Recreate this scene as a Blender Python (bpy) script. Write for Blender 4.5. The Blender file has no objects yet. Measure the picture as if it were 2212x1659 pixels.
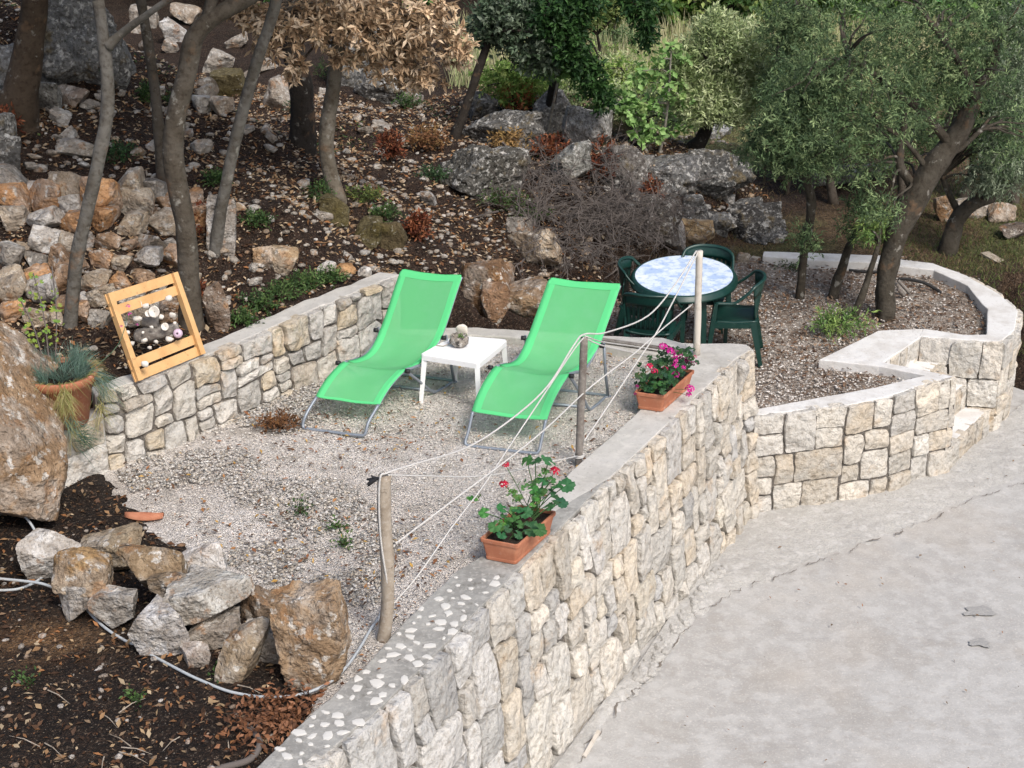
import bpy, bmesh, math, random
import numpy as np
from mathutils import Vector, Matrix, noise

C = bpy.context.scene
COL = C.collection
# ------------------------------------------------------------------ camera, light, exposure
PITCH = 24.3; FPX = 3500.0; CZ = 5.6                # photo pixels are counted on a 2212 x 1659 frame
cam = bpy.data.objects.new('camera', bpy.data.cameras.new('camera')); COL.objects.link(cam)
cam.location = (0, 0, CZ); cam.rotation_euler = (math.radians(90 - PITCH), 0, 0)
cam.data.sensor_width = 36; cam.data.lens = 36 * FPX / 2212.0
cam.data.clip_start = 0.1; cam.data.clip_end = 600
C.camera = cam
SUN_EL, SUN_AZ = math.radians(50), math.radians(150)   # azimuth of the sun, clockwise from +Y
w = bpy.data.worlds.new('World'); C.world = w; w.use_nodes = True
nt = w.node_tree; bg = nt.nodes['Background']
sky = nt.nodes.new('ShaderNodeTexSky'); sky.sky_type = 'NISHITA'; sky.sun_disc = False
sky.sun_elevation = SUN_EL; sky.sun_rotation = SUN_AZ; sky.dust_density = 4.0; sky.air_density = 1.0
nt.links.new(sky.outputs[0], bg.inputs[0]); bg.inputs[1].default_value = 0.10
sl = bpy.data.lights.new('sun', 'SUN'); sl.energy = 1.5; sl.angle = math.radians(15); sl.color = (1.0, 0.96, 0.91)
so = bpy.data.objects.new('sun', sl); COL.objects.link(so); so.location = (8, -4, 12)
sd = Vector((math.sin(SUN_AZ) * math.cos(SUN_EL), math.cos(SUN_AZ) * math.cos(SUN_EL), math.sin(SUN_EL)))
so.rotation_euler = sd.to_track_quat('Z', 'Y').to_euler()
C.view_settings.view_transform = 'Standard'; C.view_settings.look = 'None'
C.view_settings.exposure = 0.82; C.view_settings.gamma = 1.0
C.cycles.max_bounces = 6; C.cycles.transparent_max_bounces = 12

# ------------------------------------------------------------------ geometry helpers
rnd = random.Random(7)
npr = np.random.default_rng(11)
cp, sp = math.cos(math.radians(PITCH)), math.sin(math.radians(PITCH))
def ray(px, py):
    a = (px - 1106) / FPX; b = (829.5 - py) / FPX
    return (a, cp + b * sp, -sp + b * cp)
def G(px, py, z=0.0):
    r = ray(px, py); t = (z - CZ) / r[2]
    return Vector((r[0] * t, r[1] * t, z))
def H(px, py, y):
    r = ray(px, py); t = y / r[1]
    return Vector((r[0] * t, y, CZ + r[2] * t))
def z4(u, v): return (u * .5425 / 1.6076, (800 + v * .5425) / 1.6076)
def z5(u, v): return ((1000 + u * .5425) / 1.6076, (800 + v * .5425) / 1.6076)
def z6(u, v): return ((2100 + u * .6582) / 1.6076, (750 + v * .6582) / 1.6076)
def z8(u, v): return ((1100 + u * .6632) / 1.6076, (1567 + v * .6632) / 1.6076)
def z3(u, v): return ((2200 + u * .613) / 1.6076, v * .613 / 1.6076)
def z7(u, v): return (u * .5832 / 1.6076, (1700 + v * .5832) / 1.6076)

def vnoise(x, y, s=1.0, seed=0):
    """smooth value noise, vectorised, about -1..1"""
    x = np.asarray(x, float) * s + seed * 17.3; y = np.asarray(y, float) * s - seed * 9.1
    xi = np.floor(x); yi = np.floor(y); fx = x - xi; fy = y - yi
    fx = fx * fx * (3 - 2 * fx); fy = fy * fy * (3 - 2 * fy)
    def h(a, b):
        v = np.sin(a * 127.1 + b * 311.7 + seed * 7.7) * 43758.5453
        return (v - np.floor(v)) * 2 - 1
    return (h(xi, yi) * (1 - fx) + h(xi + 1, yi) * fx) * (1 - fy) + (h(xi, yi + 1) * (1 - fx) + h(xi + 1, yi + 1) * fx) * fy
def fbm(x, y, s, seed=0, o=3):
    r = 0; a = 1
    for i in range(o): r = r + a * vnoise(x, y, s * 2 ** i, seed + i); a *= .5
    return r
def ss(a, b, x):
    t = np.clip((np.asarray(x, float) - a) / (b - a), 0, 1); return t * t * (3 - 2 * t)
def inpoly(x, y, poly):
    x = np.asarray(x, float); y = np.asarray(y, float); c = np.zeros(x.shape, bool); n = len(poly)
    for i in range(n):
        x1, y1 = poly[i][:2]; x2, y2 = poly[(i + 1) % n][:2]
        if y1 == y2: continue
        k = ((y1 > y) != (y2 > y)) & (x < (x2 - x1) * (y - y1) / (y2 - y1) + x1)
        c ^= k
    return c

class MB:
    def __init__(s): s.v = []; s.f = []; s.c = []; s.n = 0
    def add(s, v, f, c=(1, 1, 1)):
        for t in f: s.f.append([i + s.n for i in t])
        s.v.extend([tuple(p) for p in v]); s.c.extend([tuple(c[:3])] * len(v)); s.n += len(v)
    def box(s, c, sx, sy, sz, rot=None, col=(1, 1, 1)):
        M = rot or Matrix.Identity(3)
        v = [Vector(c) + M @ Vector((i * sx / 2, j * sy / 2, k * sz / 2)) for i in (-1, 1) for j in (-1, 1) for k in (-1, 1)]
        s.add(v, [(0, 1, 3, 2), (4, 6, 7, 5), (0, 4, 5, 1), (2, 3, 7, 6), (0, 2, 6, 4), (1, 5, 7, 3)], col)
    def beam(s, a, b, wd, th, up=Vector((0, 0, 1)), col=(1, 1, 1)):
        a = Vector(a); b = Vector(b); d = (b - a).normalized(); x = d.cross(up).normalized(); u = x.cross(d).normalized()
        M = Matrix((x, d, u)).transposed()
        s.box((a + b) / 2, wd, (b - a).length, th, M, col)
    def tube(s, path, r, k=8, col=(1, 1, 1), caps=True, wob=0.0, sq=1.0):
        P = [Vector(p) for p in path]; n = len(P)
        R = r if isinstance(r, (list, tuple)) else [r] * n
        b0 = s.n; V = []; prev = None
        for i in range(n):
            t = (P[min(i + 1, n - 1)] - P[max(i - 1, 0)])
            if t.length < 1e-9: t = Vector((0, 0, 1))
            t.normalize()
            if prev is None:
                x = t.orthogonal().normalized()
            else:
                x = (prev - t * prev.dot(t)); x = x.normalized() if x.length > 1e-6 else t.orthogonal().normalized()
            prev = x; y = t.cross(x)
            for j in range(k):
                a = 2 * math.pi * j / k
                rr = R[i] * (1 + (wob * noise.noise(P[i] * 6 + Vector((math.cos(a), math.sin(a), 0)) * 1.3) if wob else 0))
                V.append(P[i] + x * math.cos(a) * rr + y * math.sin(a) * rr * sq)
        F = [(i * k + j, i * k + (j + 1) % k, (i + 1) * k + (j + 1) % k, (i + 1) * k + j) for i in range(n - 1) for j in range(k)]
        if caps: F += [tuple(range(k - 1, -1, -1)), tuple(range((n - 1) * k, n * k))]
        s.add(V, F, col)
    def build(s, name, m, parent=None, smooth=False, **kw):
        o = fast_mesh(name, s.v, s.f, m, parent, s.c, smooth); return tag(o, **kw)

def fast_mesh(name, v, f, m, parent=None, cols=None, smooth=False, loc=None):
    me = bpy.data.meshes.new(name)
    if isinstance(f, np.ndarray):
        v = np.asarray(v, np.float32); nf, k = f.shape
        me.vertices.add(len(v)); me.vertices.foreach_set('co', v.ravel())
        me.loops.add(nf * k); me.loops.foreach_set('vertex_index', f.astype(np.int32).ravel())
        me.polygons.add(nf); me.polygons.foreach_set('loop_start', np.arange(nf, dtype=np.int32) * k)
        me.update(calc_edges=True)
    else:
        me.from_pydata([tuple(p) for p in v], [], f)
    if cols is not None and len(cols):
        a = me.color_attributes.new('Col', 'FLOAT_COLOR', 'POINT')
        c = np.ones((len(me.vertices), 4), np.float32); c[:, :3] = np.asarray(cols, np.float32)[:, :3]
        a.data.foreach_set('color', c.ravel())
    if smooth: me.polygons.foreach_set('use_smooth', np.ones(len(me.polygons), bool))
    me.materials.append(m); me.update()
    o = bpy.data.objects.new(name, me); COL.objects.link(o)
    if loc is not None: o.location = loc
    if parent is not None:
        o.parent = parent
        o.matrix_parent_inverse = Matrix.Translation(-Vector(parent.location))
    return o
def tag(o, label=None, cat=None, group=None, kind=None):
    if label: o['label'] = label
    if cat: o['category'] = cat
    if group: o['group'] = group
    if kind: o['kind'] = kind
    return o
def thing(name, loc, label, cat, group=None):
    o = bpy.data.objects.new(name, None); COL.objects.link(o); o.location = loc
    return tag(o, label, cat, group)
def copy_tree(o, loc):
    c = o.copy(); COL.objects.link(c); c.location = loc
    for ch in o.children:
        k = ch.copy(); COL.objects.link(k); k.parent = c
    return c

# ------------------------------------------------------------------ materials
def srgb(r, g, b):
    f = lambda c: ((c / 255) / 12.92) if c / 255 <= .04045 else (((c / 255) + .055) / 1.055) ** 2.4
    return (f(r), f(g), f(b))
def mat(name, col=(.5, .5, .5), attr=False, layers=(), rough=.85, bump=(), transl=0.0, spec=0.3, alpha=None, metal=0.0, vor=None):
    """layers: (scale, detail, lo, hi, colour, amount, mode)   bump: (scale, strength, distance, detail)"""
    m = bpy.data.materials.new(name); m.use_nodes = True; t = m.node_tree; N = t.nodes; L = t.links
    b = N['Principled BSDF']; b.inputs['Roughness'].default_value = rough; b.inputs['Metallic'].default_value = metal
    b.inputs['Specular IOR Level'].default_value = spec
    geo = N.new('ShaderNodeNewGeometry'); pos = geo.outputs['Position']
    if attr:
        a = N.new('ShaderNodeAttribute'); a.attribute_name = 'Col'; cur = a.outputs['Color']
    else:
        a = N.new('ShaderNodeRGB'); a.outputs[0].default_value = (*col, 1); cur = a.outputs[0]
    if vor:      # small chips of different tone: (scale, amount)
        for (sc, amt) in vor:
            vn = N.new('ShaderNodeTexVoronoi'); vn.inputs['Scale'].default_value = sc; L.new(pos, vn.inputs['Vector'])
            r = N.new('ShaderNodeMapRange'); sepc = N.new('ShaderNodeSeparateColor'); L.new(vn.outputs['Color'], sepc.inputs[0])
            L.new(sepc.outputs[0], r.inputs[0]); r.inputs[3].default_value = 1 - amt; r.inputs[4].default_value = 1 + amt * .8
            mm = N.new('ShaderNodeVectorMath'); mm.operation = 'SCALE'; L.new(cur, mm.inputs[0]); L.new(r.outputs[0], mm.inputs['Scale'])
            cur = mm.outputs[0]
    for (sc, de, lo, hi, c2, amt, mode) in layers:
        n = N.new('ShaderNodeTexNoise'); n.inputs['Scale'].default_value = sc; n.inputs['Detail'].default_value = de
        n.inputs['Roughness'].default_value = .62; L.new(pos, n.inputs['Vector'])
        r = N.new('ShaderNodeMapRange'); r.inputs[1].default_value = lo; r.inputs[2].default_value = hi; r.inputs[4].default_value = amt
        L.new(n.outputs[0], r.inputs[0])
        x = N.new('ShaderNodeMix'); x.data_type = 'RGBA'; x.blend_type = mode
        L.new(r.outputs[0], x.inputs[0]); L.new(cur, x.inputs[6]); x.inputs[7].default_value = (*c2, 1)
        cur = x.outputs[2]
    L.new(cur, b.inputs['Base Color'])
    prev = None
    for (sc, st, di, de) in bump:
        if sc < 0:
            n = N.new('ShaderNodeTexVoronoi'); n.inputs['Scale'].default_value = -sc
        else:
            n = N.new('ShaderNodeTexNoise'); n.inputs['Scale'].default_value = sc; n.inputs['Detail'].default_value = de
        L.new(pos, n.inputs['Vector'])
        bp = N.new('ShaderNodeBump'); bp.inputs['Strength'].default_value = st; bp.inputs['Distance'].default_value = di
        L.new(n.outputs[0], bp.inputs['Height'])
        if prev: L.new(prev, bp.inputs['Normal'])
        prev = bp.outputs[0]
    if prev: L.new(prev, b.inputs['Normal'])
    out = N['Material Output']
    if transl > 0:
        tr = N.new('ShaderNodeBsdfTranslucent'); L.new(cur, tr.inputs[0]); mx = N.new('ShaderNodeMixShader')
        mx.inputs[0].default_value = transl; L.new(b.outputs[0], mx.inputs[1]); L.new(tr.outputs[0], mx.inputs[2]); L.new(mx.outputs[0], out.inputs[0])
    if alpha is not None:
        src = out.inputs[0].links[0].from_socket
        tp = N.new('ShaderNodeBsdfTransparent'); mx = N.new('ShaderNodeMixShader'); mx.inputs[0].default_value = alpha
        L.new(tp.outputs[0], mx.inputs[1]); L.new(src, mx.inputs[2]); L.new(mx.outputs[0], out.inputs[0])
    return m

DK = (.05, .045, .04)
M = {}
M['stone'] = mat('cut_stone', attr=True, rough=.9, layers=[
    (5, 6, .42, .66, (.50, .49, .46), .65, 'MIX'), (3.2, 5, .60, .74, (.50, .33, .17), .6, 'MIX'),
    (11, 7, .60, .74, (.74, .71, .66), .8, 'MIX'), (22, 8, .50, .66, (.45, .41, .36), .6, 'MULTIPLY'), (70, 5, .5, .7, (.62, .57, .5), .5, 'MULTIPLY')],
    bump=[(14, 1.0, .05, 9), (80, .8, .008, 5)])
M['mortar'] = mat('mortar', (.11, .10, .09), layers=[(14, 6, .45, .6, (.14, .12, .10), .8, 'MIX'), (60, 5, .5, .7, (.34, .32, .295), .6, 'MIX')], rough=.95, bump=[(40, 1.0, .02, 6)])
M['coping'] = mat('concrete_coping', (.50, .485, .455), layers=[(3, 6, .40, .62, (.40, .385, .355), .8, 'MIX'), (9, 8, .52, .66, (.56, .54, .50), .8, 'MIX'),
    (1.6, 6, .56, .70, (.30, .285, .25), .7, 'MIX'), (45, 4, .58, .70, (.26, .24, .21), .6, 'MIX')], rough=.93, bump=[(12, .5, .02, 6), (90, .5, .006, 4)])
M['coping_white'] = mat('pale_coping', (.66, .655, .64), layers=[(4, 6, .45, .62, (.54, .52, .49), .8, 'MIX'), (40, 4, .58, .70, (.36, .33, .29), .5, 'MIX')], rough=.93, bump=[(14, .5, .015, 6), (90, .5, .005, 4)])
M['coping_dark'] = mat('weathered_coping', (.33, .325, .305), layers=[(5, 7, .42, .6, (.22, .215, .20), .8, 'MIX'), (25, 6, .5, .66, (.43, .42, .39), .7, 'MIX'), (9, 5, .6, .7, (.12, .11, .09), .6, 'MIX')], rough=.95, bump=[(16, .6, .02, 6), (90, .6, .006, 4)])
M['white_stone'] = mat('white_chips', (.58, .57, .54), layers=[(20, 5, .5, .7, (.62, .60, .56), .7, 'MIX')], rough=.85, bump=[(50, .4, .004, 4)])
M['road'] = mat('road_concrete', (.40, .392, .375), layers=[(1.1, 6, .40, .62, (.34, .33, .315), .9, 'MIX'), (6, 9, .46, .60, (.46, .455, .44), .75, 'MIX'),
    (.5, 5, .52, .68, (.40, .365, .32), .7, 'MIX'), (14, 9, .56, .66, (.35, .33, .305), .6, 'MIX'), (2.2, 9, .585, .60, (.33, .31, .28), .35, 'MIX'), (55, 6, .55, .68, (.62, .59, .55), .5, 'MIX')], rough=.88,
    bump=[(7, .35, .03, 8), (60, .5, .006, 6)], vor=[(130, .08)])
M['verge'] = mat('rough_verge_concrete', (.43, .42, .395), layers=[(3, 7, .42, .6, (.37, .36, .34), .8, 'MIX'), (12, 8, .5, .64, (.51, .50, .48), .8, 'MIX'), (50, 6, .56, .68, (.33, .30, .27), .6, 'MIX')], rough=.95,
    bump=[(10, .7, .04, 8), (70, .8, .01, 6)], vor=[(90, .14)])
M['gravel'] = mat('white_chip_gravel', (.78, .73, .68), layers=[(1.3, 6, .40, .6, (.62, .565, .51), .8, 'MIX'), (5, 8, .5, .64, (.40, .365, .32), .7, 'MIX'), (30, 8, .54, .66, (.34, .29, .24), .45, 'MIX'),
    (24, 5, .58, .68, (.70, .68, .64), .8, 'MIX')], rough=.95, bump=[(-95, 1.0, .02, 0), (40, .8, .02, 8)], vor=[(95, .24), (45, .12)])
M['gravel2'] = mat('leafy_gravel', (.40, .35, .30), layers=[(1.8, 6, .42, .58, (.24, .19, .15), .85, 'MIX'), (9, 8, .46, .60, (.20, .14, .10), .75, 'MIX'), (34, 6, .55, .64, (.58, .54, .49), .9, 'MIX')],
    rough=.95, bump=[(-80, 1.0, .02, 0), (30, .8, .02, 8)], vor=[(80, .38), (30, .2)])
M['soil'] = mat('soil', attr=True, layers=[(6, 8, .45, .62, (.35, .28, .22), .8, 'MULTIPLY'), (38, 8, .57, .66, (.16, .115, .08), .7, 'MIX'), (75, 6, .62, .68, (.36, .31, .25), .7, 'MIX')],
    rough=.97, bump=[(22, 1.0, .06, 8), (-60, .8, .02, 0)], vor=[(55, .45), (120, .4)])
M['rock'] = mat('limestone_rock', attr=True, layers=[(3.6, 9, .47, .56, (.42, .40, .37), .5, 'MIX'), (5.5, 9, .57, .62, (.40, .22, .10), .55, 'MIX'), (13, 9, .57, .61, (.66, .64, .60), .8, 'MIX'), (17, 9, .40, .46, (.28, .24, .20), .0, 'MIX'),
    (8, 8, .40, .52, (.42, .36, .30), .6, 'MULTIPLY'), (40, 8, .5, .68, (.5, .44, .36), .7, 'MULTIPLY')], rough=.92, bump=[(7, 1.0, .12, 10), (45, 1.0, .02, 8)])
M['rock_grey'] = mat('grey_rock', attr=True, layers=[(3, 8, .48, .60, (.19, .188, .18), .5, 'MIX'), (9, 9, .575, .62, (.58, .57, .54), .8, 'MIX'), (21, 9, .55, .60, (.46, .455, .43), .7, 'MIX'), (6, 8, .56, .66, (.16, .12, .055), .7, 'MIX'),
    (30, 8, .45, .62, (.35, .32, .29), .8, 'MULTIPLY')], rough=.93, bump=[(6, 1.0, .14, 9), (40, .9, .02, 7)])
M['rock_moss'] = mat('mossy_rock', attr=True, layers=[(3.5, 8, .50, .62, (.075, .06, .018), .9, 'MIX'), (14, 8, .60, .67, (.42, .40, .34), .8, 'MIX'), (30, 8, .45, .62, (.4, .36, .3), .8, 'MULTIPLY')],
    rough=.95, bump=[(7, 1.0, .08, 9), (60, .9, .02, 7)])
M['bark'] = mat('grey_bark', attr=True, layers=[(5, 8, .45, .62, (.62, .58, .52), .8, 'MULTIPLY'), (22, 8, .5, .66, (.48, .42, .36), .8, 'MULTIPLY'), (9, 7, .60, .68, (.26, .25, .22), .8, 'MIX'), (4, 4, .60, .7, (.17, .10, .055), .6, 'MIX')],
    rough=.92, bump=[(16, .9, .02, 8), (60, .6, .006, 5)])
M['leaf'] = mat('leaf', attr=True, rough=.6, transl=.32, spec=.35)
M['dryleaf'] = mat('dry_leaf', attr=True, rough=.8, transl=.15, spec=.15)
M['twig'] = mat('dead_twig', (.125, .108, .098), rough=.95)
M['fabric'] = mat('green_mesh_fabric', (.20, .68, .31), rough=.8, transl=.35, spec=.15, alpha=.68, layers=[(5, 5, .45, .65, (.24, .70, .36), .6, 'MIX')], bump=[(400, .2, .002, 1)])
M['hem'] = mat('green_hem', (.13, .68, .27), rough=.8, transl=.25, spec=.2, bump=[(400, .2, .002, 1)])
M['steel'] = mat('grey_steel', (.25, .285, .33), rough=.45, spec=.5, metal=.35, layers=[(60, 4, .6, .7, (.13, .12, .11), .6, 'MIX')])
M['blackp'] = mat('black_plastic', (.02, .02, .022), rough=.5)
M['whitep'] = mat('white_plastic', (.80, .81, .82), rough=.42, spec=.45, layers=[(12, 6, .58, .70, (.62, .60, .55), .5, 'MIX')])
M['greenp'] = mat('dark_green_plastic', (.006, .036, .029), rough=.38, spec=.5, layers=[(10, 6, .52, .7, (.018, .055, .045), .6, 'MIX'), (25, 6, .6, .72, (.09, .11, .10), .4, 'MIX')])
M['tabletop'] = mat('marbled_tabletop', (.70, .78, .88), rough=.3, spec=.5, layers=[(7, 8, .47, .58, (.36, .50, .76), .8, 'MIX'), (16, 9, .54, .62, (.20, .34, .62), .55, 'MIX'), (5, 5, .56, .64, (.84, .88, .93), .8, 'MIX')])
M['wood'] = mat('weathered_wood', (.36, .31, .25), layers=[(8, 6, .45, .62, (.23, .185, .14), .8, 'MIX'), (40, 6, .5, .7, (.45, .41, .36), .7, 'MIX'), (14, 5, .62, .68, (.09, .065, .045), .8, 'MIX')], rough=.9, bump=[(30, .6, .008, 7)])
M['woodgrey'] = mat('grey_wood', (.22, .20, .18), layers=[(8, 6, .45, .62, (.12, .10, .085), .8, 'MIX'), (40, 6, .5, .7, (.32, .30, .27), .7, 'MIX')], rough=.9, bump=[(30, .7, .01, 7)])
M['woodpale'] = mat('pale_peeled_wood', (.56, .52, .46), layers=[(9, 6, .5, .62, (.42, .37, .31), .8, 'MIX')], rough=.85, bump=[(30, .4, .006, 6)])
M['pine'] = mat('pine_wood', (.62, .38, .17), layers=[(6, 5, .45, .65, (.50, .28, .11), .7, 'MIX'), (34, 4, .62, .70, (.28, .13, .05), .7, 'MIX')], rough=.6, spec=.4, bump=[(40, .15, .003, 4)])
M['terracotta'] = mat('terracotta', (.38, .145, .08), layers=[(7, 7, .48, .66, (.52, .24, .14), .7, 'MIX'), (20, 7, .60, .70, (.56, .42, .34), .55, 'MIX'), (3, 5, .58, .7, (.30, .09, .045), .5, 'MIX')], rough=.75, bump=[(60, .2, .003, 4)])
M['rope'] = mat('white_rope', (.56, .55, .53), layers=[(60, 4, .5, .7, (.48, .46, .43), .7, 'MIX')], rough=.9, bump=[(220, 1, .004, 2)])
M['hose'] = mat('pale_cable', (.40, .43, .45), rough=.5, spec=.4, layers=[(30, 5, .56, .68, (.28, .26, .24), .7, 'MIX')])
M['blackhose'] = mat('black_hose', (.03, .03, .03), rough=.6)
M['petal'] = mat('petal', attr=True, rough=.6, transl=.2)
M['shell'] = mat('shell', attr=True, rough=.45, spec=.4, layers=[(50, 5, .5, .7, (.75, .68, .6), .5, 'MULTIPLY')])
M['potsoil'] = mat('potting_soil', (.03, .02, .014), rough=1, bump=[(60, 1, .03, 5)])
M['tar'] = mat('dark_patch', (.30, .295, .285), rough=.85, layers=[(30, 5, .5, .7, (.38, .37, .35), .9, 'MIX')], bump=[(50, .6, .01, 4)])
M['joint'] = mat('dirty_joint', (.17, .15, .13), rough=1)
M['pebble'] = mat('pebble', attr=True, rough=.7, layers=[(60, 5, .45, .7, (.7, .66, .6), .5, 'MULTIPLY')])

# ------------------------------------------------------------------ terrain function
FT = [(-2.9, 3.6), (-1.38, 6.6), (-1.05, 7.16), (-.70, 7.72), (-.39, 8.31), (0.0, 9.08), (.34, 9.73), (.75, 10.52), (1.0, 10.98), (1.74, 12.33), (1.97, 12.77), (2.10, 12.93)]     # front wall, outer top
FI = [(-3.25, 3.75), (-1.72, 6.6), (-1.39, 7.16), (-1.12, 7.7), (-.88, 8.12), (-.63, 8.71), (-.38, 9.2), (-.14, 9.5), (.44, 10.67), (.71, 11.15), (1.01, 11.7), (1.5, 12.68)]       # front wall, inner top
ZL, ZR, ZG2 = -.51, -1.49, -.61
RWT = [(2.12, 12.84), (3.03, 13.07), (3.4, 13.24), (3.87, 13.56), (4.12, 13.68)]
C0 = G(*z6(2110, 668), ZL); D0 = G(*z6(1665, 640), ZL); E0 = G(*z6(1470, 768), ZL)
ringout = [C0] + [G(*p, ZL) for p in [(2200, 712), (2207, 671), (2166, 634), (2093, 593), (2017, 566), (1956, 559), (1902, 549), (1750, 543), (1650, 540)]]
ringin = [G(*p, ZL) for p in [(1648, 553), (1750, 561), (1895, 568), (1956, 576), (2017, 583), (2090, 616), (2112, 645), (2133, 667), (2131, 722)]]
innerL = [G(*z6(1900, 625), ZL), G(*z6(1680, 592), ZL), G(*z6(1445, 602), ZL), G(*z6(1130, 755), ZL), G(*z6(1450, 790), ZL), G(*z6(1690, 838), ZL), Vector((3.3, 13.46, ZL)), Vector((2.82, 13.27, ZL)), Vector((2.14, 12.99, ZL))]
UPPER = [(-3.25, 3.75), (-1.72, 6.6)] + FT[1:] + [(2.0, 13.12), (.9, 13.3), (-.35, 13.52), (-1.08, 13.42), (-3.12, 10.85), (-3.4, 9.6), (-4.2, 8.0), (-5, 5)]
LOWER = [(2.0, 12.95)] + RWT[1:] + [(C0.x, C0.y)] + [(p.x, p.y) for p in ringout[1:]] + [(1.9, 16.9), (.75, 15.6), (.1, 14.3), (-.1, 13.45), (1.0, 13.2)]
SOILB = [G(235, 1010), G(330, 1120), G(440, 1190), G(560, 1260), G(640, 1330), G(770, 1445)]
SOIL = [(p.x, p.y) for p in SOILB] + [(-1.1, 7.6), (-1.72, 6.6), (-3.25, 3.75), (-9, 3.75), (-9, 10.5), (-3.3, 10.9)]
STAIR = [(4.1, 13.5), (3.62, 13.95), (3.95, 14.62), (4.6, 14.75), (4.9, 14.3)]
L0 = (-3.1, 11.0)
def segdist(x, y, poly):
    d = np.full(np.shape(x), 1e9)
    for i in range(len(poly) - 1):
        ax, ay = poly[i][:2]; bx, by = poly[i + 1][:2]; dx, dy = bx - ax, by - ay
        t = np.clip(((x - ax) * dx + (y - ay) * dy) / (dx * dx + dy * dy), 0, 1)
        d = np.minimum(d, np.hypot(x - ax - t * dx, y - ay - t * dy))
    return d
RPOLY = [(-3.0, 3.6), (-1.47, 6.6), (-1.16, 7.2), (-.83, 7.8), (-.5, 8.4), (-.1, 9.2), (.22, 9.8), (.65, 10.6), (.9, 11.05), (1.62, 12.4), (1.86, 12.85), (2.1, 12.94), (3.0, 13.17), (3.4, 13.34), (3.85, 13.66), (3.96, 13.80), (3.6, 14.0), (3.85, 14.62), (4.75, 14.66), (5.08, 15.3), (5.2, 16.3), (5.45, 16.8), (30, 17.5), (90, 18), (90, -60), (-2.95, -60)]
def terrain(x, y):
    x = np.asarray(x, float); y = np.asarray(y, float)
    t = (x - L0[0]) * .63 + (y - L0[1]) * .777; s = (x - L0[0]) * -.777 + (y - L0[1]) * .63
    sp_ = np.maximum(s, 0)
    zf = np.where(t < 3.0, .56, 0) + np.where(t >= 3.0, .56 - .5 * ss(3.0, 3.9, t) - .68 * ss(3.9, 5.6, t), 0)
    wgt = ss(3.6, 6.2, t)
    bank = .92 * (1 - np.exp(-sp_ / .5)) * (1 - ss(9.6, 10.7, t)) * (1 - .9 * ss(3.0, 7, sp_) * ss(5.5, 8.5, t)) + .07 * np.minimum(sp_, 4) * (1 - ss(3, 8, sp_)) * (1 - ss(8.9, 10.4, t))
    hill = .34 * sp_ + .25 * (1 - np.exp(-sp_ / .6)) * ss(3.2, 3.8, t)
    hill = np.minimum(hill, 6 + .02 * sp_) * (1 - ss(9, 15, t) * .0)
    leftdrop = (1 - wgt)
    h = zf + leftdrop * hill + wgt * bank
    h = h + ss(-.2, .8, s) * (.10 * fbm(x, y, .8, 3) + .05 * fbm(x, y, 2.3, 5) + .02 * fbm(x, y, 7, 8))
    h = h + .012 * fbm(x, y, 5, 9) + .006 * fbm(x, y, 14, 2)
    h = np.where((s <= 0) & (t < 3.8) , np.where(y > 7, .45, .2) * ss(-1.0, 0, -np.abs(s)) * 1.0 + .0, h)
    far = ss(30, 60, y); h = h + far * 9 + ss(60, 160, y) * 14
    lp = inpoly(x, y, LOWER); h = np.where(lp, -.72, h)
    sl_ = inpoly(x, y, SOIL); up = inpoly(x, y, UPPER)
    soilz = .035 + .02 * fbm(x, y, 3, 4) + .012 * fbm(x, y, 9, 6)
    h = np.where(up, -.06, h)
    edge = segdist(x, y, [(p.x, p.y) for p in SOILB] + [(-1.1, 7.6)])
    h = np.where(sl_ & (s < 0.02), np.minimum(soilz, -.05 + edge * .55 + .03 * fbm(x, y, 7, 12)), h)
    h = np.where((~up) & (~lp) & (~sl_) & (s <= 0) & (t < 3.9) & (x < -2.8), .1, h)
    h = np.where(inpoly(x, y, STAIR), -1.75, h)
    rd = inpoly(x, y, RPOLY)
    h = np.where(rd, -1.62 + .95 * ss(14.9, 17.3, y) * ss(4.9, 5.6, x), h)
    out = (~rd) & (~lp) & (~up) & (s <= 0) & (t >= 3.9)
    h = np.where(out, -.66 + .02 * fbm(x, y, 1.5, 21) + ss(30, 60, y) * 9, h)
    return h
def Tz(x, y): return float(terrain(np.array([x]), np.array([y]))[0])
def T(px, py, dz=0.0, t0=6.0):
    r = ray(px, py); ts = np.arange(t0, 70, .02)
    hx = r[0] * ts; hy = r[1] * ts; hz = CZ + r[2] * ts
    k = np.argmax(hz < terrain(hx, hy) + dz)
    t = ts[k]; return Vector((r[0] * t, r[1] * t, CZ + r[2] * t))

def axis(pts):
    out = []
    for (a, b, st) in pts: out += list(np.arange(a, b, st))
    return np.array(out + [pts[-1][1]])
gx = axis([(-150, -30, 8), (-30, -9, 1.0), (-9, -4.6, .14), (-4.6, 6.5, .062), (6.5, 12, .3), (12, 30, 1.5), (30, 150, 8)])
gy = axis([(-60, 0, 6), (0, 5.6, .5), (5.6, 19.5, .062), (19.5, 26, .2), (26, 45, .7), (45, 200, 5)])
X, Y = np.meshgrid(gx, gy); Z = terrain(X, Y)
nx, ny = len(gx), len(gy)
idx = np.arange(nx * ny).reshape(ny, nx)
F = np.stack([idx[:-1, :-1], idx[:-1, 1:], idx[1:, 1:], idx[1:, :-1]], -1).reshape(-1, 4)
t_ = (X - L0[0]) * .63 + (Y - L0[1]) * .777; s_ = (X - L0[0]) * -.777 + (Y - L0[1]) * .63
cs = np.array([.036, .021, .014]); cg = np.array([.155, .105, .058]); cm = np.array([.36, .33, .16]); gr = np.array([.085, .10, .035])
wg = (ss(16.3, 18, Y) * ss(-.3, .6, -s_ + .3 * vnoise(X, Y, 1.0, 3)))[..., None]
colr = cs * (1 - wg) + cg * wg
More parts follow.
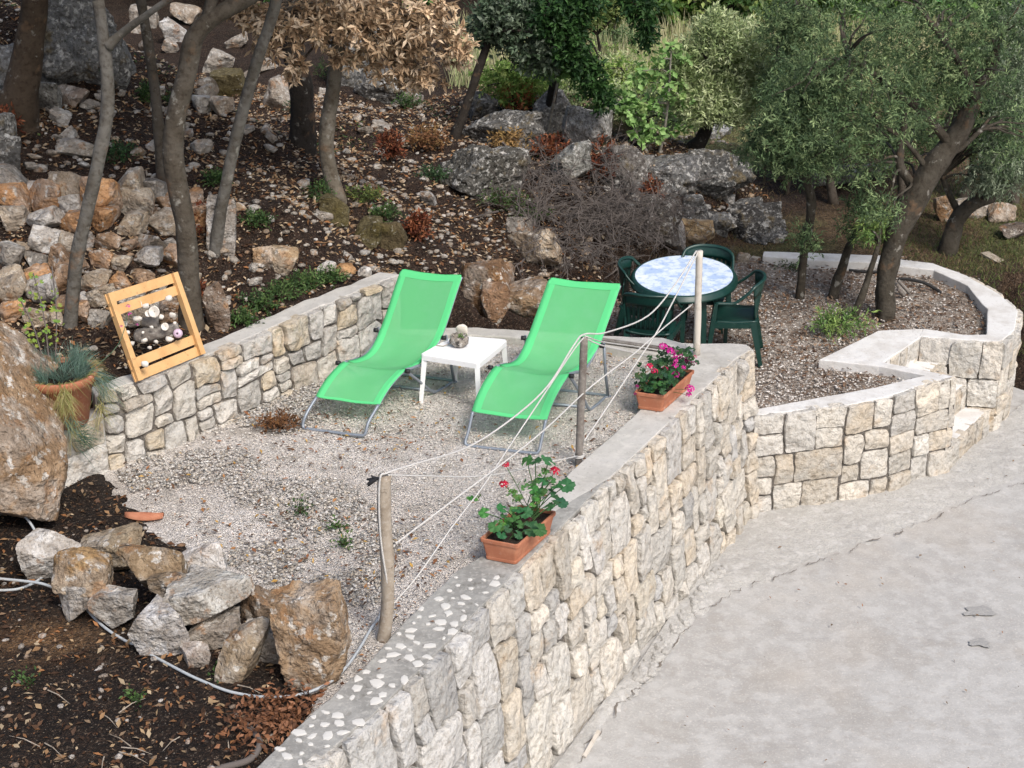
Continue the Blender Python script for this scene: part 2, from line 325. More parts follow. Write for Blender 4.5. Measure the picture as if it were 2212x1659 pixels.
wgr = (ss(.05, .6, fbm(X, Y, .8, 31)) * wg[..., 0] * .8)[..., None]; colr = colr * (1 - wgr) + gr * wgr
wm = (ss(22, 25, Y) * ss(-.01, .03, X / np.maximum(Y, 1)))[..., None]; wb = (ss(18.8, 20.5, Y) * ss(-.0, .03, X / np.maximum(Y, 1)) * (1 - ss(.15, .19, X / np.maximum(Y, 1))) * (s_ > 1.2))[..., None]; colr = colr * (1 - wb) + np.array([.22, .23, .10]) * wb
colr = colr * (1 - wm) + cm * wm
fs = inpoly(X, Y, SOIL)[..., None]; dc = G(95, 1395); dg = (np.exp(-(((X - dc.x) / .28) ** 2 + ((Y - dc.y) / .20) ** 2)) * (vnoise(X, Y, 9, 3) > -.5))[..., None]; colr = np.where(fs, np.array([.020, .012, .008]), colr)
colr = colr * (1 - .8 * dg) + np.array([.26, .15, .07]) * .8 * dg
fast_mesh('hillside', np.stack([X, Y, Z], -1).reshape(-1, 3), F, M['soil'], cols=colr.reshape(-1, 3), smooth=True)['kind'] = 'structure'

def sheet(name, poly, zf, m, step, x0, x1, y0, y1, cond=None):
    xs = np.arange(x0, x1, step); ys = np.arange(y0, y1, step); X, Y = np.meshgrid(xs, ys); Z = zf(X, Y)
    ins = inpoly(X, Y, poly)
    if cond is not None: ins &= cond(X, Y)
    id_ = np.arange(X.size).reshape(X.shape)
    q = ins[:-1, :-1] & ins[1:, :-1] & ins[:-1, 1:] & ins[1:, 1:]
    Fq = np.stack([id_[:-1, :-1], id_[:-1, 1:], id_[1:, 1:], id_[1:, :-1]], -1)[q]
    used = np.unique(Fq); mp = np.full(X.size, -1); mp[used] = np.arange(len(used))
    o = fast_mesh(name, np.stack([X, Y, Z], -1).reshape(-1, 3)[used], mp[Fq], m, smooth=True)
    o['kind'] = 'structure'; return o
UPG = [FI[1], FI[2], FI[3], FI[4], FI[5], FI[6], FI[7], (.38, 10.7), (.66, 11.18), (.98, 11.74), (1.52, 12.72), (1.5, 12.95), (-.3, 13.35), (-1.02, 13.38), (-3.12, 10.8), (-3.5, 9.6), (-4.4, 8), (-4.5, 6.6)]
UPG = [(p[0] + .05 if i < 12 else p[0], p[1]) for i, p in enumerate(UPG)]
sheet('gravel_terrace', UPG, lambda x, y: .0 + .012 * fbm(x, y, 2.2, 2) + .007 * fbm(x, y, 9, 4), M['gravel'], .045, -4.6, 2.2, 6.0, 13.6)
LOWG = [(2.05, 12.95), (2.9, 13.2), (3.75, 13.66), (4.5, 14.4), (5.1, 15.6), (5.1, 16.5), (4.4, 17.2), (2.8, 17.1), (1.9, 16.85), (.7, 15.5), (.1, 14.3), (.0, 13.4), (1.0, 13.15)]
stepcut = [(3.8, 13.6), (3.5, 14.1), (3.9, 14.8), (4.8, 14.9), (4.9, 14.3), (4.2, 13.6)]
sheet('lower_gravel', LOWG, lambda x, y: ZG2 + .015 * fbm(x, y, 2, 5) + .007 * fbm(x, y, 9, 4), M['gravel2'], .05, -.1, 5.4, 12.8, 17.6, cond=lambda x, y: ~inpoly(x, y, stepcut))
# road: one big sheet
rx = axis([(-60, -3, 6), (-3, 8, .25), (8, 90, 6)]); ry = axis([(-60, 4, 6), (4, 17, .25), (17, 21, 1)])
X, Y = np.meshgrid(rx, ry); id_ = np.arange(X.size).reshape(X.shape)
Z = ZR + .008 * fbm(X, Y, .6, 2) - .9 * ss(17, 20, Y)
Fq = np.stack([id_[:-1, :-1], id_[:-1, 1:], id_[1:, 1:], id_[1:, :-1]], -1).reshape(-1, 4)
fast_mesh('road', np.stack([X, Y, Z], -1).reshape(-1, 3), Fq, M['road'], smooth=True)['kind'] = 'structure'

# rough strip of concrete between wall foot and road
vb = [(1200, 1720), (1345, 1520), (1400, 1475), (1500, 1335), (1600, 1275), (1720, 1235), (1850, 1185), (2000, 1130), (2120, 1075), (2240, 1035)]
vo = [G(*p, ZR) for p in vb]; vi = [Vector((.1, 8.8, 0)), Vector((.75, 10.1, 0)), Vector((.95, 10.4, 0)), Vector((1.4, 11.4, 0)), Vector((1.7, 12.0, 0)), Vector((2.1, 12.9, 0)), Vector((2.9, 13.15, 0)), Vector((3.8, 13.6, 0)), Vector((4.6, 14.3, 0)), Vector((5.6, 15.6, 0))]
V = []; NN = 260
def pl_at(P, u):
    k = min(int(u), len(P) - 2); f = u - k; return P[k].lerp(P[k + 1], f)
for i in range(NN):
    u = i / (NN - 1) * 9; a = pl_at(vi, u); b = pl_at(vo, u)
    d = (b - a); d.z = 0; j = .07 * noise.noise(Vector((u * 3, 0, 5))) + .06 * noise.noise(Vector((u * 9, 0, 2))) + .04 * noise.noise(Vector((u * 25, 0, 2)))
    b = b + d.normalized() * j
    for k, (f, hz) in enumerate([(0, .02), (.3, .022), (.6, .02), (.85, .012), (1, -.006)]):
        p = a.lerp(b, f); V.append((p.x, p.y, ZR + hz + .006 * noise.noise(Vector((p.x * 5, p.y * 5, k)))))
Fv = [(i * 5 + k, i * 5 + k + 1, (i + 1) * 5 + k + 1, (i + 1) * 5 + k) for i in range(NN - 1) for k in range(4)]
fast_mesh('road_verge', V, Fv, M['verge'], smooth=True)['kind'] = 'structure'
V = []; rc = random.Random(6)
cv = smoothed = [pl_at(vo, i / 399 * 9) for i in range(400)]
for i, p in enumerate(cv):
    q = cv[min(i + 1, 399)] - cv[max(i - 1, 0)]; nn = Vector((q.y, -q.x, 0)).normalized(); u = i / 399 * 9
    j = .05 * noise.noise(Vector((u * 3, 4, 5))) + .05 * noise.noise(Vector((u * 9, 3, 2))) + .03 * noise.noise(Vector((u * 25, 0, 2))); wv = .007 * max(0, .35 + noise.noise(Vector((u * 6, 7, 1))) * 1.8)
    for s__ in (-1, 1): c = p + nn * (j + s__ * wv); V.append((c.x, c.y, ZR + .021))
tag(fast_mesh('road_crack', V, [(2 * i, 2 * i + 1, 2 * i + 3, 2 * i + 2) for i in range(399)], M['joint']), kind='structure')
for (px, py, a, b, lab) in [(2110, 1322, .12, .085, 'dark grey patch in the road, the farther of two'), (2117, 1391, .085, .06, 'small dark grey patch in the road, the nearer of two')]:
    c = G(px, py, ZR); V = [(c.x, c.y, ZR + .014)]; n = 18
    for i in range(n):
        t = 2 * math.pi * i / n; r = 1 + .7 * noise.noise(Vector((math.cos(t) * 1.6, math.sin(t) * 1.6, px)))
        V.append((c.x + a * r * math.cos(t), c.y + b * r * math.sin(t), ZR + .012))
    tag(fast_mesh('road_patch', V, [(0, i + 1, (i + 1) % n + 1) for i in range(n)], M['tar']), lab, 'road patch')

# ------------------------------------------------------------------ stone wall generator
def clip(poly, a, b):      # keep the part nearer to a than to b, heavier seeds keep more
    nx, ny = b[0] - a[0], b[1] - a[1]; q_ = .5 + (a[2] - b[2]) / (2 * (nx * nx + ny * ny)); mx, my = a[0] + nx * q_, a[1] + ny * q_; out = []
    for i in range(len(poly)):
        p, q = poly[i], poly[(i + 1) % len(poly)]
        dp = (p[0] - mx) * nx + (p[1] - my) * ny; dq = (q[0] - mx) * nx + (q[1] - my) * ny
        if dp <= 0: out.append(p)
        if dp * dq < 0:
            t = dp / (dp - dq); out.append((p[0] + (q[0] - p[0]) * t, p[1] + (q[1] - p[1]) * t))
    return out
def rubble(Lu, Hv, cw, ch, R, big=.12, jit=.42, skew=.25):
    S = []; rows = max(1, round(Hv / ch)); ch = Hv / rows
    for j in range(rows):
        n = max(1, round(Lu / cw))
        for i in range(n + 1):
            if R.random() < big: continue
            v = (j + .5 + R.uniform(-jit, jit) * .8) * ch
            S.append(((i + (.5 if j % 2 else 0) + R.uniform(-jit, jit)) * Lu / n + skew * (v - Hv / 2), v, R.choice([-.9, -.5, 0, 0, .5, 1.1]) * .011))
    out = []
    for a in S:
        poly = [(0, 0), (Lu, 0), (Lu, Hv), (0, Hv)]
        for b in S:
            if b is a or abs(a[0] - b[0]) > cw * 3.5 or abs(a[1] - b[1]) > ch * 3.5: continue
            poly = clip(poly, a, b)
            if len(poly) < 3: break
        if len(poly) >= 3: out.append(poly)
    return out
def packed(Lu, Hv, cell, wr, hr, R, warp=.03, grow=.0):
    """squared rubble: random blocks packed on a grid, then warped so that no joint is straight"""
    nx_, ny_ = max(1, round(Lu / cell)), max(1, round(Hv / cell)); cu, cv = Lu / nx_, Hv / ny_; occ = [[False] * nx_ for _ in range(ny_)]; out = []; sd = R.random() * 60
    def W(u, v):
        fu = min(1, u / .05, (Lu - u) / .05); fv = min(1, v / .05, (Hv - v) / .05); fu = max(0, fu); fv = max(0, fv)
        du = warp * noise.noise(Vector((u * 3.1, v * 3.1, sd))) * 1.6 + warp * .5 * noise.noise(Vector((u * 8, v * 8, sd + 5)))
        dv = warp * noise.noise(Vector((u * 2.7, v * 3.3, sd + 20))) * 1.3 + warp * .55 * noise.noise(Vector((u * 9, v * 7, sd + 25)))
        return (u + du * fu, v + dv * fv)
    for j in range(ny_):
        i = 0
        while i < nx_:
            if occ[j][i]: i += 1; continue
            run = 0
            while i + run < nx_ and not occ[j][i + run]: run += 1
            w_ = R.randint(*wr)
            if run - w_ < wr[0]: w_ = run if run <= wr[1] + 1 else run - wr[0]
            w_ = min(w_, run); h_ = R.randint(*hr)
            if ny_ - j - h_ < hr[0]: h_ = ny_ - j if ny_ - j <= hr[1] + 1 else ny_ - j - hr[0]
            h_ = min(h_, ny_ - j)
            for b in range(h_):
                for a in range(w_): occ[j + b][i + a] = True
            gu = lambda q: Lu * ((1 + grow) * (q / nx_) - grow * (q / nx_) ** 2)
            u0, u1, v0, v1 = gu(i), gu(i + w_), j * cv, (j + h_) * cv; P = []
            for (a0, b0, a1, b1) in ((u0, v0, u1, v0), (u1, v0, u1, v1), (u1, v1, u0, v1), (u0, v1, u0, v0)):
                for k in range(3): P.append(W(a0 + (a1 - a0) * k / 3, b0 + (b1 - b0) * k / 3))
            out.append(P); i += w_
    return out
def coursed(Lu, hs, w0, w1, R):
    out = []; H_ = [0]
    for h in hs: H_.append(H_[-1] + h)
    def bl(j, u):
        return H_[j] + (0 if j in (0, len(hs)) else .022 * noise.noise(Vector((u * 2.2, j * 7.7, 1))) + .012 * noise.noise(Vector((u * 8, j * 3.7, 4))))
    for j in range(len(hs)):
        u = 0; 
        while u < Lu - 1e-6:
            wd = R.uniform(w0, w1)
            if Lu - u - wd < w0 * .7: wd = Lu - u
            u1 = u + wd; tl = 0 if u == 0 else TL; TL = 0 if u1 >= Lu - 1e-6 else R.uniform(-.025, .025)
            def quad(a0, a1, f0, f1):
                e = lambda u_, f: bl(j, u_) * (1 - f) + bl(j + 1, u_) * f
                return [(a0 - tl * (1 - 2 * f0) , e(a0, f0)), ((a0 + a1) / 2, e((a0 + a1) / 2, f0)), (a1 - TL * (1 - 2 * f0), e(a1, f0)),
                        (a1 - TL * (1 - 2 * f1), e(a1, f1)), ((a0 + a1) / 2, e((a0 + a1) / 2, f1) ), (a0 - tl * (1 - 2 * f1), e(a0, f1))]
            r = R.random()
            if r < .18 and wd > w0 * 1.3:
                f = R.uniform(.35, .65); out += [quad(u, u1, 0, f), quad(u, u1, f, 1)]
            else: out.append(quad(u, u1, 0, 1))
            u = u1
    return out
PAL_W = [(.52, .51, .49), (.46, .455, .445), (.60, .57, .51), (.66, .62, .55), (.50, .485, .455), (.44, .43, .41), (.60, .55, .46), (.60, .56, .49), (.57, .55, .52), (.68, .65, .60), (.52, .51, .48), (.56, .50, .41)]
PAL_N = [(.50, .495, .48), (.44, .435, .425), (.56, .55, .53), (.60, .585, .56), (.40, .395, .38), (.54, .51, .46)]
PAL_R = [(.66, .61, .53), (.62, .58, .51), (.60, .53, .43), (.62, .59, .54), (.60, .54, .45), (.66, .63, .57), (.57, .545, .50), (.62, .54, .43)]
PAL_L = [(.56, .53, .48), (.50, .48, .44), (.60, .56, .49), (.44, .42, .39), (.56, .47, .34), (.66, .63, .58), (.52, .46, .38)]
def stones(mb, polys, fmap, R, pal, gap=.010, bulge=.03, depth=.09):
    for poly in polys:
        n = len(poly); A = 0; cx = cy = 0
        for i in range(n):
            p, q = poly[i], poly[(i + 1) % n]; cr = p[0] * q[1] - q[0] * p[1]; A += cr; cx += (p[0] + q[0]) * cr; cy += (p[1] + q[1]) * cr
        A /= 2
        if abs(A) < .0012: continue
        cx /= 6 * A; cy /= 6 * A; rad = math.sqrt(abs(A) / math.pi)
        g = gap * R.uniform(.6, 1.7); sc = max(.6, 1 - g / rad)
        P = [((p[0] - cx) * sc, (p[1] - cy) * sc) for p in poly]
        Q = []
        if n == 12:      # knock irregular corners off the blocks
            for ci in (0, 3, 6, 9):
                k_ = R.choice([1.03, 1.0, 1.0, .98, .90]); P[ci] = (P[ci][0] * k_, P[ci][1] * k_)
        for i in range(n):      # cut corners
            p, q = P[i], P[(i + 1) % n]; f = min(.2, .007 / (math.hypot(q[0] - p[0], q[1] - p[1]) + 1e-6))
            Q += [(p[0] + (q[0] - p[0]) * f, p[1] + (q[1] - p[1]) * f), (p[0] + (q[0] - p[0]) * (1 - f), p[1] + (q[1] - p[1]) * (1 - f))]
        wq = R.random() * 50
        # resample
        Ls = [math.hypot(Q[(i + 1) % len(Q)][0] - Q[i][0], Q[(i + 1) % len(Q)][1] - Q[i][1]) for i in range(len(Q))]; tot = sum(Ls)
        K = int(min(44, max(16, tot / .026))); O = []; k = 0; acc = 0
        for i in range(K):
            t = tot * i / K
            while acc + Ls[k] < t and k < len(Ls) - 1: acc += Ls[k]; k += 1
            f = (t - acc) / (Ls[k] + 1e-9); a, b = Q[k], Q[(k + 1) % len(Q)]
            O.append((a[0] + (b[0] - a[0]) * f, a[1] + (b[1] - a[1]) * f))
        sd = R.random() * 100
        O = [(p[0] * (1 + .07 * noise.noise(Vector((p[0] * 9, p[1] * 9, sd + 30)))) , p[1] * (1 + .07 * noise.noise(Vector((p[0] * 9, p[1] * 9, sd + 40))))) for p in O]
        O = [(p[0] * (1 + .05 * noise.noise(Vector((p[0] * 22, p[1] * 22, sd)))), p[1] * (1 + .05 * noise.noise(Vector((p[0] * 22, p[1] * 22, sd + 9))))) for p in O]
        bu = bulge * R.uniform(.5, 1.3); base = R.uniform(-.008, .012)
        pls = [(bu * R.uniform(.75, 1.4), R.gauss(0, 1) * bu / rad * .85, R.gauss(0, 1) * bu / rad * .85) for _ in range(5)]
        def hh(x, y): return min(a + gx * x + gy * y for a, gx, gy in pls)
        V = []; rings = [(1.0, None), (1.0, .0), (.965, .7), (.78, 1), (.52, 1), (.26, 1)]
        for f, e in rings:
            for (x, y) in O:
                x1, y1 = x * f, y * f
                if e is None: h = -depth
                else: h = base + e * max(hh(x1, y1), .002) + (.007 if e else .003) * noise.noise(Vector((x1 * 26, y1 * 26, sd))) + .012 * e * noise.noise(Vector((x1 * 9, y1 * 9, sd + 3)))
                V.append(fmap(cx + x1, cy + y1, h))
        V.append(fmap(cx, cy, base + hh(0, 0)))
        Fc = []
        for r in range(len(rings) - 1):
            for i in range(K):
                j = (i + 1) % K; Fc.append((r * K + i, r * K + j, (r + 1) * K + j, (r + 1) * K + i))
        l = (len(rings) - 1) * K
        Fc += [(l + i, l + (i + 1) % K, len(V) - 1) for i in range(K)]
        if A < 0: Fc = [tuple(reversed(f)) for f in Fc]
        c = (pal(cx) if callable(pal) else R.choice(pal)); v = R.uniform(.72, 1.08); mb.add(V, Fc, tuple(x * v for x in c))
def path_map(bot, top, zb, zt, side=1):
    """maps (u along, v up, h out); bottom and top polylines have the same number of points"""
    B = [Vector((p[0], p[1], 0)) for p in bot]; Tp = [Vector((p[0], p[1], 0)) for p in top]
    L = [0]
    for i in range(len(Tp) - 1): L.append(L[-1] + (Tp[i + 1] - Tp[i]).length)
    nrm = []
    for i in range(len(Tp)):
        d = Tp[min(i + 1, len(Tp) - 1)] - Tp[max(i - 1, 0)]; nrm.append(Vector((d.y, -d.x, 0)).normalized() * side)
    Hh = zt - zb
    def f(u, v, h):
        u = min(max(u, 0), L[-1]); k = 0
        while k < len(L) - 2 and L[k + 1] < u: k += 1
        a = (u - L[k]) / (L[k + 1] - L[k]); g = v / Hh
        p = B[k].lerp(B[k + 1], a).lerp(Tp[k].lerp(Tp[k + 1], a), g); nn = nrm[k].lerp(nrm[k + 1], a).normalized()
        # tiny lift as it leans
        return (p.x + nn.x * h, p.y + nn.y * h, zb + v)
    return f, L[-1], Hh
def prism(name, poly, z0, z1, m, parent=None, bevel=0, jitter=0.0, step=.12, taper=None):
    P = [Vector((p[0], p[1], 0)) for p in poly]; Q = []
    for i in range(len(P)):
        a, b = P[i], P[(i + 1) % len(P)]; n = max(1, int((b - a).length / step)) if jitter else 1
        for k in range(n):
            q = a.lerp(b, k / n)
            if jitter: q = q + Vector((noise.noise(q * 7), noise.noise(q * 7 + Vector((9, 9, 9))), 0)) * jitter
            Q.append(q)
    n = len(Q); A = sum(Q[i].x * Q[(i + 1) % n].y - Q[(i + 1) % n].x * Q[i].y for i in range(n))
    if A < 0: Q.reverse()
    V = [(q.x, q.y, z0) for q in Q] + [(q.x, q.y, z1) for q in Q]
    Fc = [tuple(range(n - 1, -1, -1)), tuple(range(n, 2 * n))] + [(i, (i + 1) % n, n + (i + 1) % n, n + i) for i in range(n)]
    o = fast_mesh(name, V, Fc, m, parent)
    if bevel:
        b = o.modifiers.new('bevel', 'BEVEL'); b.width = bevel; b.segments = 2; b.limit_method = 'ANGLE'; b.angle_limit = math.radians(50)
    return o
def off(path, d):
    P = [Vector((p[0], p[1], 0)) for p in path]; out = []
    for i in range(len(P)):
        t = P[min(i + 1, len(P) - 1)] - P[max(i - 1, 0)]; n = Vector((t.y, -t.x, 0)).normalized(); out.append((P[i].x + n.x * d, P[i].y + n.y * d))
    return out

# ---- front retaining wall
fw = thing('retaining_wall', (0.5, 10, ZR), 'tall dry-look retaining wall of white and grey stone blocks along the road, flat concrete top', 'stone wall')
FB = [(p[0] + .16 - .03 * max(0, (p[1] - 9) / 4), p[1] - .08) for p in FT[1:]]; FTT = FT[1:]
f, L_, H_ = path_map(FB, FTT, ZR - .03, .085)
R = random.Random(21); mb = MB(); polys = packed(L_, H_, .086, (2, 4), (2, 5), R, warp=.040, grow=.30)
stones(mb, polys, f, R, lambda u: R.choice(PAL_R if R.random() < min(.8, max(0, (u - 2.2) / 3.5)) else PAL_N if u < 2.6 else PAL_W), gap=.0125, bulge=.036)
mb.build('stone_facing', M['stone'], fw)
body = off(FTT, -.05) + list(reversed(FI[1:])) ; body[-1] = FI[1]
prism('wall_core', off(FTT, -.07) + list(reversed(FI[1:])), ZR - .2, -.3, M['mortar'], fw)
mb = MB()                                     # mortar behind the stones, leaning like the face
n = len(FB); bb = off(FB, -.036); tt = off(FTT, -.036)
V = [(p[0], p[1], ZR - .1) for p in bb] + [(p[0], p[1], .06) for p in tt] ; mb.add(V, [(i, i + 1, n + i + 1, n + i) for i in range(n - 1)])
mb.build('mortar_joints', M['mortar'], fw)
k = 7     # pebble-set weathered part near the camera, smooth pale part beyond
prism('coping_slab', off(FTT[:k], -.045) + list(reversed(FI[1:k + 1])), -.35, .082, M['coping_dark'], fw, bevel=.006, jitter=.012)
prism('coping_slab', off(FTT[k - 1:], -.045) + [(2.06, 13.08), (1.52, 13.10)] + list(reversed(FI[k:])), -.35, .078, M['coping'], fw, bevel=.008, jitter=.012)
mb = MB(); R = random.Random(5); done = []
tries = 0
while len(done) < 112 and tries < 6000:
    tries += 1; u = R.uniform(0, 5.0); kk = int(u); fr = u - kk
    a = Vector((*FTT[kk], 0)).lerp(Vector((*FTT[kk + 1], 0)), fr); b = Vector((*FI[kk + 1], 0)).lerp(Vector((*FI[kk + 2], 0)), fr)
    p = a.lerp(b, R.uniform(.18, .93))
    if any((p - q).length < .074 for q in done): continue
    if p.y > 9.15 or (p.y > 8.5 and R.random() < .5) or noise.noise(p * 5) < -.22: continue
    done.append(p); n = R.randint(5, 8); ra = R.choice([.018, .026, .034, .042]) * R.uniform(.85, 1.15); asp = R.uniform(.5, .95); rt = R.uniform(0, 3)
    V = []
    for ring, (rr, hz) in enumerate([(1, .079), (.93, .087), (.5, .089)]):
        for i in range(n):
            t = 2 * math.pi * i / n; r = ra * rr * (1 + .6 * noise.noise(Vector((i * 3.1, p.x * 40, p.y * 40))))
            x, y = r * math.cos(t), r * math.sin(t) * asp; V.append((p.x + x * math.cos(rt) - y * math.sin(rt), p.y + x * math.sin(rt) + y * math.cos(rt), hz))
    Fc = [(r * n + i, r * n + (i + 1) % n, (r + 1) * n + (i + 1) % n, (r + 1) * n + i) for r in range(2) for i in range(n)] + [tuple(range(2 * n, 3 * n))]
    mb.add(V, Fc)
mb.build('stone_inlay', M['white_stone'], fw)
# end face of the wall corner (faces the lower terrace)
f2, L2, H2 = path_map([(2.10, 12.93), (2.06, 13.12)], [(2.10, 12.93), (2.06, 13.12)], -.75, .08, side=1)
mb = MB(); stones(mb, coursed(L2, [.2, .22, .2, .2], .2, .3, R), f2, R, PAL_W); mb.build('end_stones', M['stone'], fw)
# lumpy mortar squeezed out along the foot
mb = MB(); R = random.Random(3)
for i in range(120):
    u = R.random(); a = G(1385, 1470, ZR).lerp(G(1560, 1225, ZR), u); s = R.uniform(.012, .035)
    c = a + Vector((R.uniform(-.06, .03), R.uniform(-.05, .02), R.uniform(.0, .03)))
    V = []; n = 7
    for r, z in ((1, -.3), (1.0, .25), (.6, .8)):
        for j in range(n):
            t = 2 * math.pi * j / n + i; q = s * r * (1 + .4 * noise.noise(Vector((j * 2.3, i, r)))); V.append((c.x + q * 1.3 * math.cos(t), c.y + q * 1.3 * math.sin(t), c.z + z * s))
    mb.add(V, [(r * n + j, r * n + (j + 1) % n, (r + 1) * n + (j + 1) % n, (r + 1) * n + j) for r in range(2) for j in range(n)] + [tuple(range(2 * n, 3 * n))])
mb.build('mortar_spill', M['verge'], fw)

# ---- low wall at the back left of the upper terrace
lw = thing('terrace_wall', (-2.2, 11.8, 0), 'low rubble wall with pale concrete top behind the sun loungers, wooden frame standing on it', 'stone wall')
LB = [(-3.02, 10.82), (-2.72, 11.10), (-2.39, 11.50), (-2.05, 11.91), (-1.68, 12.42), (-1.0, 13.30)]
LT_ = [(p[0] - .03, p[1] + .04) for p in LB]
f, L_, H_ = path_map(LB, LT_, -.05, .60)
R = random.Random(31); mb = MB(); stones(mb, packed(L_, H_, .085, (2, 4), (1, 3), R, warp=.042), f, R, PAL_L, gap=.0105, bulge=.032); mb.build('stone_facing', M['stone'], lw)
V = [(p[0], p[1], -.1) for p in off(LB, -.018)] + [(p[0], p[1], .58) for p in off(LT_, -.018)]; n = len(LB); mb = MB(); mb.add(V, [(i, i + 1, n + i + 1, n + i) for i in range(n - 1)]); mb.build('mortar_joints', M['mortar'], lw)
LBK = [(-3.16, 11.02), (-2.88, 11.3), (-2.60, 11.66), (-2.26, 12.08), (-1.92, 12.6), (-1.16, 13.5)]
prism('coping_slab', off(LT_, -.05) + [(-.98, 13.45)] + list(reversed(LBK)), -.1, .595, M['coping'], lw, bevel=.01, jitter=.03)
f2, L2, H2 = path_map([(-3.65, 10.02), (-3.02, 10.82)], [(-3.67, 10.04), (-3.03, 10.84)], -.05, .45)
mb = MB(); stones(mb, packed(L2, H2, .10, (2, 4), (1, 3), R, warp=.04), f2, R, PAL_L, gap=.009, bulge=.03); mb.build('lower_stones', M['stone'], lw)
prism('wall_base', [(-3.03, 10.85), (-3.64, 10.07), (-4.0, 10.4), (-3.4, 11.2), (-3.1, 11.1)], -.1, .455, M['coping'], lw, bevel=.01, jitter=.02)
f2, L2, H2 = path_map([(-1.0, 13.30), (-1.12, 13.52)], [(-1.0, 13.30), (-1.12, 13.52)], -.05, .6)
mb = MB(); stones(mb, coursed(L2, [.2, .22, .2], .2, .3, R), f2, R, PAL_L); mb.build('end_stones', M['stone'], lw)

# ---- kerb between the two terraces
cw_ = prism('terrace_kerb', [(1.5, 13.12), (2.05, 13.10), (2.05, 13.0), (1.52, 12.8), (1.26, 12.86), (.81, 13.03), (.3, 13.17), (-.11, 13.27), (-1.0, 13.35), (-1.0, 13.46), (-.32, 13.48), (.43, 13.36), (.92, 13.27), (1.32, 13.24)], -.7, .074, M['coping'], None, bevel=.012, jitter=.02)
tag(cw_, 'low pale concrete kerb along the far edge of the lounger terrace', 'kerb')

# ---- lower wall, steps and curved ring wall
sw = thing('garden_wall', (3.1, 13.1, ZR), 'cream coursed stone wall with pale concrete top between road and tree terrace, left of the steps', 'stone wall')
RWB = [(2.17, 12.84), (3.02, 13.08), (3.42, 13.22), (3.93, 13.56), (4.16, 13.66)]
R = random.Random(41); f, L_, H_ = path_map(RWB, RWT, ZR - .03, ZL)
mb = MB(); stones(mb, packed(L_, H_, .098, (2, 4), (2, 3), R, warp=.018), f, R, PAL_R, gap=.009, bulge=.028); mb.build('stone_facing', M['stone'], sw)
n = len(RWB); mb = MB(); V = [(p[0], p[1], ZR - .1) for p in off(RWB, -.014)] + [(p[0], p[1], ZL - .02) for p in off(RWT, -.014)]; mb.add(V, [(i, i + 1, n + i + 1, n + i) for i in range(n - 1)]); mb.build('mortar_joints', M['mortar'], sw)
A0 = Vector((4.12, 13.68, ZL))
f2, L2, H2 = path_map([(4.15, 13.68), (3.98, 13.86)], [(4.12, 13.70), (3.96, 13.86)], ZR - .03, ZL)
mb = MB(); stones(mb, coursed(L2, [.25, .21, .18, .20, .17], .2, .3, R), f2, R, PAL_R, gap=.006, bulge=.02); mb.build('end_stones', M['stone'], sw)
cop = [(p[0], p[1]) for p in off(RWT, -.035)] + [(E0.x, E0.y), (D0.x, D0.y)] + [(p.x, p.y) for p in innerL[1:]]
prism('coping_slab', cop, ZL - .30, ZL - .004, M['coping_white'], sw, bevel=.008, jitter=.008)
prism('wall_core', [(p[0], p[1]) for p in off(RWT, -.06)] + [(4.0, 13.84), (3.3, 13.46), (2.82, 13.27), (2.14, 12.99)], ZR - .2, ZL - .25, M['mortar'], sw)
f3, L3, H3 = path_map([(D0.x, D0.y), (E0.x, E0.y)][::-1], [(D0.x, D0.y), (E0.x, E0.y)][::-1], ZL - .45, ZL)
mb = MB(); stones(mb, coursed(L3, [.24, .2], .12, .2, R), f3, R, PAL_R, gap=.005, bulge=.015); mb.build('stair_side_stones', M['stone'], sw)

st = thing('stone_steps', (4.3, 14.2, ZR), 'short flight of pale stone steps rising from the road between two walls', 'steps')
Ab = Vector((4.15, 13.70, 0)); Cb = Vector((C0.x, C0.y, 0)); inn = Vector((-.80, .60, 0))
for kstep, (o0, zt) in enumerate([(0.0, -1.23), (.24, -.98), (.46, -.76)]):
    a = Ab + inn * o0; c = Cb + inn * o0 + Vector((-.03, .02, 0)); a2 = Ab + inn * 1.15; c2 = Cb + inn * .95
    zb = ZR - .1 if kstep == 0 else zt - .3
    f4, L4, H4 = path_map([(a.x, a.y), (c.x, c.y)], [(a.x, a.y), (c.x, c.y)], zt - .27, zt)
    mb = MB(); stones(mb, coursed(L4, [.27], .16, .28, R), f4, R, PAL_R, gap=.005, bulge=.018); mb.build('riser', M['stone'], st)
    a = a + inn * .03; c = c + inn * .03
    prism('tread', [(a.x, a.y), (c.x, c.y), (c2.x, c2.y), (a2.x, a2.y)], zb, zt - .004, M['coping_white'], st, bevel=.008)
rw = thing('curved_wall', (4.9, 15.2, ZR), 'curved stone wall with white coping ending in a squared pier right of the steps, circling the olive terrace', 'stone wall')
ro2 = [(p.x, p.y) for p in ringout]
f5, L5, H5 = path_map(ro2[:5], ro2[:5], ZR - .03, ZL)
mb = MB(); stones(mb, packed(L5, H5, .098, (2, 4), (2, 3), R, warp=.016), f5, R, PAL_R, gap=.009, bulge=.028); mb.build('stone_facing', M['stone'], rw)
f6, L6, H6 = path_map([(D0.x, D0.y), (C0.x, C0.y)], [(D0.x, D0.y), (C0.x, C0.y)], ZR - .03, ZL)
mb = MB(); stones(mb, packed(L6, H6, .098, (2, 4), (2, 3), R, warp=.012), f6, R, PAL_R, gap=.0065, bulge=.022); mb.build('pier_stones', M['stone'], rw)
inner2 = [(p.x, p.y) for p in reversed(ringin)]
pier = [(C0.x - .03, C0.y + .03)] + off(ro2, -.035)[1:] + [(p.x, p.y) for p in ringin] + [(innerL[0].x, innerL[0].y), (innerL[1].x + .0, innerL[1].y), (D0.x, D0.y + .03)]
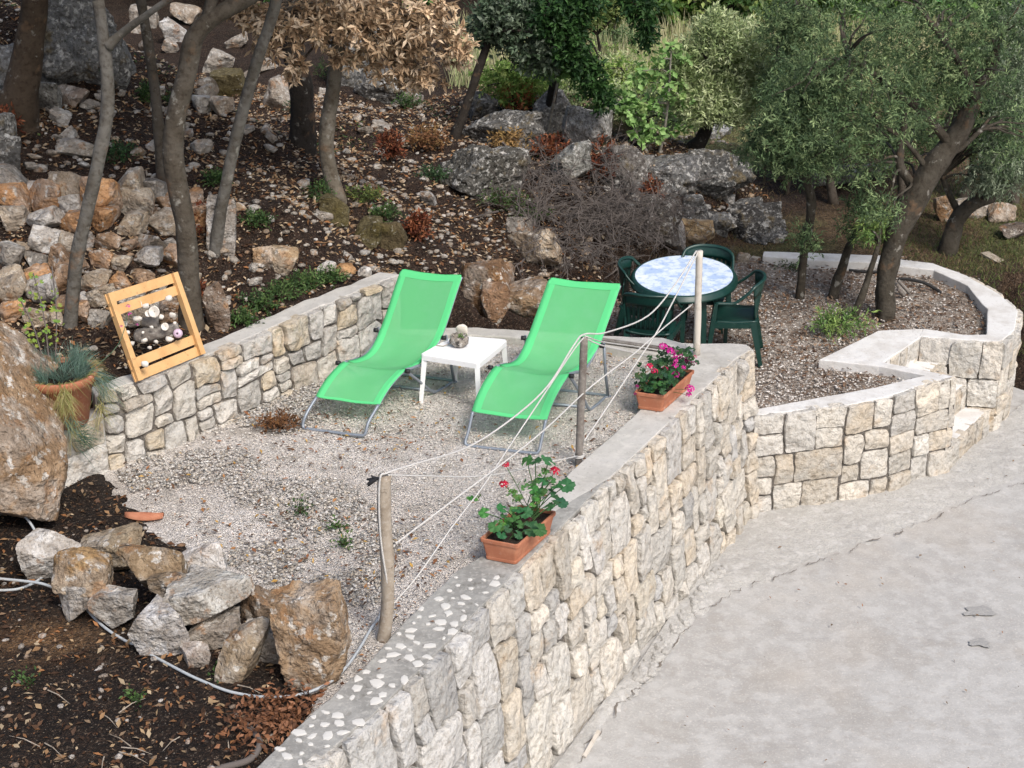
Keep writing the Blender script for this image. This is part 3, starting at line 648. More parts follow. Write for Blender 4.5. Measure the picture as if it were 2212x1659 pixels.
prism('coping_slab', pier, ZL - .28, ZL - .001, M['coping_white'], rw, bevel=.01, jitter=.012)
prism('wall_core', [(C0.x - .05, C0.y + .05)] + off(ro2, -.06)[1:] + [(p.x, p.y) for p in ringin] + [(innerL[0].x, innerL[0].y - .02), (innerL[1].x + .02, innerL[1].y - .02), (D0.x, D0.y + .05)], ZR - .2, ZL - .24, M['mortar'], rw)

# ------------------------------------------------------------------ rocks
_ico = {}
def ico(sub):
    if sub not in _ico:
        bm = bmesh.new(); bmesh.ops.create_icosphere(bm, subdivisions=sub, radius=1.0)
        _ico[sub] = (np.array([v.co[:] for v in bm.verts]), np.array([[v.index for v in f.verts] for f in bm.faces])); bm.free()
    return _ico[sub]
def rock_verts(seed, dims, facets=11, sub=4, rough=.07, soft=18, cuts=(), lo=.62):
    R_ = np.random.default_rng(seed); V, Fc = ico(sub)
    N = R_.normal(size=(facets, 3)); N /= np.linalg.norm(N, axis=1)[:, None]
    hgt = R_.uniform(lo, 1.0, facets)
    N = np.vstack([N, [[1, 0, 0], [-1, 0, 0], [0, 1, 0], [0, -1, 0], [0, 0, 1], [0, 0, -1]]]); hgt = np.concatenate([hgt, R_.uniform(.85, 1, 6)])
    for c_ in cuts: N = np.vstack([N, [np.array(c_[:3]) / np.linalg.norm(c_[:3])]]); hgt = np.append(hgt, c_[3])
    d = V @ N.T
    rr = np.where(d > .05, hgt / np.maximum(d, .05), 9)
    r = -np.log(np.sum(np.exp(-rr * soft), 1)) / soft
    P = V * np.clip(r, .3, 1.5)[:, None]
    if rough:
        o = float(seed % 97)
        nz = np.array([.7 * noise.noise(Vector(p) * 1.9 + Vector((o, 0, 0))) + .35 * noise.noise(Vector(p) * 4.3 + Vector((0, o, 0))) - .45 * abs(noise.noise(Vector(p) * 5 + Vector((0, 0, o)))) + .22 * noise.noise(Vector(p) * 13 + Vector((0, 0, o))) for p in P])
        P = P * (1 + rough * nz[:, None])
    P = P / (P.max(0) - P.min(0)) * np.array(dims)
    P = P - (P.max(0) + P.min(0)) / 2
    return P, Fc
def rock(name, base, dims, seed, col, m='rock', label=None, cat='rock', group=None, rot=(0, 0, 0), facets=11, sub=4, rough=.08, sink=.12, parent=None, flat=False, soft=34, cuts=(), lo=.62):
    P, Fc = rock_verts(seed, dims, facets, sub, rough, soft, cuts, lo)
    E_ = Matrix.Rotation(rot[2], 3, 'Z') @ Matrix.Rotation(rot[0], 3, 'X') @ Matrix.Rotation(rot[1], 3, 'Y')
    P = P @ np.array(E_).T
    P[:, 2] -= P[:, 2].min() + dims[2] * sink
    o = fast_mesh(name, P, Fc, M[m], parent, np.tile(np.array(col), (len(P), 1)), smooth=not flat, loc=tuple(base))
    if not flat: o.data.set_sharp_from_angle(angle=math.radians(22)) if hasattr(o.data, 'set_sharp_from_angle') else None
    return tag(o, label, cat, group)
def rockpx(px, pyb, wpx, hpx, seed, col, m, label, depth=.8, z=None, name='rock', **k):
    """px = centre column, pyb = bottom row, size in photo pixels at the distance where the rock stands"""
    b = T(px, pyb) if z is None else G(px, pyb, z)
    D = (b - Vector((0, 0, CZ))).length; w_ = wpx * D / FPX; h_ = hpx * D / FPX / .93
    d_ = w_ * depth
    b = b + Vector((0, d_ * .42, 0))
    return rock(name, b, (w_, d_, h_), seed, col, m, label, **k)
OR = (.46, .27, .13); GR = (.36, .345, .32); WH = (.66, .64, .61); BR = (.26, .175, .105); CR = (.50, .41, .29); DG = (.15, .145, .135); MO = (.12, .10, .05); PK = (.42, .345, .29)

# big boulder at the left edge
rock('boulder', (-3.80, 10.30, -.12), (1.40, 1.25, 1.42), 3, (.34, .235, .145), 'rock', 'huge ochre and grey boulder at the left edge in front of the terracotta pot', 'boulder', facets=13, sub=6, rough=.09, sink=.02, soft=40, cuts=[(.75, -.1, .62, .52), (.95, -.3, .25, .78), (.3, -.9, .3, .8)])
rock('boulder', (-3.62, 9.05, -.05), (.62, .8, .52), 8, (.40, .31, .24), 'rock', 'brown-pink rock cut by the left edge below the huge boulder', 'boulder', facets=9, sub=5)
# heap of rocks in the left foreground
heap = [  # centre px, bottom py, w, h, colour, mat, label, z, seed
 (116, 1262, 128, 112, WH, 'rock', 'pale rock with an orange smear at the upper left end of the foreground heap', .03),
 (246, 1246, 130, 85, (.33, .27, .19), 'rock', 'striped brown rock with white veins in the back row of the foreground rock heap', .03),
 (158, 1345, 80, 95, (.40, .37, .34), 'rock', 'small grey rock under the left end of the foreground heap', .02),
 (170, 1290, 118, 92, (.42, .28, .14), 'rock', 'rough ochre rock resting on top of the left end of the foreground heap', .20),
 (330, 1300, 138, 120, (.31, .23, .145), 'rock', 'large brown rock with white flecks at the crown of the foreground heap', .14),
 (440, 1262, 98, 90, (.74, .72, .70), 'rock', 'white angular rock at the upper right of the foreground heap', .07),
 (242, 1360, 98, 92, (.44, .425, .40), 'rock', 'rounded grey-white rock in the middle of the foreground heap, just above the hose', .02),
 (372, 1310, 92, 75, (.27, .21, .145), 'rock', 'dark brown wedge rock above the long slab in the foreground heap', .16),
 (452, 1300, 110, 52, (.50, .49, .47), 'rock', 'thin light slab under the white rock of the foreground heap', .05),
 (560, 1345, 90, 70, (.29, .22, .16), 'rock', 'dull brown rock between the long slab and the tall rough rock', .06),
 (347, 1423, 122, 118, (.60, .59, .585), 'rock', 'pale grey chunky rock in the front row of the heap, left of centre', .01),
 (447, 1348, 178, 80, (.56, .55, .51), 'rock', 'long pale slab lying across the top of the foreground heap', .18),
 (455, 1400, 120, 62, (.40, .36, .31), 'rock', 'grey wedge rock below the long slab in the foreground heap', .05),
 (418, 1450, 68, 52, (.43, .385, .35), 'rock', 'small squarish pinkish rock on the soil, lowest of the foreground heap', .0),
 (523, 1482, 112, 145, (.36, .29, .205), 'rock', 'upright brown and cream pointed rock left of the tall rough rock', .0),
 (578, 1437, 76, 120, (.39, .365, .335), 'rock', 'leaning grey oval slab touching the tall rough rock', .02),
 (676, 1492, 158, 206, (.37, .265, .17), 'rock', 'tall rough pitted brown boulder at the right end of the foreground heap', -.0)]
for i, (a, b, w_, h_, c, m_, lab, z) in enumerate(heap):
    if i != 16: h_ *= .88
    k = dict(rot=(rnd.uniform(-.12, .12), rnd.uniform(-.18, .18), 0), facets=7 if i != 16 else 4, sub=5, rough=.07 if i != 16 else .12, sink=.05)
    o = rockpx(a, b, w_, h_, 100 + i * 7, c, m_, lab, depth=.7, z=z, **{**dict(soft=70, lo=.42 if w_ < 150 or h_ < 100 else .86), **k})
# rubble bank behind the pot and frame
rows = [(705, 10, 3), (668, 10, 3), (628, 10, 2), (588, 10, 2), (548, 10, 2), (510, 9, 1), (472, 9, 1), (440, 8, 1)]
onames = {0: 'grey', 1: 'orange', 2: 'cream', 3: 'white', 4: 'brown'}
ocol = {0: GR, 1: (.56, .32, .16), 2: (.52, .44, .34), 3: WH, 4: (.38, .26, .17)}
ordn = ['leftmost', 'second from the left', 'third from the left', 'fourth from the left', 'fifth from the left', 'sixth from the left', 'seventh from the left', 'eighth from the left', 'ninth from the left', 'tenth from the left', 'eleventh from the left']
rown = ['lowest', 'second lowest', 'third lowest', 'fourth lowest', 'middle', 'fourth highest', 'third highest', 'top']
R = random.Random(77)
for ri, (yb, n_, kind) in enumerate(rows):
    x = -10.0
    for ci in range(n_):
        big = ri >= 5
        wpx = R.uniform(44, 84) if big else R.uniform(30, 66)
        hpx = wpx * R.uniform(.62, .95)
        x += wpx * .5
        if x > 425: break
        ck = R.choices([0, 1, 2, 3, 4], [1, 9, 6, 3, 1] if big else [3, 4, 5, 3, 3])[0]
        lab = '%s stone, %s in the %s row of the rubble bank' % (onames[ck], ordn[ci], rown[ri])
        kk_ = R.uniform(.8, 1.1); c = tuple(q * kk_ for q in ocol[ck])
        o = rockpx(x, yb + R.uniform(-6, 6), wpx, hpx, 1000 + ri * 20 + ci, c, 'rock', lab, depth=.9, group='stones of the rubble bank', name='rubble_stone', cat='stone', facets=7, sub=4, rot=(R.uniform(-.4, .4), R.uniform(-.4, .4), 0), sink=.15, lo=.48)
        o.location.z += .03 if big else 0
        x += wpx * .48
# named boulders on the slope
bl = [
 (150, 205, 240, 260, (.26, .26, .255), 'rock_grey', 'massive grey lichened outcrop between the two leftmost trunks at the top', .7),
 (20, 220, 90, 120, (.33, .32, .30), 'rock_grey', 'grey rock behind the far left brown trunk', .8),
 (98, 246, 60, 68, (.33, .32, .29), 'rock_grey', 'upright grey stone right of the far left trunk base', .8),
 (150, 232, 80, 44, PK, 'rock', 'low pinkish split rock left of the slim grey trunk near the top', .8),
 (15, 395, 62, 110, DG, 'rock_grey', 'dark grey boulder cut by the left edge above the rubble bank', .9),
 (0, 330, 60, 80, (.26, .25, .23), 'rock_grey', 'grey rock at the left edge below the brown tree foot', .9),
 (165, 345, 90, 40, (.45, .42, .37), 'rock', 'pale flat ledge rock behind the slim grey trunk', .8),
 (112, 445, 170, 165, MO, 'rock_moss', 'mossy rock face low behind the dark curved trunk', .0),
 (470, 162, 70, 52, (.50, .48, .44), 'rock', 'white sharp stone on top of the cairn between the trunks', .8),
 (492, 212, 72, 58, MO, 'rock_moss', 'olive mossy boulder beneath the cairn between the trunks', .8),
 (448, 205, 44, 36, (.36, .31, .26), 'rock', 'small brown stone left of the mossy boulder in the cairn', .8),
 (440, 245, 60, 36, WH, 'rock', 'white stone lying below the cairn', .8),
 (478, 252, 52, 42, (.50, .43, .36), 'rock', 'cream stone in the lower cairn', .8),
 (600, 240, 68, 70, (.42, .385, .34), 'rock', 'white-faced stone left of the dark oak trunk', .8),
 (375, 100, 50, 58, (.62, .62, .62), 'rock', 'bluish white rock on the slope beside the bend of the dark trunk', .8),
 (400, 50, 62, 40, (.50, .43, .35), 'rock', 'cream rock at the top edge above the bluish white rock', .8),
 (310, 60, 60, 44, (.40, .37, .33), 'rock', 'grey rock near the top edge beside the thin straight trunk', .8),
 (765, 190, 110, 150, (.20, .20, .195), 'rock_grey', 'tall dark grey pointed rock behind the dry-leaved tree', .7),
 (820, 232, 120, 70, (.20, .195, .18), 'rock_grey', 'dark grey block behind the white-barked trunk', .8),
 (480, 545, 62, 130, (.42, .40, .38), 'rock', 'tall pale rock behind the foot of the leaning smooth trunk', .7),
 (610, 595, 62, 52, (.55, .42, .27), 'rock', 'round yellow-cream stone on the soil above the terrace wall, right of a pair', .9),
 (568, 585, 44, 48, (.52, .36, .22), 'rock', 'orange stone on the soil above the terrace wall, left of a pair', .9),
 (722, 486, 64, 62, MO, 'rock_moss', 'mossy stump-like stone at the foot of the white-barked trunk', .8),
 (795, 535, 62, 66, MO, 'rock_moss', 'dark mossy boulder on the slope, left of two', .9),
 (848, 545, 62, 66, (.11, .085, .045), 'rock_moss', 'brown mossy boulder on the slope, right of two', .9),
 (1122, 512, 60, 42, (.36, .34, .31), 'rock', 'grey stone sitting behind the big cream block', .9),
 (1156, 585, 118, 88, (.52, .43, .32), 'rock', 'big cream block on the bank between the two loungers', .8),
 (1040, 436, 210, 118, (.12, .115, .10), 'rock_grey', 'long dark grey ledge rock beside the dead branches', .6),
 (1085, 325, 190, 84, (.17, .165, .155), 'rock_grey', 'broad dark lichened rock below the leaning dark trunk', .6),
 (1190, 290, 84, 96, (.25, .25, .245), 'rock_grey', 'upright grey rock at the crest of the outcrop', .7),
 (1270, 325, 110, 96, (.50, .49, .47), 'rock_grey', 'large white streaked rock at the right end of the crest', .7),
 (1235, 405, 92, 92, (.34, .34, .31), 'rock_grey', 'white spotted mossy rock above the dead brush', .8),
 (1040, 262, 70, 60, (.18, .18, .17), 'rock_grey', 'small dark rock beside the leaning dark trunk', .8),
 (1330, 250, 90, 40, (.50, .49, .47), 'rock_grey', 'pale low rock far right of the crest by the fig leaves', .8),
 (1350, 420, 100, 110, (.19, .175, .16), 'rock_grey', 'brown grey rock face between the red shrubs', .7),
 (1450, 410, 150, 66, (.21, .21, .21), 'rock_grey', 'flat dark slate-like rock above the dining table', .8),
 (1540, 455, 190, 130, (.13, .13, .125), 'rock_grey', 'long black-grey rock ridge sloping down to the right above the table', .6),
 (1625, 520, 130, 78, (.10, .095, .09), 'rock_grey', 'dark low tail of the rock ridge at its right end', .7),
 (1400, 520, 150, 100, (.16, .14, .125), 'rock_grey', 'brown earthy rock bank behind the left green chair', .7),
 (1420, 500, 58, 40, (.47, .43, .37), 'rock', 'small cream stone on the bank behind the table', .9),
 (1445, 550, 80, 66, (.52, .50, .485), 'rock', 'white angular stone on the bank directly behind the table', .9),
 (1500, 535, 90, 66, (.56, .42, .25), 'rock', 'yellow and white stone on the bank behind the far chair', .9),
 (1607, 578, 34, 30, (.55, .49, .40), 'rock', 'small cream stone right of the far chair', .9),
 (1630, 585, 30, 26, (.58, .53, .46), 'rock', 'tiny pale stone near the left end of the white coping', .9),
 (1478, 358, 42, 24, (.47, .45, .43), 'rock', 'flat white stone lying on the slate-like rock', .9),
 (1560, 300, 60, 30, (.50, .50, .50), 'rock_grey', 'pale stones half hidden under the grey green olive', .9),
 (1800, 405, 130, 40, (.24, .235, .225), 'rock_grey', 'low grey stone row seen under the olive branches', .5),
 (1880, 395, 110, 36, (.27, .26, .25), 'rock_grey', 'low grey stone row behind the main olive trunk', .5),
 (2040, 480, 40, 60, (.50, .32, .18), 'rock', 'orange stone right of the main olive trunk', .8),
 (2110, 470, 80, 40, (.42, .38, .33), 'rock', 'grey rubble stone between the right olive trunks', .8),
 (2165, 480, 60, 36, (.46, .36, .27), 'rock', 'brownish rubble stone at the right edge under the olive', .8),
 (2190, 520, 60, 30, (.16, .13, .11), 'rock', 'dark brown clod at the right edge above the board', .8),
 (470, 714, 56, 110, (.22, .16, .12), 'rock', 'brown upright stone next to the base of the dark curved trunk', .7),
 (430, 335, 50, 30, (.44, .40, .35), 'rock', 'cream stone beside the dark curved trunk, halfway up the slope', .8),
 (140, 330, 50, 24, WH, 'rock', 'small white ledge stone above the rubble bank', .8),
 (700, 480, 40, 22, (.50, .46, .41), 'rock', 'small flat pale stone left of the mossy stump-like stone', .9),
 (925, 445, 36, 34, (.30, .29, .28), 'rock', 'grey upright stone in the middle of the slope', .8),
]
for i, (a, b, w_, h_, c, m_, lab, dp) in enumerate(bl):
    if dp == 0: continue
    big = w_ > 90
    if m_ == 'rock_grey': c = tuple(q * .68 for q in c)
    rockpx(a, b, w_, h_, 300 + i * 3, c, m_, lab, depth=dp, facets=10, sub=5 if big else 4, rough=(.24 if w_ > 180 else .15) if big else .09, sink=.12, rot=(rnd.uniform(-.15, .15), rnd.uniform(-.15, .15), 0), soft=60, lo=.5)
rock('boulder', (-.22, 14.05, .0), (.50, .5, .56), 501, (.24, .145, .08), 'rock', 'brown cracked boulder right behind the left lounger backrest', 'boulder', sub=5, facets=10, sink=.08)
rock('boulder', (-.16, 13.78, .0), (.28, .3, .42), 507, (.27, .165, .10), 'rock', 'narrow brown rock leaning against the cracked boulder', 'boulder', sub=5, facets=9, sink=.06, rot=(0, .15, 0))
rock('boulder', (.12, 13.88, .02), (.44, .42, .36), 503, (.30, .205, .125), 'rock', 'rounded tan brown boulder between the two lounger backrests', 'boulder', sub=5, facets=9, sink=.06)
for (a, b, w_, h_, lab) in [(745, 596, 46, 22, 'orange slab stone at the back edge of the terrace wall'), (705, 590, 40, 20, 'small white stone near the weeds above the terrace wall'), (787, 600, 30, 22, 'square pale stone on the far end of the terrace wall')]:
    rockpx(a, b, w_, h_, int(a), OR if 'orange' in lab else WH, 'rock', lab, sub=3)
R = random.Random(44)
for i in range(62):     # broken stones of the ridge running down to the right
    f_ = i / 61; px = 1345 + 335 * f_ + R.uniform(-8, 8); yt = 350 + 130 * f_; yb_ = 470 + 75 * f_; py = R.uniform(yt, yb_)
    wq = R.choice([22, 30, 38, 48, 60]) * R.uniform(.8, 1.2); kk_ = R.uniform(.5, 1.1); pl = R.random() < .22
    rockpx(px, py, wq, wq * R.uniform(.5, .95), 2000 + i, tuple(q * kk_ for q in ((.40, .39, .37) if pl else (.14, .14, .138))), 'rock_grey', '%s %s jagged stone of the rock ridge %s' % ('big' if wq > 44 else 'small' if wq < 29 else 'medium', 'pale' if pl else 'dark' if kk_ < .9 else 'mid grey', 'above the left chair' if px < 1420 else 'above the table' if px < 1500 else 'above the far chair' if px < 1580 else 'at its low right end'), depth=.9, facets=6, sub=4, rough=.14, sink=.2, rot=(R.uniform(-.5, .5), R.uniform(-.5, .5), 0), lo=.5, group='broken stones of the dark ridge', name='ridge_stone', cat='stone')
for i in range(40):     # rubble on the upper slope
    px = R.uniform(60, 900); py = R.uniform(60, 330)
    if 250 < px and py > 300: continue
    wq = R.uniform(24, 50); c_ = R.choice([(.46, .43, .39), (.38, .35, .31), (.30, .27, .24), (.52, .50, .47)])
    rockpx(px, py, wq, wq * R.uniform(.5, .8), 2200 + i, c_, 'rock', 'broken %s rock, %s' % ({.46: 'cream grey', .38: 'dull grey', .30: 'dark grey', .52: 'whitish'}[c_[0]], (lambda q: ('left of ' if px < q[0] - 14 else 'right of ' if px > q[0] + 14 else 'in line with ') + q[2])(min([(30, 230, 'the far left trunk'), (150, 180, 'the massive outcrop'), (225, 250, 'the slim grey trunk'), (340, 250, 'the thin straight trunk'), (390, 250, 'the dark curved trunk'), (500, 300, 'the leaning smooth trunk'), (650, 280, 'the dark oak trunk'), (712, 300, 'the lichen-pale trunk'), (850, 250, 'the tan dead leaves')], key=lambda q: (px - q[0]) ** 2 + (py - q[1]) ** 2))), facets=6, sub=4, rough=.12, sink=.25, rot=(R.uniform(-.5, .5), R.uniform(-.5, .5), 0), lo=.5, group='broken rocks on the upper slope', name='slope_rock')
# loose pale stones: a few shapes, copied
shapes = []
R = random.Random(9)
pale = [(.50, .48, .44), (.56, .54, .50), (.46, .40, .33), (.40, .385, .36), (.50, .38, .26)]
for k in range(8):
    P, Fc = rock_verts(700 + k, (1, .8, .55), 8, 2, .05)
    me_o = fast_mesh('loose_stone', P, Fc, M['rock'], None, np.tile(np.array(pale[k % 5]), (len(P), 1))); shapes.append(me_o)
pcol = ['grey-white', 'white', 'pinkish', 'grey', 'ochre']
LMK = [(30, 230, 'the far left brown trunk'), (150, 180, 'the massive outcrop'), (225, 250, 'the slim grey trunk'), (340, 250, 'the thin straight trunk'), (385, 330, 'the dark curved trunk'), (500, 350, 'the leaning smooth trunk'), (650, 280, 'the dark oak trunk'), (712, 380, 'the lichen-pale trunk'), (480, 180, 'the cairn'), (820, 520, 'the two mossy boulders'), (720, 460, 'the mossy stump-like stone'), (1010, 240, 'the leaning dark trunk'), (1040, 400, 'the long dark ledge rock'), (1155, 540, 'the big cream block'), (590, 570, 'the pair of yellow stones'), (1235, 380, 'the white spotted rock'), (850, 320, 'the rust-red shrub'), (930, 430, 'the middle of the slope'), (1300, 480, 'the dead brush')]
cnt = 0; glabels = ['small pale limestone lying loose on the leaf-littered slope', 'small pale limestone lying loose on the leaf-littered slope']
used = set()
while cnt < 190:
    u = R.random(); px = R.uniform(0, 1500); py = R.uniform(60, 640)
    if px > 950 and R.random() < .6: continue
    if px < 440 and py > 395: continue
    if py > 640 - .0 * px: continue
    p = T(px, py, t0=8)
    s = (p.x - L0[0]) * -.777 + (p.y - L0[1]) * .63
    if s < .35 or p.y > 22: continue
    src = shapes[cnt % 8]; o = src if cnt < 8 else src.copy()
    if cnt >= 8: COL.objects.link(o)
    sz = R.choice([.05, .06, .07, .08, .10, .13]) * R.uniform(.8, 1.3)
    o.location = (p.x, p.y, p.z + sz * .12); o.scale = (sz, sz * R.uniform(.8, 1.2), sz * R.uniform(.7, 1.2)); o.rotation_euler = (R.uniform(-.5, .5), R.uniform(-.5, .5), R.uniform(0, 6.3))
    lm = min(LMK, key=lambda q: (px - q[0]) ** 2 + (py - q[1]) ** 2); side = 'left of' if px < lm[0] - 14 else 'right of' if px > lm[0] + 14 else 'below' if py > lm[1] else 'above'
    tag(o, '%s %s loose stone, %s %s' % ('tiny' if sz < .06 else 'small' if sz < .09 else 'fist-sized', pcol[cnt % 8 % 5], side, lm[2]), 'stone', 'loose stones on the slope'); cnt += 1

# ------------------------------------------------------------------ scatter helpers
def leaf_arrays(P, D, Nn, ln, wd, fold=.25, curl=0.0):
    """four corner leaves: base, left, tip, right, folded on the midrib. P,D,Nn arrays"""
    D = D / np.linalg.norm(D, axis=1)[:, None]; S = np.cross(D, Nn); S /= np.linalg.norm(S, axis=1)[:, None] + 1e-9; U = np.cross(S, D)
    ln = np.asarray(ln)[:, None]; wd = np.asarray(wd)[:, None]
    b = P; tp = P + D * ln - U * ln * curl; l = P + D * ln * .45 + S * wd * .5 + U * wd * fold; r = P + D * ln * .45 - S * wd * .5 + U * wd * fold
    V = np.stack([b, l, tp, r], 1).reshape(-1, 3); n = len(P); i = np.arange(n)[:, None] * 4
    F_ = np.concatenate([i + np.array([[0, 1, 2]]), i + np.array([[0, 2, 3]])], 1).reshape(-1, 3)
    return V, F_
def leaves(name, P, D, Nn, ln, wd, pal, m, parent=None, cvar=.2, fold=.25, curl=0.0, cols=None, **kw):
    V, F_ = leaf_arrays(P, D, Nn, ln, wd, fold, curl)
    if cols is None: cols = np.array(pal)[npr.integers(0, len(pal), len(P))]
    cols = cols * npr.uniform(1 - cvar, 1 + cvar, (len(P), 1))
    return tag(fast_mesh(name, V, F_, M[m], parent, np.repeat(cols, 4, 0)), **kw)
def unit(n):
    a = npr.normal(size=(n, 3)); return a / np.linalg.norm(a, axis=1)[:, None]
def ground_leaves(name, X, Y, Z, size, pal, m='dryleaf', flat=.35, **kw):
    n = len(X); D = unit(n); D[:, 2] *= flat; Nn = unit(n) * .45; Nn[:, 2] = 1
    P = np.stack([X, Y, Z], -1)
    return leaves(name, P, D, Nn, size, size * npr.uniform(.3, .55, n), pal, m, fold=.2, **kw)
LIT = [(.46, .35, .23), (.38, .25, .14), (.52, .44, .34), (.20, .105, .05), (.26, .155, .08), (.34, .24, .14), (.13, .065, .035), (.09, .05, .03), (.30, .14, .06), (.42, .33, .22), (.07, .04, .025), (.24, .17, .11)]
# litter on the slope
n = 160000
x = npr.uniform(-9.5, 3.6, n); y = npr.uniform(10, 27, n)
s = (x - L0[0]) * -.777 + (y - L0[1]) * .63; t = (x - L0[0]) * .63 + (y - L0[1]) * .777
k = (s > .1) & (np.abs(x / y) < .36) & (t < 10.5) & (y < np.where(x / y < .01, 27, 19)); k &= (vnoise(x, y, 1.1, 4) + npr.uniform(-1, 1, n) > -.75); x, y = x[k], y[k]; z = terrain(x, y) + npr.uniform(.0, .02, len(x))
ground_leaves('leaf_litter', x, y, z, npr.uniform(.025, .075, len(x)), LIT, label='brown fallen leaves covering the wooded slope', cat='leaf litter', kind='stuff')
# litter and crumbs on foreground soil
n = 7500
x = npr.uniform(-4.5, -.6, n); y = npr.uniform(6.3, 10.6, n); k = inpoly(x, y, SOIL); x, y = x[k], y[k]; z = terrain(x, y) + .004
k = z > -.0; x, y, z = x[k], y[k], z[k]
ground_leaves('soil_litter', x, y, z, npr.uniform(.015, .068, len(x)), LIT[3:] + [(.24, .16, .10), (.10, .06, .04), (.05, .03, .02), (.05, .03, .02), (.05, .03, .02)], label='dead leaves, bark crumbs and twigs on the dark foreground soil', cat='leaf litter', kind='stuff')
# leaves on gravel
n = 6000
x = npr.uniform(-3.3, 1.6, n); y = npr.uniform(7.6, 13.3, n); k = inpoly(x, y, UPG) & ~inpoly(x, y, SOIL); k &= (vnoise(x, y, 1.3, 7) + npr.uniform(-.8, .8, n) > .15); x, y = x[k], y[k]
ground_leaves('gravel_leaves', x, y, .018 + npr.uniform(0, .012, len(x)), npr.uniform(.018, .06, len(x)), [(.12, .075, .05), (.10, .06, .04), (.30, .13, .06), (.22, .10, .05), (.38, .19, .08), (.15, .08, .045), (.45, .28, .08)], label='scattered rust-brown leaves on the white gravel', cat='leaf litter', kind='stuff')
n = 7000
x = npr.uniform(-.1, 5.2, n); y = npr.uniform(12.9, 17.3, n); k = inpoly(x, y, LOWG) & ~inpoly(x, y, stepcut); x, y = x[k], y[k]; dens = 1 - ss(14.2, 13.2, y) * .0
k = npr.random(len(x)) < (.25 + .75 * ss(13.4, 14.8, y + .6 * vnoise(x, y, 1.6, 3))); x, y = x[k], y[k]
ground_leaves('terrace_leaves', x, y, ZG2 + .018 + npr.uniform(0, .02, len(x)), npr.uniform(.03, .07, len(x)), [(.17, .10, .06), (.22, .14, .09), (.12, .07, .045), (.27, .19, .13), (.08, .05, .035)], label='brown olive leaves covering the gravel of the lower terrace', cat='leaf litter', kind='stuff')
n = 90
x = npr.uniform(-.9, 2, n); y = npr.uniform(7.4, 13, n); k = inpoly(x, y, FTT + list(reversed(FI[1:]))); x, y = x[k], y[k]
ground_leaves('coping_leaves', x, y, np.full(len(x), .094), npr.uniform(.03, .05, len(x)), [(.30, .13, .07), (.22, .12, .07)], label='few dead leaves lying on the concrete wall top', cat='leaf litter', kind='stuff')

n = 260; x = npr.uniform(.5, 8, n); y = npr.uniform(8, 16, n); k = inpoly(x, y, RPOLY) & (x > .9 + .5 * (y - 9.5)); x, y = x[k], y[k]
ground_leaves('road_leaves', x, y, np.full(len(x), ZR + .028), npr.uniform(.015, .045, len(x)), [(.20, .14, .09), (.28, .20, .13), (.12, .09, .06), (.24, .12, .06)], label='few tiny dead leaves and stalks blown over the road', cat='leaf litter', kind='stuff')
# pebbles and chips
def pebbles(name, X, Y, Z, size, pal, m, flatz=.55, sub=1, cvar=.12, **kw):
    V0, F0 = ico(sub); n = len(X); nv = len(V0)
    a = npr.uniform(0, 6.28, n); sx = size * npr.uniform(.8, 1.3, n); sy = size * npr.uniform(.6, 1.0, n); sz = size * flatz * npr.uniform(.7, 1.1, n)
    L = V0[None] * (1 + npr.uniform(-.12, .12, (n, nv, 1))) * np.stack([sx, sy, sz], -1)[:, None, :]
    ca, sa = np.cos(a)[:, None], np.sin(a)[:, None]
    Vx = L[..., 0] * ca - L[..., 1] * sa + X[:, None]; Vy = L[..., 0] * sa + L[..., 1] * ca + Y[:, None]; Vz = L[..., 2] + Z[:, None]
    F_ = (F0[None] + (np.arange(n) * nv)[:, None, None]).reshape(-1, 3)
    c = np.array(pal)[npr.integers(0, len(pal), n)] * npr.uniform(1 - cvar, 1 + cvar, (n, 1))
    return tag(fast_mesh(name, np.stack([Vx, Vy, Vz], -1).reshape(-1, 3), F_, M[m], None, np.repeat(c, nv, 0), smooth=(m == 'pebble')), **kw)
PB = [(.34, .33, .31), (.44, .42, .39), (.24, .235, .22), (.18, .16, .14), (.44, .40, .34), (.58, .56, .53), (.34, .30, .25)]
n = 42000; x = npr.uniform(-3.3, 1.3, n); y = npr.uniform(8.0, 13.2, n)
pm = np.zeros(n)
for (px, py, a, b) in [(440, 1010, .55, .5), (560, 1060, .6, .35), (680, 1130, .45, .38), (620, 1210, .40, .34), (720, 1270, .40, .26), (600, 900, .45, .4), (660, 860, .35, .3), (330, 1040, .3, .25), (800, 1170, .3, .22)]:
    c = G(px, py); pm = np.maximum(pm, np.exp(-(((x - c.x) / a) ** 2 + ((y - c.y) / b) ** 2)))
k = inpoly(x, y, UPG) & ~inpoly(x, y, SOIL) & (pm + .38 * fbm(x, y, 2.6, 5) > .52 + npr.uniform(-.1, .12, n)); x, y = x[k], y[k]
pebbles('grey_pebbles', x, y, np.full(len(x), .012) + npr.uniform(0, .008, len(x)), npr.uniform(.007, .016, len(x)), PB, 'pebble', label='patches of smooth grey pebbles on the white gravel', cat='pebbles', kind='stuff')
n = 26000; x = npr.uniform(-3.4, 1.6, n); y = npr.uniform(7.5, 13.3, n); k = inpoly(x, y, UPG) & ~inpoly(x, y, SOIL); x, y = x[k], y[k]
pebbles('gravel_chips', x, y, .006 + npr.uniform(0, .008, len(x)), npr.uniform(.004, .010, len(x)), [(.66, .62, .56), (.72, .70, .66), (.60, .53, .46), (.50, .45, .40)], 'pebble', sub=1, label='white crushed stone chips of the upper terrace', cat='gravel', kind='stuff')
n = 16000; x = npr.uniform(-.1, 5.2, n); y = npr.uniform(12.9, 17.3, n); k = inpoly(x, y, LOWG) & ~inpoly(x, y, stepcut); x, y = x[k], y[k]; k = npr.random(len(x)) < (1 - .6 * ss(13.6, 15.2, y)); x, y = x[k], y[k]
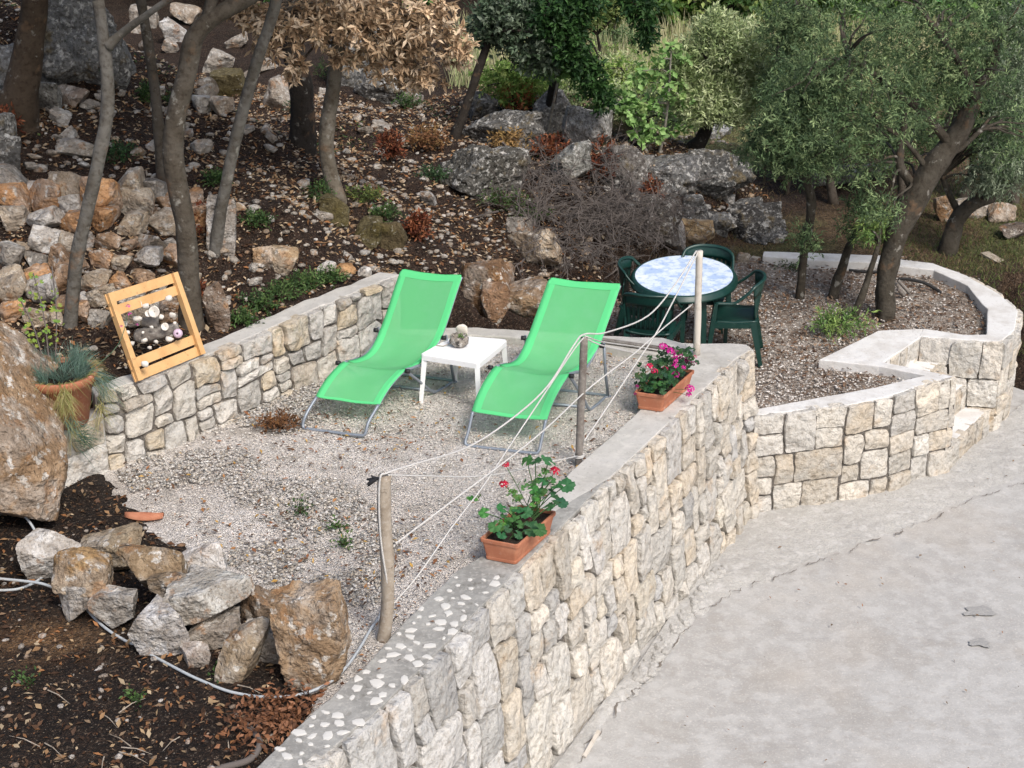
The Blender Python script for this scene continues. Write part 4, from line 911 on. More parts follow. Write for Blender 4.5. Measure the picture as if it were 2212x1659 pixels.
pebbles('terrace_chips', x, y, ZG2 + .008 + npr.uniform(0, .012, len(x)), npr.uniform(.006, .017, len(x)), [(.58, .55, .51), (.50, .46, .42), (.40, .36, .32), (.64, .61, .58)], 'pebble', label='pale stone chips between the leaves of the lower terrace', cat='gravel', kind='stuff')
n = 17000; x = npr.uniform(-9, 3, n); y = npr.uniform(10.5, 24, n); s = (x - L0[0]) * -.777 + (y - L0[1]) * .63; k = (s > .1) & (np.abs(x / y) < .36); k &= vnoise(x, y, .9, 6) + npr.uniform(-.8, .8, n) > 0; x, y = x[k], y[k]
pebbles('stone_chips', x, y, terrain(x, y) + .01, npr.uniform(.010, .040, len(x)) * npr.choice([.7, 1, 1, 1.4], len(x)), [(.50, .48, .45), (.42, .38, .33), (.58, .56, .53), (.44, .33, .23)], 'rock', label='crumbled pale stone chips strewn over the slope', cat='stone chips', kind='stuff')
n = 420; x = npr.uniform(-4.3, -.7, n); y = npr.uniform(6.4, 10, n); k = inpoly(x, y, SOIL); x, y = x[k], y[k]
pebbles('soil_stones', x, y, terrain(x, y) + .004, npr.uniform(.008, .03, len(x)), [(.46, .43, .40), (.36, .28, .22), (.54, .50, .46)], 'rock', label='little stones strewn on the dark foreground soil', cat='stone chips', kind='stuff')

# ------------------------------------------------------------------ furniture
def smooth_path(P, n=6):
    P = [Vector(p) for p in P]; out = []
    for i in range(len(P) - 1):
        a, b, c, d = P[max(i - 1, 0)], P[i], P[i + 1], P[min(i + 2, len(P) - 1)]
        for k in range(n):
            t = k / n; out.append(.5 * ((2 * b) + (c - a) * t + (2 * a - 5 * b + 4 * c - d) * t * t + (3 * b - a - 3 * c + d) * t ** 3))
    out.append(P[-1]); return out
def lounger(o, X, Y, prof, W, label, seed):
    root = thing('sun_lounger', o, label, 'sun lounger', 'green sun loungers')
    o = Vector(o); X = Vector((*X, 0)); Y = Vector((*Y, 0))
    def Pt(u, v, z): return o + X * u + Y * v + Vector((0, 0, z))
    pr = smooth_path([(0, v, z) for v, z in prof], 7)
    n = len(pr); m_ = 14
    iJ1 = 7 * 3; iJ2 = 7 * 7
    def surf(i, a, lift=0):
        v, z = pr[i].y, pr[i].z
        e = 1 - (2 * a - 1) ** 2
        sag = .035 * e if iJ1 < i < iJ2 else .014 * e
        sag += .013 * noise.noise(Vector((a * 2.5, v * 7, seed))) * e
        wn = 0
        if iJ1 < i < iJ2: wn = .028 * math.sin(math.pi * (i - iJ1) / (iJ2 - iJ1))
        if i > n - 6: wn += .012 * (i - n + 6) / 5
        aa = wn + (W - 2 * wn) * a
        return Pt(aa, v, z - sag + lift)
    # fabric
    V = []; 
    for i in range(n):
        for j in range(m_ + 1): V.append(surf(i, j / m_))
    Fc = [(i * (m_ + 1) + j, i * (m_ + 1) + j + 1, (i + 1) * (m_ + 1) + j + 1, (i + 1) * (m_ + 1) + j) for i in range(n - 1) for j in range(m_)]
    fb = fast_mesh('fabric', V, Fc, M['fabric'], root, smooth=True); fb.modifiers.new('thick', 'SOLIDIFY').thickness = .002
    # doubled hems: side sleeves and head pocket
    mb = MB()
    for a0, a1 in ((-.015, .10), (.90, 1.015)):
        V = []
        for i in range(n):
            for k, (f_, l_) in enumerate([(0, -.012), (0, .006), (.5, .005), (1, .004)]): V.append(surf(i, a0 + (a1 - a0) * (f_ if a0 < .5 else 1 - f_), l_))
        mb.add(V, [(i * 4 + k, i * 4 + k + 1, (i + 1) * 4 + k + 1, (i + 1) * 4 + k) for i in range(n - 1) for k in range(3) if not (iJ1 - 0 < i < iJ1 + 3)])
    V = []
    for i in range(n - 8, n):
        for j in range(m_ + 1): V.append(surf(i, j / m_, .006))
    mb.add(V, [(i * (m_ + 1) + j, i * (m_ + 1) + j + 1, (i + 1) * (m_ + 1) + j + 1, (i + 1) * (m_ + 1) + j) for i in range(7) for j in range(m_)])
    V = [surf(n - 1, j / m_, .006 - .05 * k) + Y * .012 for k in (0, 1) for j in range(m_ + 1)]
    mb.add(V, [(j, j + 1, m_ + 2 + j, m_ + 1 + j) for j in range(m_)])
    V = [surf(i, j / m_, .004) for i in (0, 1, 2) for j in range(m_ + 1)]
    mb.add(V, [(i * (m_ + 1) + j, i * (m_ + 1) + j + 1, (i + 1) * (m_ + 1) + j + 1, (i + 1) * (m_ + 1) + j) for i in range(2) for j in range(m_)])
    mb.build('hem', M['hem'], root, True)
    r = .0125
    # front U leg
    f0 = prof[0]; mb = MB()
    mb.tube(smooth_path([Pt(0, f0[0], f0[1]), Pt(0, .06, .11), Pt(.0, .01, .03), Pt(.05, 0, .014), Pt(W / 2, 0, .013), Pt(W - .05, 0, .014), Pt(W, .01, .03), Pt(W, .06, .11), Pt(W, f0[0], f0[1])], 5), r, 8); mb.build('front_leg', M['steel'], root, True)
    mb = MB()
    for u in (.0, W):
        mb.tube([Pt(u, p.y, p.z - .012) for p in pr[:iJ1 + 3]], .010, 7)
        mb.tube([Pt(u, p.y, p.z - .004) for p in pr[iJ1 + 1:iJ1 + 12]], .013, 7)
        mb.tube([Pt(u, p.y, p.z - .012) for p in pr[iJ1 + 10:]], .010, 7)
    mb.build('side_rail', M['steel'], root, True)
    j1 = (pr[iJ1].y, pr[iJ1].z); j2 = (pr[iJ2].y, pr[iJ2].z)
    mb = MB(); rb = j2[0] + .15
    mb.tube(smooth_path([Pt(-.02, j1[0] + .0, j1[1] - .01), Pt(-.02, j1[0] + .22, j1[1] * .45), Pt(-.02, j1[0] + .36, .04), Pt(-.02, j1[0] + .46, .014), Pt(-.02, rb - .05, .014), Pt(-.0, rb, .014), Pt(W, rb, .014), Pt(W + .02, rb - .05, .014), Pt(W + .02, j1[0] + .46, .014), Pt(W + .02, j1[0] + .36, .04), Pt(W + .02, j1[0] + .22, j1[1] * .45), Pt(W + .02, j1[0], j1[1] - .01)], 5), r, 8)
    mb.tube([Pt(0, j1[0] + .42, .02), Pt(W, j1[0] + .42, .02)], r, 8)
    mb.build('base_frame', M['steel'], root, True)
    for u in (-.035, W + .035):
        mb = MB(); mb.tube([Pt(u, j2[0] + .02, j2[1] + .01), Pt(u, j2[0] + .07, .25), Pt(u, rb - .02, .02)], .012, 8); mb.build('rear_leg', M['steel'], root, True)
        for (v, z) in (j1, j2):
            mb = MB(); mb.tube([Pt(u - .018, v - .01, z), Pt(u + .018, v - .01, z)], .019, 10); mb.build('hinge', M['blackp'], root, True)
    return root
P1 = [(.13, .245), (.22, .345), (.35, .425), (.50, .475), (.62, .455), (.74, .425), (.88, .43), (1.06, .52), (1.20, .655), (1.32, .775), (1.41, .870), (1.46, .905)]
o_ = G(*z5(1132, 1385)); r_ = G(*z5(1600, 1440)); W_ = (r_ - o_).length; X_ = ((r_ - o_) / W_)[:2]
lounger(o_, X_, (.469, .883), P1, W_, 'green mesh sun lounger nearer the rope fence, right of the white side table', 1)
P2 = [(.20, .205), (.28, .265), (.40, .325), (.56, .365), (.68, .345), (.82, .335), (.95, .37), (1.09, .465), (1.21, .61), (1.30, .74), (1.38, .85), (1.42, .895)]
o_ = G(*z5(92, 1275)); r_ = G(*z5(490, 1327)); W_ = (r_ - o_).length; X_ = ((r_ - o_) / W_)[:2]
lounger(o_, X_, (.52, .854), P2, W_, 'green mesh sun lounger nearer the rubble wall, left of the white side table', 2)

# white side table
TZ = .43
c4 = [G(907, 765, TZ), G(1034, 785, TZ), G(1097, 733, TZ), G(982, 724, TZ)]
tb = thing('side_table', (-.4, 12.1, 0), 'small square white plastic table between the two green sun loungers', 'side table')
mid = sum(c4, Vector()) / 4
V = []
for (s_c, z) in [(1, TZ - .05), (1.0, TZ - .006), (.985, TZ), (.94, TZ - .001)]:
    for i in range(4):
        for k in range(6):
            a, b = c4[i], c4[(i + 1) % 4]
            # rounded corners
            f_ = k / 5; p = a.lerp(b, .04 + .92 * f_); V.append(((p.x - mid.x) * s_c + mid.x, (p.y - mid.y) * s_c + mid.y, z))
Fc = [(r * 24 + i, r * 24 + (i + 1) % 24, (r + 1) * 24 + (i + 1) % 24, (r + 1) * 24 + i) for r in range(3) for i in range(24)] + [tuple(range(72, 96)), tuple(range(23, -1, -1))]
fast_mesh('tabletop', V, Fc, M['whitep'], tb)
legs = [z5(910, 1130), z5(1235, 1100), z5(1400, 850), z5(1075, 1000)]
for i in range(4):
    top = c4[i].lerp(mid, .10); ft = mid + (c4[i] - mid) * 1.0; 
    mb = MB(); mb.tube([(top.x, top.y, TZ - .04), (ft.x, ft.y, .0)], [.030, .023], 4); mb.build('leg', M['whitep'], tb)
# vessel
vp = G(992, 747, TZ); vs = thing('planter_bowl', vp, 'small rugged stone-like bowl with a sprout, standing on the white side table', 'bowl')
def lathe(prof, c, k=28, nz=0.0, seed=0, fac=1):
    V = []
    for r, z in prof:
        for j in range(k):
            a = 2 * math.pi * j / k; q = r * (1 + nz * noise.noise(Vector((math.cos(a) * 3, math.sin(a) * 3, z * 30 + seed)))); V.append((c[0] + q * math.cos(a), c[1] + q * math.sin(a), c[2] + z + nz * .03 * noise.noise(Vector((math.cos(a) * 4, math.sin(a) * 4, seed)))))
    return V, [(i * k + j, i * k + (j + 1) % k, (i + 1) * k + (j + 1) % k, (i + 1) * k + j) for i in range(len(prof) - 1) for j in range(k)]
M['pottery'] = mat('rugged_pottery', (.26, .23, .20), layers=[(22, 8, .50, .58, (.05, .045, .04), .95, 'MIX'), (35, 8, .56, .64, (.70, .67, .62), .8, 'MIX')], rough=.8, bump=[(40, 1, .02, 6)])
V, Fc = lathe([(.03, 0), (.055, .008), (.076, .035), (.078, .065), (.066, .095), (.056, .092), (.06, .06), (.02, .045), (0.001, .045)], vp, 28, .28)
mb = MB(); mb.add(V, Fc); mb.build('bowl', M['pottery'], vs, True)
P, Fc = rock_verts(31, (.10, .05, .11), 9, 3, .12); P += np.array([.02, .065, .115])
fast_mesh('shell_back', P + np.array(vp), Fc, M['shell'], vs, np.tile(np.array((.66, .62, .54)), (len(P), 1)), smooth=True)
n = 60; Pp = np.array(vp) + np.array([.012, .0, .075]) + npr.normal(size=(n, 3)) * .014
leaves('sprout', Pp, unit(n) + np.array([0, 0, .8]), unit(n), npr.uniform(.012, .022, n), np.full(n, .010), [(.12, .25, .05), (.18, .32, .08)], 'leaf', vs)
mb = MB(); mb.tube([vp + Vector((-.05, 0, .03)), vp + Vector((-.13, -.02, .006)), vp + Vector((-.19, 0, .004))], .004, 5); mb.build('stem', M['wood'], vs)

# oval dining table
tc = Vector((1.66, 14.68, ZG2)); H0 = .735
a_ = Vector((.30, .95, 0)).normalized() * .60; b_ = Vector((.95, -.30, 0)).normalized() * .51
dt = thing('dining_table', tc, 'oval plastic garden table with blue marbled top and dark green rim', 'table')
def oval(sc, z, k=56): return [tc + a_ * math.sin(2 * math.pi * i / k) * sc + b_ * math.cos(2 * math.pi * i / k) * (1 - (1 - sc) * 1.15) + Vector((0, 0, z)) for i in range(k)]
mb = MB(); V = oval(.925, H0 - .004) + oval(.925, H0 + .003); mb.add(V, [tuple(range(56, 112))] + [(i, (i + 1) % 56, 56 + (i + 1) % 56, 56 + i) for i in range(56)]); mb.build('tabletop', M['tabletop'], dt)
mb = MB(); rings = [(.90, H0 - .01), (.927, H0 - .0), (.95, H0 + .002), (.985, H0 - .010), (.985, H0 - .020), (1.0, H0 - .024), (1.0, H0 - .040), (1.012, H0 - .044), (1.012, H0 - .065), (.97, H0 - .068), (.90, H0 - .03)]
V = []; [V.extend(oval(s_, z_)) for s_, z_ in rings]
mb.add(V, [(r * 56 + i, r * 56 + (i + 1) % 56, (r + 1) * 56 + (i + 1) % 56, (r + 1) * 56 + i) for r in range(len(rings) - 1) for i in range(56)]); mb.build('rim', M['greenp'], dt, True)
for su in (-1, 1):
    for sv in (-1, 1):
        top = tc + a_ * su * .55 + b_ * sv * .5 + Vector((0, 0, H0 - .05)); ft = tc + a_ * su * .72 + b_ * sv * .62
        mb = MB(); mb.tube([top, ft], [.045, .028], 4); mb.build('leg', M['greenp'], dt)
# monobloc chairs
def chair(bc, face, label):
    fx = Vector((face[0], face[1], 0)).normalized(); sx = Vector((fx.y, -fx.x, 0)); c = Vector((bc.x, bc.y, ZG2)) + fx * .27
    root = thing('garden_chair', c, label, 'chair', 'dark green plastic chairs around the oval table')
    def Q(x, y, z): return c + sx * x + fx * y + Vector((0, 0, z))
    # seat
    mb = MB(); V = []; g = 9
    for lay in (0, 1):
        for i in range(g):
            for j in range(g):
                u = i / (g - 1) * 2 - 1; v = j / (g - 1) * 2 - 1
                x = .22 * u * (1 - .07 * (v < 0) * -v); y = .215 * v; z = .425 + .012 * (u * u) + .02 * max(0, -v) - (.02 * max(0, v - .7) * 3) - .008 * (1 - u * u) - .018 * lay
                V.append(Q(x, y, z))
    q = lambda i, j, l: l * g * g + i * g + j
    Fc = [(q(i, j, 0), q(i + 1, j, 0), q(i + 1, j + 1, 0), q(i, j + 1, 0)) for i in range(g - 1) for j in range(g - 1)] + [(q(i, j, 1), q(i, j + 1, 1), q(i + 1, j + 1, 1), q(i + 1, j, 1)) for i in range(g - 1) for j in range(g - 1)]
    for i in range(g - 1): Fc += [(q(i, 0, 0), q(i, 0, 1), q(i + 1, 0, 1), q(i + 1, 0, 0)), (q(i, g - 1, 0), q(i + 1, g - 1, 0), q(i + 1, g - 1, 1), q(i, g - 1, 1)), (q(0, i, 0), q(0, i + 1, 0), q(0, i + 1, 1), q(0, i, 1)), (q(g - 1, i, 0), q(g - 1, i, 1), q(g - 1, i + 1, 1), q(g - 1, i + 1, 0))]
    mb.add(V, Fc); mb.build('seat', M['greenp'], root, True)
    # back shell: angle sweep -1..1 around the sitter
    def rim(t):       # t -1..1 : position of the top rim
        a = t * math.radians(90); x = .275 * math.sin(a); at = abs(t)
        if at < .62: y = -.255 + .10 * (at / .62) ** 2.2 ; z = .83 - .035 * (at / .62) ** 4; x = .235 * (t / .62) * (1 - .0 * at)
        else:
            f_ = (at - .62) / .38; y = -.155 + .34 * f_; x = math.copysign(.235 + .045 * f_ ** .5, t); z = .795 - .155 * min(1, f_ * 2.0) ** .8 - .0 * f_
        return x, y, z
    def low(t):
        x = .19 * max(-1, min(1, t / .62)); return x, -.195 + .02 * min(1, abs(t)), .43
    mb = MB()
    N_ = 33
    # top band
    def shell(t0, t1, f0, f1, th=.012, k=8, kk=4):
        V = []
        for lay in (0, 1):
            for i in range(k + 1):
                t = t0 + (t1 - t0) * i / k; xr, yr, zr = rim(t); xl, yl, zl = low(t)
                for j in range(kk + 1):
                    f_ = f0 + (f1 - f0) * j / kk; V.append(Q(xl + (xr - xl) * f_, yl + (yr - yl) * f_ ** 1.3 - lay * th, zl + (zr - zl) * f_))
        w_ = kk + 1; L_n = (k + 1) * w_; F_ = []
        for i in range(k):
            for j in range(kk): F_ += [(i * w_ + j, (i + 1) * w_ + j, (i + 1) * w_ + j + 1, i * w_ + j + 1), (L_n + i * w_ + j, L_n + i * w_ + j + 1, L_n + (i + 1) * w_ + j + 1, L_n + (i + 1) * w_ + j)]
            for j in (0, kk): F_ += [(i * w_ + j, L_n + i * w_ + j, L_n + (i + 1) * w_ + j, (i + 1) * w_ + j)]
        for j in range(kk):
            for i in (0, k): F_ += [(i * w_ + j, i * w_ + j + 1, L_n + i * w_ + j + 1, L_n + i * w_ + j)]
        mb.add(V, F_)
    shell(-.62, .62, .72, 1.0, k=20); shell(-.56, .56, 0, .14, k=14)
    for i in range(7):
        t = -.40 + .8 * i / 6; shell(t - .042, t + .042, .13, .73, k=2, kk=6)
    shell(-.62, -.475, .12, .74, k=3, kk=6); shell(.475, .62, .12, .74, k=3, kk=6)
    mb.build('backrest', M['greenp'], root, True)
    mb = MB(); pts = [Q(*rim(-1 + 2 * i / 60)) for i in range(61)]; mb.tube(pts, .017, 8, sq=.7); mb.build('rim_and_arms', M['greenp'], root, True)
    for s_ in (-1, 1):
        mb = MB()
        for (xa, ya, za, xb, yb) in [(s_ * .28, .18, .64, s_ * .275, .245)]:
            path = [Q(xa, ya, za), Q(xa * .99, ya + .02, .45), Q(xb, yb, 0)]
            mb.tube(path, [.026, .034, .026], 4, sq=.9)
        mb.build('leg', M['greenp'], root)
        mb = MB(); mb.tube([Q(s_ * .20, -.17, .44), Q(s_ * .235, -.27, 0)], [.042, .026], 4); mb.build('leg', M['greenp'], root)
        mb = MB(); mb.beam(Q(s_ * .215, -.16, .41), Q(s_ * .265, .20, .41), .03, .05); mb.build('side_skirt', M['greenp'], root)
    return root
chair(G(1537, 530, .22), (-.30, -.95), 'dark green plastic armchair on the far side of the oval table')
chair(G(1334, 566, .22), (.93, -.20), 'dark green plastic armchair at the left end of the oval table by the dirt bank')
chair(G(1400, 641, .22), (.22, .97), 'dark green plastic armchair with its back to the kerb, near side of the oval table')
chair(G(1656, 598, .22), (-.98, .16), 'dark green plastic armchair right of the oval table, facing left')

# posts and ropes
def post(pts, rad, label, m, name='fence_post'):
    mb = MB(); mb.tube(smooth_path(pts, 5), rad if isinstance(rad, float) else rad, 12, wob=.16); o = mb.build('post_pole', M[m], None, True)
    o.name = name; return tag(o, label, 'post')
pA = G(828, 1385, .0); yA = pA.y; topA = H(831, 1028, yA); midA = H(834, 1180, yA)
post([pA - Vector((0, 0, .08)), pA, H(838, 1300, yA), H(836, 1200, yA), H(829, 1100, yA), topA], [.042] * 26, 'crooked weathered wooden fence post nearest the camera', 'wood')
pB = G(1250, 998, .03); yB = pB.y; topB = H(1262, 730, yB)
post([pB - Vector((0, 0, .08)), pB, H(1256, 860, yB), topB], .029, 'grey wooden fence post in the middle, behind the flowering box with red geraniums', 'woodgrey')
pC = G(1505, 768, .07); yC = pC.y; topC = H(1511, 542, yC)
post([pC, H(1508, 650, yC), topC], .030, 'pale peeled fence post at the far end, in front of the oval table', 'woodpale')
yD = G(1440, 772, .1).y
def rope(pts, label, r=.0065, name='rope', cat='rope'):
    """pts: (px, py, y)"""
    P_ = smooth_path([H(*p) for p in pts], 6); mb = MB(); mb.tube(P_, r, 6)
    o = mb.build(name, M['rope'], None, True); tag(o, label, cat); return o
rope([(842, 1290, yA - .03), (822, 1160, yA - .05), (820, 1040, yA - .05), (838, 1021, yA), (900, 1001, 8.75), (1010, 966, 9.3), (1105, 905, 9.85), (1182, 835, 10.3), (1240, 745, 10.75), (1262, 722, yB), (1310, 718, 11.2), (1400, 682, 11.95), (1460, 612, 12.5), (1504, 542, yC)], 'thick white top rope slung across the tops of all three posts')
rope([(1262, 728, yB), (1235, 762, 10.72), (1160, 875, 10.1), (1100, 965, 9.75), (1040, 1055, 9.35), (975, 1140, 8.95), (905, 1240, 8.65), (845, 1310, yA)], 'white rope from the top of the middle post to the foot of the nearest post', .005)
rope([(1496, 657, yC), (1429, 712, 12.2), (1368, 765, 11.7), (1306, 812, 11.2), (1262, 848, yB), (1180, 925, 10.2), (1100, 990, 9.7), (980, 1080, 9.05), (855, 1174, yA)], 'white rope from halfway up the far post past the middle post to the nearest', .006)
rope([(1509, 543, yC), (1458, 643, 12.45), (1417, 720, 12.1), (1368, 794, 11.75), (1306, 888, 11.3), (1262, 952, pB.y)], 'white rope from the far post top down to the middle post foot', .006)
rope([(838, 1026, yA), (920, 1028, 8.8), (1010, 1030, 9.3), (1090, 1022, 9.7), (1180, 1000, 10.3), (1248, 985, yB - .03)], 'thin greyish cord from the nearest post top, passing behind the red geraniums', .005)
rope([(1264, 726, yB), (1300, 738, 11.3), (1368, 748, 12.2), (1430, 758, 12.75), (1486, 770, 12.9)], 'upper of two white strands from the middle post top to the far post foot', .006)
rope([(1264, 730, yB), (1300, 746, 11.2), (1368, 762, 12.0), (1430, 775, 12.6), (1484, 776, 12.85)], 'lower of two white strands from the middle post top to the far post foot', .006)
mb = MB(); mb.tube([pB + Vector((.036 * math.cos(a), .036 * math.sin(a), .04 + .002 * a)) for a in np.linspace(0, 12.5, 40)], .006, 6); tag(mb.build('rope_loop', M['rope'], None, True), 'loop of white rope tied round the foot of the middle post', 'rope')
mb = MB(); bA = H(808, 1036, yA - .03)
for k in range(5):
    d = Vector((rnd.uniform(-.04, .01), rnd.uniform(-.02, .02), rnd.uniform(-.04, .02))); mb.tube([bA + Vector((.03, 0, .01)), bA + d * .5, bA + d * 1.2], [.006, .012, .004], 5)
tag(mb.build('tie', M['blackp'], None), 'small black tie hanging from the rope at the nearest post', 'tie')
mb = MB(); a = G(1290, 735, .085); b = G(1475, 762, .085); mb.beam(a + Vector((0, -.02, .015)), b + Vector((0, -.02, .015)), .05, .03); tag(mb.build('weathered_board', M['woodgrey'], None), 'grey weathered batten lying on the kerb behind the far post', 'board')
mb = MB(); a = G(*z8(1400, 1600), ZR + .01); b = G(*z8(1478, 1465), ZR + .1); mb.beam(a, b, .025, .02); tag(mb.build('wood_offcut', M['woodpale'], None), 'thin pale wood offcut leaning at the foot of the stone wall', 'wood scrap')

# ------------------------------------------------------------------ geranium boxes
def planter(c0, c1, c2, hz, z0, label):
    """rim corners: front-left, front-right, back-right"""
    X_ = (c1 - c0); Y_ = (c2 - c1); X_ = Vector((X_.x, X_.y, 0)); Y_ = Vector((Y_.x, Y_.y, 0)); mid = c0 + (X_ + Y_) / 2
    root = thing('flower_box', (mid.x, mid.y, z0), label, 'flower box')
    def rect(s_x, s_y, z, k=5):
        out = []
        for (sx, sy) in ((-1, -1), (1, -1), (1, 1), (-1, 1)):
            p = mid + X_ * .5 * sx * s_x + Y_ * .5 * sy * s_y
            for t in range(k):
                out.append(p)
        # rounded corners
        cs_ = [mid + X_ * .5 * sx * s_x + Y_ * .5 * sy * s_y for sx, sy in ((-1, -1), (1, -1), (1, 1), (-1, 1))]; out = []
        for i in range(4):
            a, b, c = cs_[i - 1], cs_[i], cs_[(i + 1) % 4]; ra = (a - b).normalized() * .022; rc = (c - b).normalized() * .022
            for t in range(5):
                f_ = t / 4; out.append(b + ra * (1 - f_) ** 2 + rc * f_ ** 2)
        return [(q.x, q.y, z) for q in out]
    b = .80; bl_ = .93
    prof = [(b * .96, bl_ * .98, z0), (b, bl_, z0 + .004), (b * 1.01, bl_ + .002, z0 + .022), (b * .985, bl_ - .004, z0 + .026), (.93, .972, hz - .028), (1.0, 1.0, hz - .026), (1.01, 1.004, hz - .004), (.99, .996, hz), (.90, .965, hz), (.89, .96, hz - .03)]
    V = []; [V.extend(rect(*p)) for p in prof]; k = 20
    Fc = [(r * k + i, r * k + (i + 1) % k, (r + 1) * k + (i + 1) % k, (r + 1) * k + i) for r in range(len(prof) - 1) for i in range(k)] + [tuple(range(k - 1, -1, -1))]
    fast_mesh('box', V, Fc, M['terracotta'], root)
    V = rect(.9, .965, hz - .025); fast_mesh('potting_soil', V, [tuple(range(20))], M['potsoil'], root)
    return root, mid, X_, Y_
def gleaf(mb, c, nrm, dirv, r, col):
    nrm = nrm.normalized(); d = (dirv - nrm * dirv.dot(nrm)).normalized(); s_ = nrm.cross(d); V = [c]; n = 22
    for i in range(n + 1):
        a = math.radians(-160 + 320 * i / n); q = r * (1 + .07 * math.cos(i * math.pi * 1.0) + .05 * math.cos(a * 5)) ; V.append(c + (d * math.cos(a) + s_ * math.sin(a)) * q * .5 + nrm * r * (.05 * math.cos(a * 5) + .04))
    for i in range(n + 1):
        a = math.radians(-160 + 320 * i / n); q = r * (1 + .08 * math.cos(i * math.pi) + .06 * math.cos(a * 5)); V.append(c + (d * math.cos(a) + s_ * math.sin(a)) * q + nrm * r * (.13 * math.cos(a * 5) - .05))
    mb.add(V, [(0, i + 1, i + 2) for i in range(n)] + [(i + 1, n + 2 + i, n + 3 + i, i + 2) for i in range(n)], col)
def bloom(mb, c, r, pal, n=60):
    for i in range(n):
        v = Vector(npr.normal(size=3)).normalized(); v.z = abs(v.z) * .9 + .05 * v.z; p = c + v * r * rnd.uniform(.75, 1); t = v.orthogonal().normalized(); t = (Matrix.Rotation(rnd.uniform(0, 6.3), 3, v) @ t); s_ = v.cross(t); q = r * .36
        cc = rnd.choice(pal); k = rnd.uniform(.8, 1.15); mb.add([p - t * q * .2, p + s_ * q * .7 + t * q * .4 + v * q * .3, p + t * q * 1.2 + v * q * .25, p - s_ * q * .7 + t * q * .4 + v * q * .3], [(0, 1, 2, 3)], tuple(x * k for x in cc))
GL = [(.045, .155, .05), (.06, .19, .055), (.035, .12, .045), (.08, .22, .06)]
# near box
def g1(u, v): return ((1620 + u * .2653) / 1.6076, (1560 + v * .2653) / 1.6076)
hz = .25
root, mid, Xp, Yp = planter(G(*g1(170, 1165), hz), G(*g1(680, 1260), hz), G(*g1(1180, 810), hz), hz, .086, 'long terracotta flower box with leafy geraniums and three crimson blooms, nearer the camera')
mb = MB(); sb = MB(); R = random.Random(4)
spec = [(790, 150, .08), (900, 150, .085), (1070, 150, .10), (880, 430, .085), (1310, 470, .105), (1180, 480, .08), (990, 560, .07), (1180, 660, .085), (1090, 750, .07), (1250, 700, .08), (930, 560, .075), (230, 830, .07), (460, 770, .07), (690, 790, .085), (780, 830, .08), (610, 900, .08), (500, 880, .06), (860, 1040, .11), (960, 1050, .09), (370, 1010, .085), (460, 1120, .065), (680, 1120, .06), (540, 1040, .055), (700, 980, .06), (1000, 420, .07), (870, 520, .07), (1120, 560, .06), (620, 800, .06), (1120, 400, .055), (900, 640, .05)]
for i, (u, v, r) in enumerate(spec):
    f_ = min(1, max(0, (1150 - v) / 700)); yy = mid.y + Yp.y * (-.42 + .8 * f_) + R.uniform(-.04, .04)
    c = H(*g1(u, v), yy); col = tuple(x * R.uniform(.8, 1.25) for x in R.choice(GL))
    nrm = Vector((R.uniform(-.5, .5), R.uniform(-.8, .1), R.uniform(.6, 1.0))); rootp = mid + Yp * (-.35 + .7 * f_) + Xp * R.uniform(-.2, .2); rootp = Vector((rootp.x, rootp.y, hz - .03))
    gleaf(mb, c, nrm, (c - rootp) + Vector((0, 0, -.1)), r * .56, col)
    sb.tube(smooth_path([rootp, rootp.lerp(c, .5) + Vector((0, 0, .02)), c], 3), [.0035] * 7, 5, (.07, .15, .05))
for i in range(90):     # small curled leaves and shoots
    u, v = R.choice([(110, 650), (740, 480), (660, 640), (880, 680), (950, 620), (480, 1000), (1010, 330), (620, 600)]); u += R.gauss(0, 45); v += R.gauss(0, 38); f_ = min(1, max(0, (1150 - v) / 700)); c = H(*g1(u, v), mid.y + Yp.y * (-.42 + .8 * f_) + R.uniform(-.03, .03))
    gleaf(mb, c, Vector((R.uniform(-1, 1), R.uniform(-1, .3), R.uniform(.1, 1))), Vector((R.uniform(-1, 1), R.uniform(-1, 1), .6)), R.uniform(.010, .02), tuple(x * R.uniform(.9, 1.4) for x in (.09, .22, .055)))
mb.build('foliage', M['leaf'], root)
fl = [(1155, 290, .033, 1), (510, 205, .026, 1), (490, 465, .031, 1), (820, 925, .02, 0)]
for u, v, r, k in fl:
    f_ = min(1, max(0, (1150 - v) / 700)); c = H(*g1(u, v), mid.y + Yp.y * (-.42 + .8 * f_)); m2 = MB(); bloom(m2, c, r, [(.62, .008, .055), (.50, .005, .04)] if k else [(.06, .004, .012)]); m2.build('flower', M['petal'], root)
    rp = mid + Yp * (-.35 + .7 * f_); sb.tube(smooth_path([(rp.x, rp.y, hz - .02), Vector((rp.x, rp.y, hz)).lerp(c, .5), c], 3), [.003] * 7, 5, (.09, .17, .06))
sb.build('stems', M['leaf'], root)
# far box
hz = .235
root, mid, Xp, Yp = planter(G(*z6(152, 928), hz), G(*z6(318, 950), hz), G(*z6(476, 812), hz), hz, .082, 'terracotta flower box full of magenta geraniums near the far end of the wall')
mb = MB(); sb = MB()
for i in range(210):
    f_ = R.random(); c = mid + Yp * (-.45 + .9 * f_) + Xp * R.uniform(-.55, .55); c = Vector((c.x, c.y, hz + R.uniform(.0, .12) + .12 * f_ * R.random())) + Vector((R.gauss(0, .02), R.gauss(0, .02), 0))
    gleaf(mb, c, Vector((R.uniform(-.7, .7), R.uniform(-.9, .2), R.uniform(.5, 1.0))), Vector((R.uniform(-1, 1), R.uniform(-1, 1), -.2)), R.uniform(.016, .03), tuple(x * R.uniform(.7, 1.2) for x in R.choice([(.03, .09, .035), (.045, .12, .04), (.025, .07, .03)])))
mb.build('foliage', M['leaf'], root)
